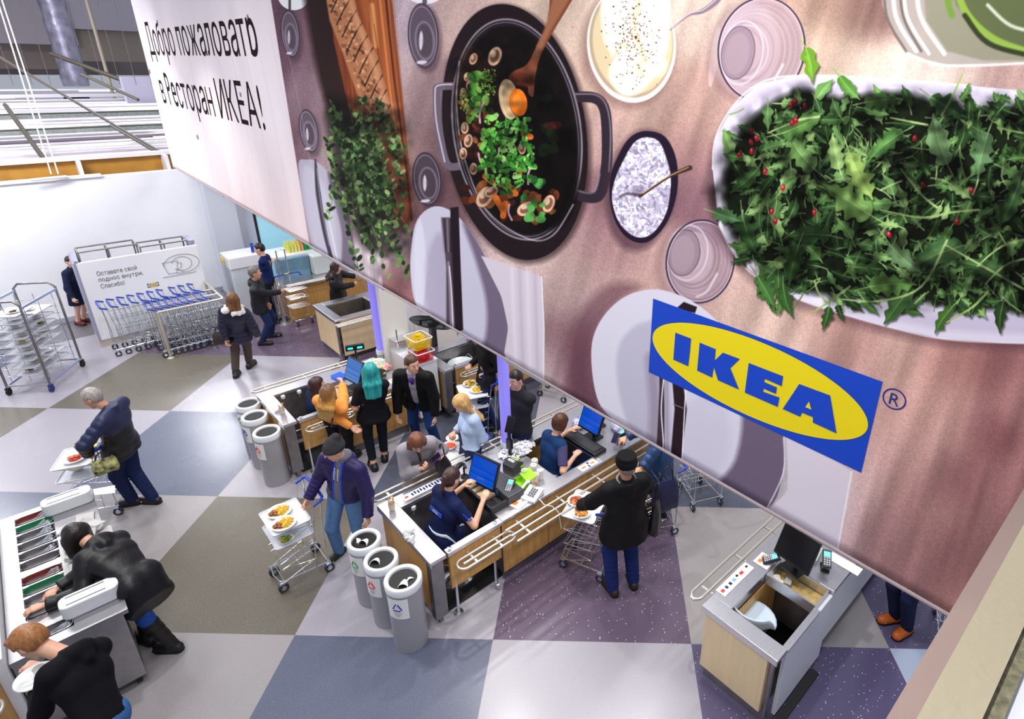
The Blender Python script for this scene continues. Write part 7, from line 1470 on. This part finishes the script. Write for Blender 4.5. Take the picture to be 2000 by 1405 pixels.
def fur(body, I):
    F = Field(); F.ks = .03; nb, ft, lf, up = I['nb'], I['ft'], I['lf'], I['up']; rr = random.Random(2)
    for i in range(40):
        a = rr.uniform(0, 2*PI); R_ = rr.uniform(.07, .125); p = nb+up*(.012-.5*(R_-.08)+rr.uniform(-.015, .02))-ft*.035+(lf*math.cos(a)*1.15+ft*math.sin(a))*R_; F.cone(p, p+nrm(lf*math.cos(a)+ft*math.sin(a))*.02, .032, .02)
    mesh_obj('fur_collar', F.mesh(.009), mat('fur_white', 'e8e0da', .9, noise=.2, scale=60, bump=1., bscale=90), body, I['base'])
def back_logo(body, I, dz=.33, w_=.19, h_=.045):
    # small blue patch with yellow bar on the back and sleeve of the shirt
    up, ft, lf = I['up'], I['ft'], I['lf']; c = I['pelvis']+up*dz*I['k']-ft*.125-I['base']; q = []
    for (u_, v_) in ((-1, -1), (1, -1), (1, 1), (-1, 1)): q.append(tuple(c+lf*u_*w_/2*-1+up*v_*h_/2))
    w = MB(); w.add(q+[tuple(np.array(p)-ft*.006) for p in q], [(3, 2, 1, 0), (4, 5, 6, 7), (0, 1, 5, 4), (1, 2, 6, 5), (2, 3, 7, 6), (3, 0, 4, 7)]); pt = w.build('back_patch', IKB, body)
    text_on('IKEA', -.042, .042, -.014, .028, pt, IKY, off=.0, name='patch_letters', frame=lambda l, z, o: tuple(c-ft*.0075+lf*(-l)+up*z), wt=.02)
BLK = '121115'
# 1 woman behind the left edge of the white sign
g = G(160, 632); person('woman in dark blue dress and cardigan standing behind the left edge of the white sign', G(141, 512, 1.42), -5, [g+[.0, .07, 0], g-[.0, .07, 0]], 1.60, 'f', hyaw=-10, hair=('bun', '2a1c1c'), top=dict(c='1e2442', name='cardigan', hem=.05), legs=('skirt', '141a36'), shoes=('shoe', '5a1c22'), hands=(None, None))
# 2 young man far back
person('young man in dark blue T-shirt behind the chrome barrier posts', G(511, 490, 1.60), 195, None, 1.78, 'm', 1.1, hpitch=15, hair=('short', '16141a'), top=dict(c='122252', name='t_shirt', sleeve=.7, hem=.08, collar=0), legs=('trousers', '1c1e2c'), hands=(G(545, 512, 1.1), G(525, 520, 1.0)))
# 3 grey haired man with the empty cart
person('grey haired man in black quilted jacket and jeans pushing the empty cart', G(497, 528, 1.65), 18, [G(514, 674), G(531, 659)], 1.80, 'm', 1.2, hyaw=10, hair=('short', '6e6660', .3, '3c3634'), skin=SKIN2, top=dict(c='191722', quilt=.006, per=.05, hem=.13, flare=.0, th=.02, rough=.5, hood=1), legs=('trousers', '25345e'), hands=(None, G(563, 571, 1.0)), curl=(.5, 1.1))
# 4 woman with the white fur collar
person('woman in navy padded jacket with white fur collar and brown trousers, seen from behind', G(456, 580, 1.60), 100, [G(462, 736), G(489, 718)], 1.74, 'f', 1.25, hyaw=0, hair=('bob', '8a5c30', .16, '4c3020'), face=False, top=dict(c='1f2038', quilt=.010, per=.075, hem=.16, th=.030, rough=.42, flare=.01), legs=('trousers', '524640', .014, .14), shoes=('boot', '241e20'), hands=(G(441, 664, .80), G(503, 655, .77)), extra=fur)
# 5 woman in black at the rear counter
person('woman with long dark hair in black jacket at the rear pale counter', G(652, 517, 1.60), 15, [G(662, 640), G(676, 636)], 1.74, 'f', 1.15, hyaw=10, hpitch=15, hair=('long', '3a2420', .26), top=dict(c=BLK, quilt=.004, per=.09, hem=.2, th=.022, rough=.5, hood=1), legs=('trousers', '1a1a20'), hands=(G(692, 540, 1.1), G(690, 556, 1.0)))
# 6 grey haired man in the navy down jacket
def camo_bag(body, I): pass
person('grey haired man in navy and black down jacket leaning on his tray cart', G(192, 785, 1.54), 187, [G(262, 985), G(302, 982)], 1.76, 'm', 1.22, nfwd=.10, hyaw=5, hpitch=22, hair=('short', 'a39c98', .3, '5e5856'), skin=SKIN2, top=dict(c=mgrad('down_jacket', [(0, '17161a'), (1.16, '18171c'), (1.20, '1c2348'), (2, '232c58')], .45, .2, 16), quilt=.010, per=.085, th=.030, hem=.12, flare=0., rough=.4), legs=('trousers', '1d2a52', .02), shoes=('shoe', '1e1414'), hands=(G(172, 888, .98), G(150, 880, 1.0)), curl=(1., 1.), poles=(nrm(np.array([-.3, -.6, -.5])), None))
# 7 bending woman in the black coat
pv = G(268, 1128, .92)
person('woman in long black padded coat and tall boots bending over the cutlery station', G(150, 1040, 1.20), 172, [G(340, 1270), G(290, 1256)], 1.70, 'f', .92, nfwd=.05, hpitch=45, pelvis=(pv[0], pv[1], .90), hair=('drape', '1a1210', .15), top=dict(c='141318', quilt=.008, per=.17, hem=.21, flare=.03, th=.030, rough=.42, hood=1, sc=6), legs=('trousers', '2a55a8', .012, .30), shoes=('tallboot', '141014'), hands=(G(88, 1182, .93), G(112, 1150, .93)), curl=(.4, .4), palm=(-UP, -UP), poles=(nrm(np.array([.2, -.5, -.6])), None))
# 8 young man, bottom left
pv = G(200, 1410, .95)
person('young man with tousled ginger hair in black hoodie and jeans at the bottom left', G(72, 1236, 1.47), 190, [pv*[1, 1, 0]+[.1, -.1, 0], pv*[1, 1, 0]+[.05, .12, 0]], 1.80, 'm', .92, nfwd=.13, hyaw=-8, hpitch=38, pelvis=(pv[0], pv[1], .93), hair=('tuft', 'a06a3c', .3, 'c8965a'), top=dict(c='101016', name='hoodie', th=.022, hem=.0, rough=.85, hood=1), inner=dict(name='undershirt', c='c8c0a8', th=.012, hem=.07, sleeve=0, collar=0), legs=('trousers', '3f6ca8'), hands=(G(72, 1350, 1.05), G(82, 1300, 1.08)), curl=(.8, .8), palm=(UP, -UP), poles=(nrm(np.array([.3, -.6, -.5])), nrm(np.array([.4, .3, -.6]))))
# 9 seated cashier of the rear oak counter
pv = ST(2.28, -7.95)
person('seated cashier with dark reddish bob in dark blue vest at the rear oak counter', G(624, 752, 1.24), 40, [ST(2.55, -8.02), ST(2.55, -7.82)], 1.72, 'f', 1.15, sit=True, pelvis=(pv[0], pv[1], .62), hair=('bob', '34181c', .17), top=dict(c='152a52', name='vest', sleeve=.6, hem=.08), legs=('trousers', '1a1c2c'), hands=(G(655, 762, .98), G(662, 775, .95)), face=True)
# 10 woman in the orange sweater
OMB = mgrad('ombre_hair', [(0, 'd8a050'), (1.18, 'e0a850'), (1.42, 'a87434'), (1.58, '5a3c2c'), (2, '4a3026')], .35, .5, 55, (1, 1, .07), .3)
def strap(body, I):
    p = I; a = p['sh'][1]+p['up']*.065+p['lf']*.06; b = p['pelvis']+p['lf']*-.10-p['ft']*.13+p['up']*.04; m_ = (a+b)/2-p['ft']*.125
    child_tube('shoulder_strap', [a, a-p['ft']*.10-p['up']*.06, m_-p['ft']*.015, b], .010, BLACK, body, I)
person('woman with long ombre blond hair in orange sweater pointing at the till screen', G(641, 772, 1.50), 72, [G(655, 905), G(685, 900)], 1.72, 'f', 1.2, hyaw=5, hair=('long', OMB, .38), face=False, top=dict(c='f09848', name='sweater', th=.020, hem=.05, rough=.85), legs=('trousers', '1b191e'), hands=(G(690, 838, .86), G(669, 737, 1.28)), curl=(.4, .6), extra=strap, poles=(None, nrm(np.array([.2, .3, -.9]))))
# 11 teal haired woman
person('woman with teal dyed hair in black clothes and black shoes leaning at the counter', G(724, 730, 1.55), 118, [G(731, 916), G(752, 898)], 1.72, 'f', 1.12, hair=('long', '127a80', .29, '2aa8a4'), face=False, top=dict(c='15161d', name='top', sleeve=.8, hem=.10, th=.016), legs=('trousers', '1a1e28', .008, .16), shoes=('shoe', '141214'), hands=(G(701, 801, .93), G(716, 770, 1.05)), curl=(.5, .5))
# 12 man in the black jacket looking right
def scarf(body, I):
    c = I['nb']+I['ft']*.085-I['up']*.05; F = Field(); F.cone(c+I['up']*.03, c-I['up']*.05, .035, .02); F.cone(c-I['up']*.05, c-I['up']*.22+I['ft']*.01, .012, .012); mesh_obj('purple_shirt', F.mesh(.008), cloth('4c2a86'), body, I['base'])
person('man with short brown hair in open black jacket looking right beside the white cabinet', G(797, 706, 1.70), -92, [G(816, 862), G(854, 870)], 1.84, 'm', 1.22, hyaw=52, hpitch=4, hair=('short', '4a3020'), top=dict(c='0f0e11', th=.030, hem=.11, flare=.01, open=(.035, .03, 0.), hood=1, rough=.6), inner=dict(name='grey_hoodie', c='a9a4aa', th=.014, hem=.06, collar=2), legs=('trousers', '24427c'), shoes=('shoe', '3a2a22'), extra=scarf)
# 13 man with the grey beanie
def cords(body, I):
    for sg in (-.02, .02): a = I['nb']+I['ft']*.10+I['lf']*sg-I['up']*.03; child_tube('hood_cord', [a, a-I['up']*.1+I['ft']*.02, a-I['up']*.16+I['ft']*.022], .005, mat('cord_white', 'e8e4e0', .7), body, I)
person('man in grey knit cap and open purple padded jacket steering a tray cart', G(664, 878, 1.63), -105, [G(664, 1086), G(722, 1076)], 1.79, 'm', 1.12, hyaw=-38, hpitch=18, hair=None, hat=('beanie', '3a3a3e'), top=dict(c='241a52', quilt=.006, per=.045, th=.026, hem=.07, open=(.060, -.02, .0), lining='1448e0', rough=.45, hood=1), inner=dict(name='grey_hoodie', c='7c7a80', th=.014, hem=.08, collar=2.5, hood=1), legs=('trousers', '5f86b4'), shoes=('shoe', '1e2a26', mat('sole_pale', 'c8d0c8', .5)), hands=(None, G(602, 975, .98)), curl=(.6, 1.2), extra=cords)
# 14 woman in grey coat with the purple phone
person('woman with auburn fringe in grey coat looking at her purple phone case', G(809, 858, 1.50), -62, [G(822, 985), G(848, 980)], 1.70, 'f', 1.18, hyaw=0, hpitch=32, hair=('bob', '6a3c24', .17, '3a2016', 1), top=dict(c='96929a', name='coat', th=.026, hem=.40, flare=.05, rough=.9, collar=1.5, open=(.0, .035, 0)), inner=dict(name='blouse', c='4a4850', th=.010, hem=.05), legs=('trousers', '3a3a44'), hands=(G(858, 892, 1.12), G(822, 916, 1.08)), curl=(.7, .7), palm=(UP, UP))
# 15 blonde girl
person('girl with long blond hair in pale blue sweater steering the cart with red soup', G(913, 793, 1.48), 215, None, 1.70, 'f', 1.08, hyaw=8, hpitch=38, hair=('long', 'c89c60', .30, '9a6c3c'), top=dict(c='b4c8e8', name='sweater', th=.018, hem=.05, rough=.85), legs=('trousers', '1e2a4e'), hands=(G(915, 856, 1.0), G(889, 843, 1.02)), curl=(.8, .9), palm=(-UP, -UP))
# 16 man in the black shirt, head under the banner edge
g = G(955, 845)
person('man in black shirt and jeans pushing a cart, head hidden by the banner', np.array([g[0]+.0, g[1]+.1, 1.66]), 212, [g+[.09, .09, 0], g-[.06, .09, 0]], 1.80, 'm', 1.05, hpitch=10, hair=('short', '2a2020'), top=dict(c='1a181c', name='shirt', th=.016, hem=.1), inner=None, legs=('trousers', '1c2c58'), hands=(G(947, 729, 1.06), G(919, 713, 1.06)), curl=(1., 1.), palm=(-UP, -UP))
# 17 man on the phone
person('man in charcoal sweater holding a phone to his ear beside the violet tube', G(1009, 738, 1.68), -118, None, 1.80, 'm', 1.18, hyaw=-4, hpitch=10, hair=('short', '1e1614'), top=dict(c='2c2b30', name='sweater', th=.020, hem=.06, rough=.85), legs=('trousers', '1d2744'), hands=(G(1016, 748, 1.58), None), curl=(.8, .5), poles=(nrm(np.array([.44, -.23, -.8])), None), palm=(np.array([-.8, .3, 0]), None))
# 18 seated cashier of the middle counter, dark blue T-shirt with patches
def patches(body, I):
    back_logo(body, I, .34); a, e, w_ = I['arms'][1]; c = a+(e-a)*.35-I['lf']*.066-I['base']; d = nrm(e-a); f_ = I['ft']; q = [tuple(c+f_*u_*.022+d*v_*.05) for u_, v_ in ((-1, -1), (1, -1), (1, 1), (-1, 1))]
    w = MB(); w.add(q+[tuple(np.array(p)-I['lf']*.006) for p in q], [(3, 2, 1, 0), (4, 5, 6, 7), (0, 1, 5, 4), (1, 2, 6, 5), (2, 3, 7, 6), (3, 0, 4, 7)]); pt = w.build('sleeve_patch', IKB, body)
    text_on('IKEA', -.035, .035, -.009, .018, pt, IKY, off=0, name='patch_letters', frame=lambda l, z, o: tuple(c-I['lf']*.0075+d*l-f_*z), wt=.02)
pv = ST(2.30, -4.58)
person('seated cashier with brown ponytail in dark blue T-shirt at the middle counter', G(882, 942, 1.24), 52, [ST(2.62, -4.68), ST(2.62, -4.48)], 1.72, 'f', 1.22, sit=True, pelvis=(pv[0], pv[1], .62), hyaw=4, hpitch=12, hair=('tail', '3a221c'), top=dict(c='141e48', name='t_shirt', sleeve=.62, hem=.10, th=.014), legs=('trousers', '171a2c'), shoes=('shoe', '1c1a1c'), hands=(G(905, 950, 1.0), G(943, 980, .98)), curl=(.5, .5), palm=(-UP, -UP), poles=(None, nrm(np.array([.2, -.5, -.8]))), extra=patches)
# 19 brown haired seated cashier
pv = ST(3.80, -4.55)
person('seated cashier with short brown hair in blue vest resting an arm in her lap', G(1088, 832, 1.26), 40, [ST(4.1, -4.62), ST(4.1, -4.42)], 1.72, 'f', 1.35, sit=True, pelvis=(pv[0], pv[1], .62), hyaw=0, hpitch=25, hair=('bob', '5c2e16', .06, '46220f'), face=False, top=dict(c='1a3a68', name='vest', sleeve=0, hem=.16, th=.024, collar=0), inner=dict(name='t_shirt', c='4c4670', th=.012, hem=.1, sleeve=.8, collar=0), legs=('trousers', '272a5c', .02), hands=(G(1112, 842, 1.0), G(1122, 892, .92)), curl=(.4, .4), palm=(-UP, -UP), poles=(None, nrm(np.array([.1, -.6, -.7]))))
# 20 man in the round black hat
def collar(body, I):
    F = Field(); nb = I['nb']
    for a in np.linspace(0, 2*PI, 17)[:-1]: p = nb+I['up']*.0+(I['lf']*math.cos(a)+I['ft']*math.sin(a))*.075; F.cone(p, p+I['up']*.03+nrm(p-nb)*.012, .020, .016)
    mesh_obj('collar', F.mesh(.008), cloth('a8a8ac'), body, I['base'])
person('stout man in round black cap and black jacket seen from behind at the tray rails', G(1222, 910, 1.67), 112, [G(1196, 1157), G(1236, 1142)], 1.80, 'm', 1.38, hyaw=8, hair=('thin', '8a7a70'), hat=('cap', '151416'), face=False, skin=SKIN2, top=dict(c='100f12', th=.034, hem=.20, flare=.01, rough=.6, hood=1), legs=('trousers', '1c2c66', .022), shoes=('shoe', '2a1c16'), hands=(G(1133, 988, 1.0), G(1262, 950, 1.0)), curl=(1., .8), palm=(-UP, None), extra=collar, poles=(nrm(np.array([-.5, -.6, -.5])), None))
# 21 person in blue padded coat under the banner
g = G(1290, 1000)
person('person in blue padded coat reaching to the card terminal, head hidden by the banner', np.array([g[0]-.12, g[1]+.05, 1.60]), 165, [g+[0, .1, 0], g-[0, .1, 0]], 1.70, 'f', 1.15, hair=('short', '3a2c28'), top=dict(c='20406e', quilt=.008, per=.09, th=.030, hem=.36, flare=.02, rough=.4), inner=dict(name='scarf', c='4a2a66', th=.02, hem=.0, sleeve=0, collar=2), legs=('trousers', '22242e'), hands=(G(1254, 914, 1.02), G(1212, 862, 1.02)), curl=(.8, .4), palm=(None, -UP))
# 22 legs with the orange shoes
g = (G(1743, 1215)+G(1768, 1238))/2
person('person in dark blue jeans and orange shoes, upper body hidden by the banner', np.array([g[0]+.05, g[1]+.1, 1.64]), 200, [G(1745, 1212), G(1768, 1236)], 1.74, 'm', 1.0, hair=('short', '2a2422'), top=dict(c='1c1e2c', hem=.1, th=.02), legs=('trousers', '1c2340', .014), shoes=('shoe', 'c8641e'))

# ================================================================== things people hold
def bag(c, size, rz, label, m, name='handbag', cat='bag', handle=True):
    R = empty(name, tuple(c), rz, label, cat); a, b_, h_ = size; w = MB(); vs = []; n = 20; rows = ((-.5, .80, .9), (-.46, .98, 1.), (-.2, 1.04, 1.1), (.1, .98, .9), (.35, .88, .55), (.5, .78, .2))
    for z, fx, fy in rows:
        for i in range(n): q = 2*PI*i/n; cx, sx_ = math.cos(q), math.sin(q); vs.append((a/2*fx*math.copysign(abs(cx)**.45, cx), b_/2*fy*math.copysign(abs(sx_)**.6, sx_)+.006*math.sin(5*q+z*9), z*h_+.008*math.sin(3*q)))
    w.add(vs, [(j*n+i, j*n+(i+1) % n, (j+1)*n+(i+1) % n, (j+1)*n+i) for j in range(len(rows)-1) for i in range(n)]+[tuple(range(n))[::-1], tuple((len(rows)-1)*n+i for i in range(n))], 0, True); w.build('bag_body', m, R)
    if handle: w = MB(); w.tube([(-a*.3, 0, h_*.4), (-a*.2, 0, h_*.85), (0, 0, h_), (a*.2, 0, h_*.85), (a*.3, 0, h_*.4)], .009, 8); w.build('bag_strap', BLACK, R)
    return R
CAMO = mat('camo_cloth', '17140e', .7, c2='d6d48a', scale=17, kind='noise', bump=.3)
bag(G(205, 908, .88), (.24, .14, .17), .8, 'camouflage patterned bag hanging from the arm of the grey haired man', CAMO)
bag(G(866, 905, 1.0), (.28, .14, .26), -1., 'black handbag under the arm of the woman in grey coat', mat('black_leather', '1a181c', .4, noise=.2, scale=12))
bag(G(1300, 965, .95), (.3, .16, .36), .5, 'dark blue shopping bag hanging from the blue padded coat', cloth('1c2048', .5), 'shopping_bag')
bag(G(1280, 1010, .92), (.16, .1, .42), 1.2, 'black shoulder bag at the right hip of the man in the black cap', mat('black_leather'), 'shoulder_bag')
bag(G(432, 660, .80), (.26, .12, .22), .2, 'dark brown handbag on the left arm of the fur collar woman', mat('brown_leather', '33261f', .5))
def slab_phone(c, size, rot, label, m):
    R = empty('mobile_phone', tuple(c), 0, label, 'phone'); R.rotation_euler = rot; w = MB(); w.box((0, 0, 0), size); w.build('phone_case', m, R, .004); w = MB(); w.box((0, 0, size[2]/2), (size[0]*.9, size[1]*.92, .002)); w.build('phone_screen', mat('phone_glass', '1a1826', .1), R)
slab_phone(G(850, 896, 1.18), (.08, .15, .012), (.7, .2, -1.0), 'purple phone case in the hand of the woman in grey coat', mat('purple_case', '5c2a9c', .35))
slab_phone(G(1013, 728, 1.66), (.07, .14, .01), (1.3, .3, .6), 'black phone held to the ear of the man in charcoal sweater', BLACK)
slab_phone(G(1202, 856, 1.04), (.075, .15, .01), (.5, 0, -.4), 'violet lit phone held over the card terminal', mat('violet_case', '6a3cc8', .3))
q = G(70, 1325, 1.10); R = empty('serving_plate_stack', tuple(q), 0, 'white plate and cup carried by the young man in the black hoodie', 'plate'); w = MB(); w.lathe([(0, 0), (.06, 0), (.12, .02), (.115, .024), (.06, .008), (0, .008)], n=28); w.build('plate_disc', CHINA, R); w = MB(); w.lathe([(.028, .01), (.04, .08), (.036, .08), (.024, .015), (0, .015)], (.03, .02, 0), 20); w.build('cup_on_plate', CHINA, R)
q = G(560, 530, 1.1);
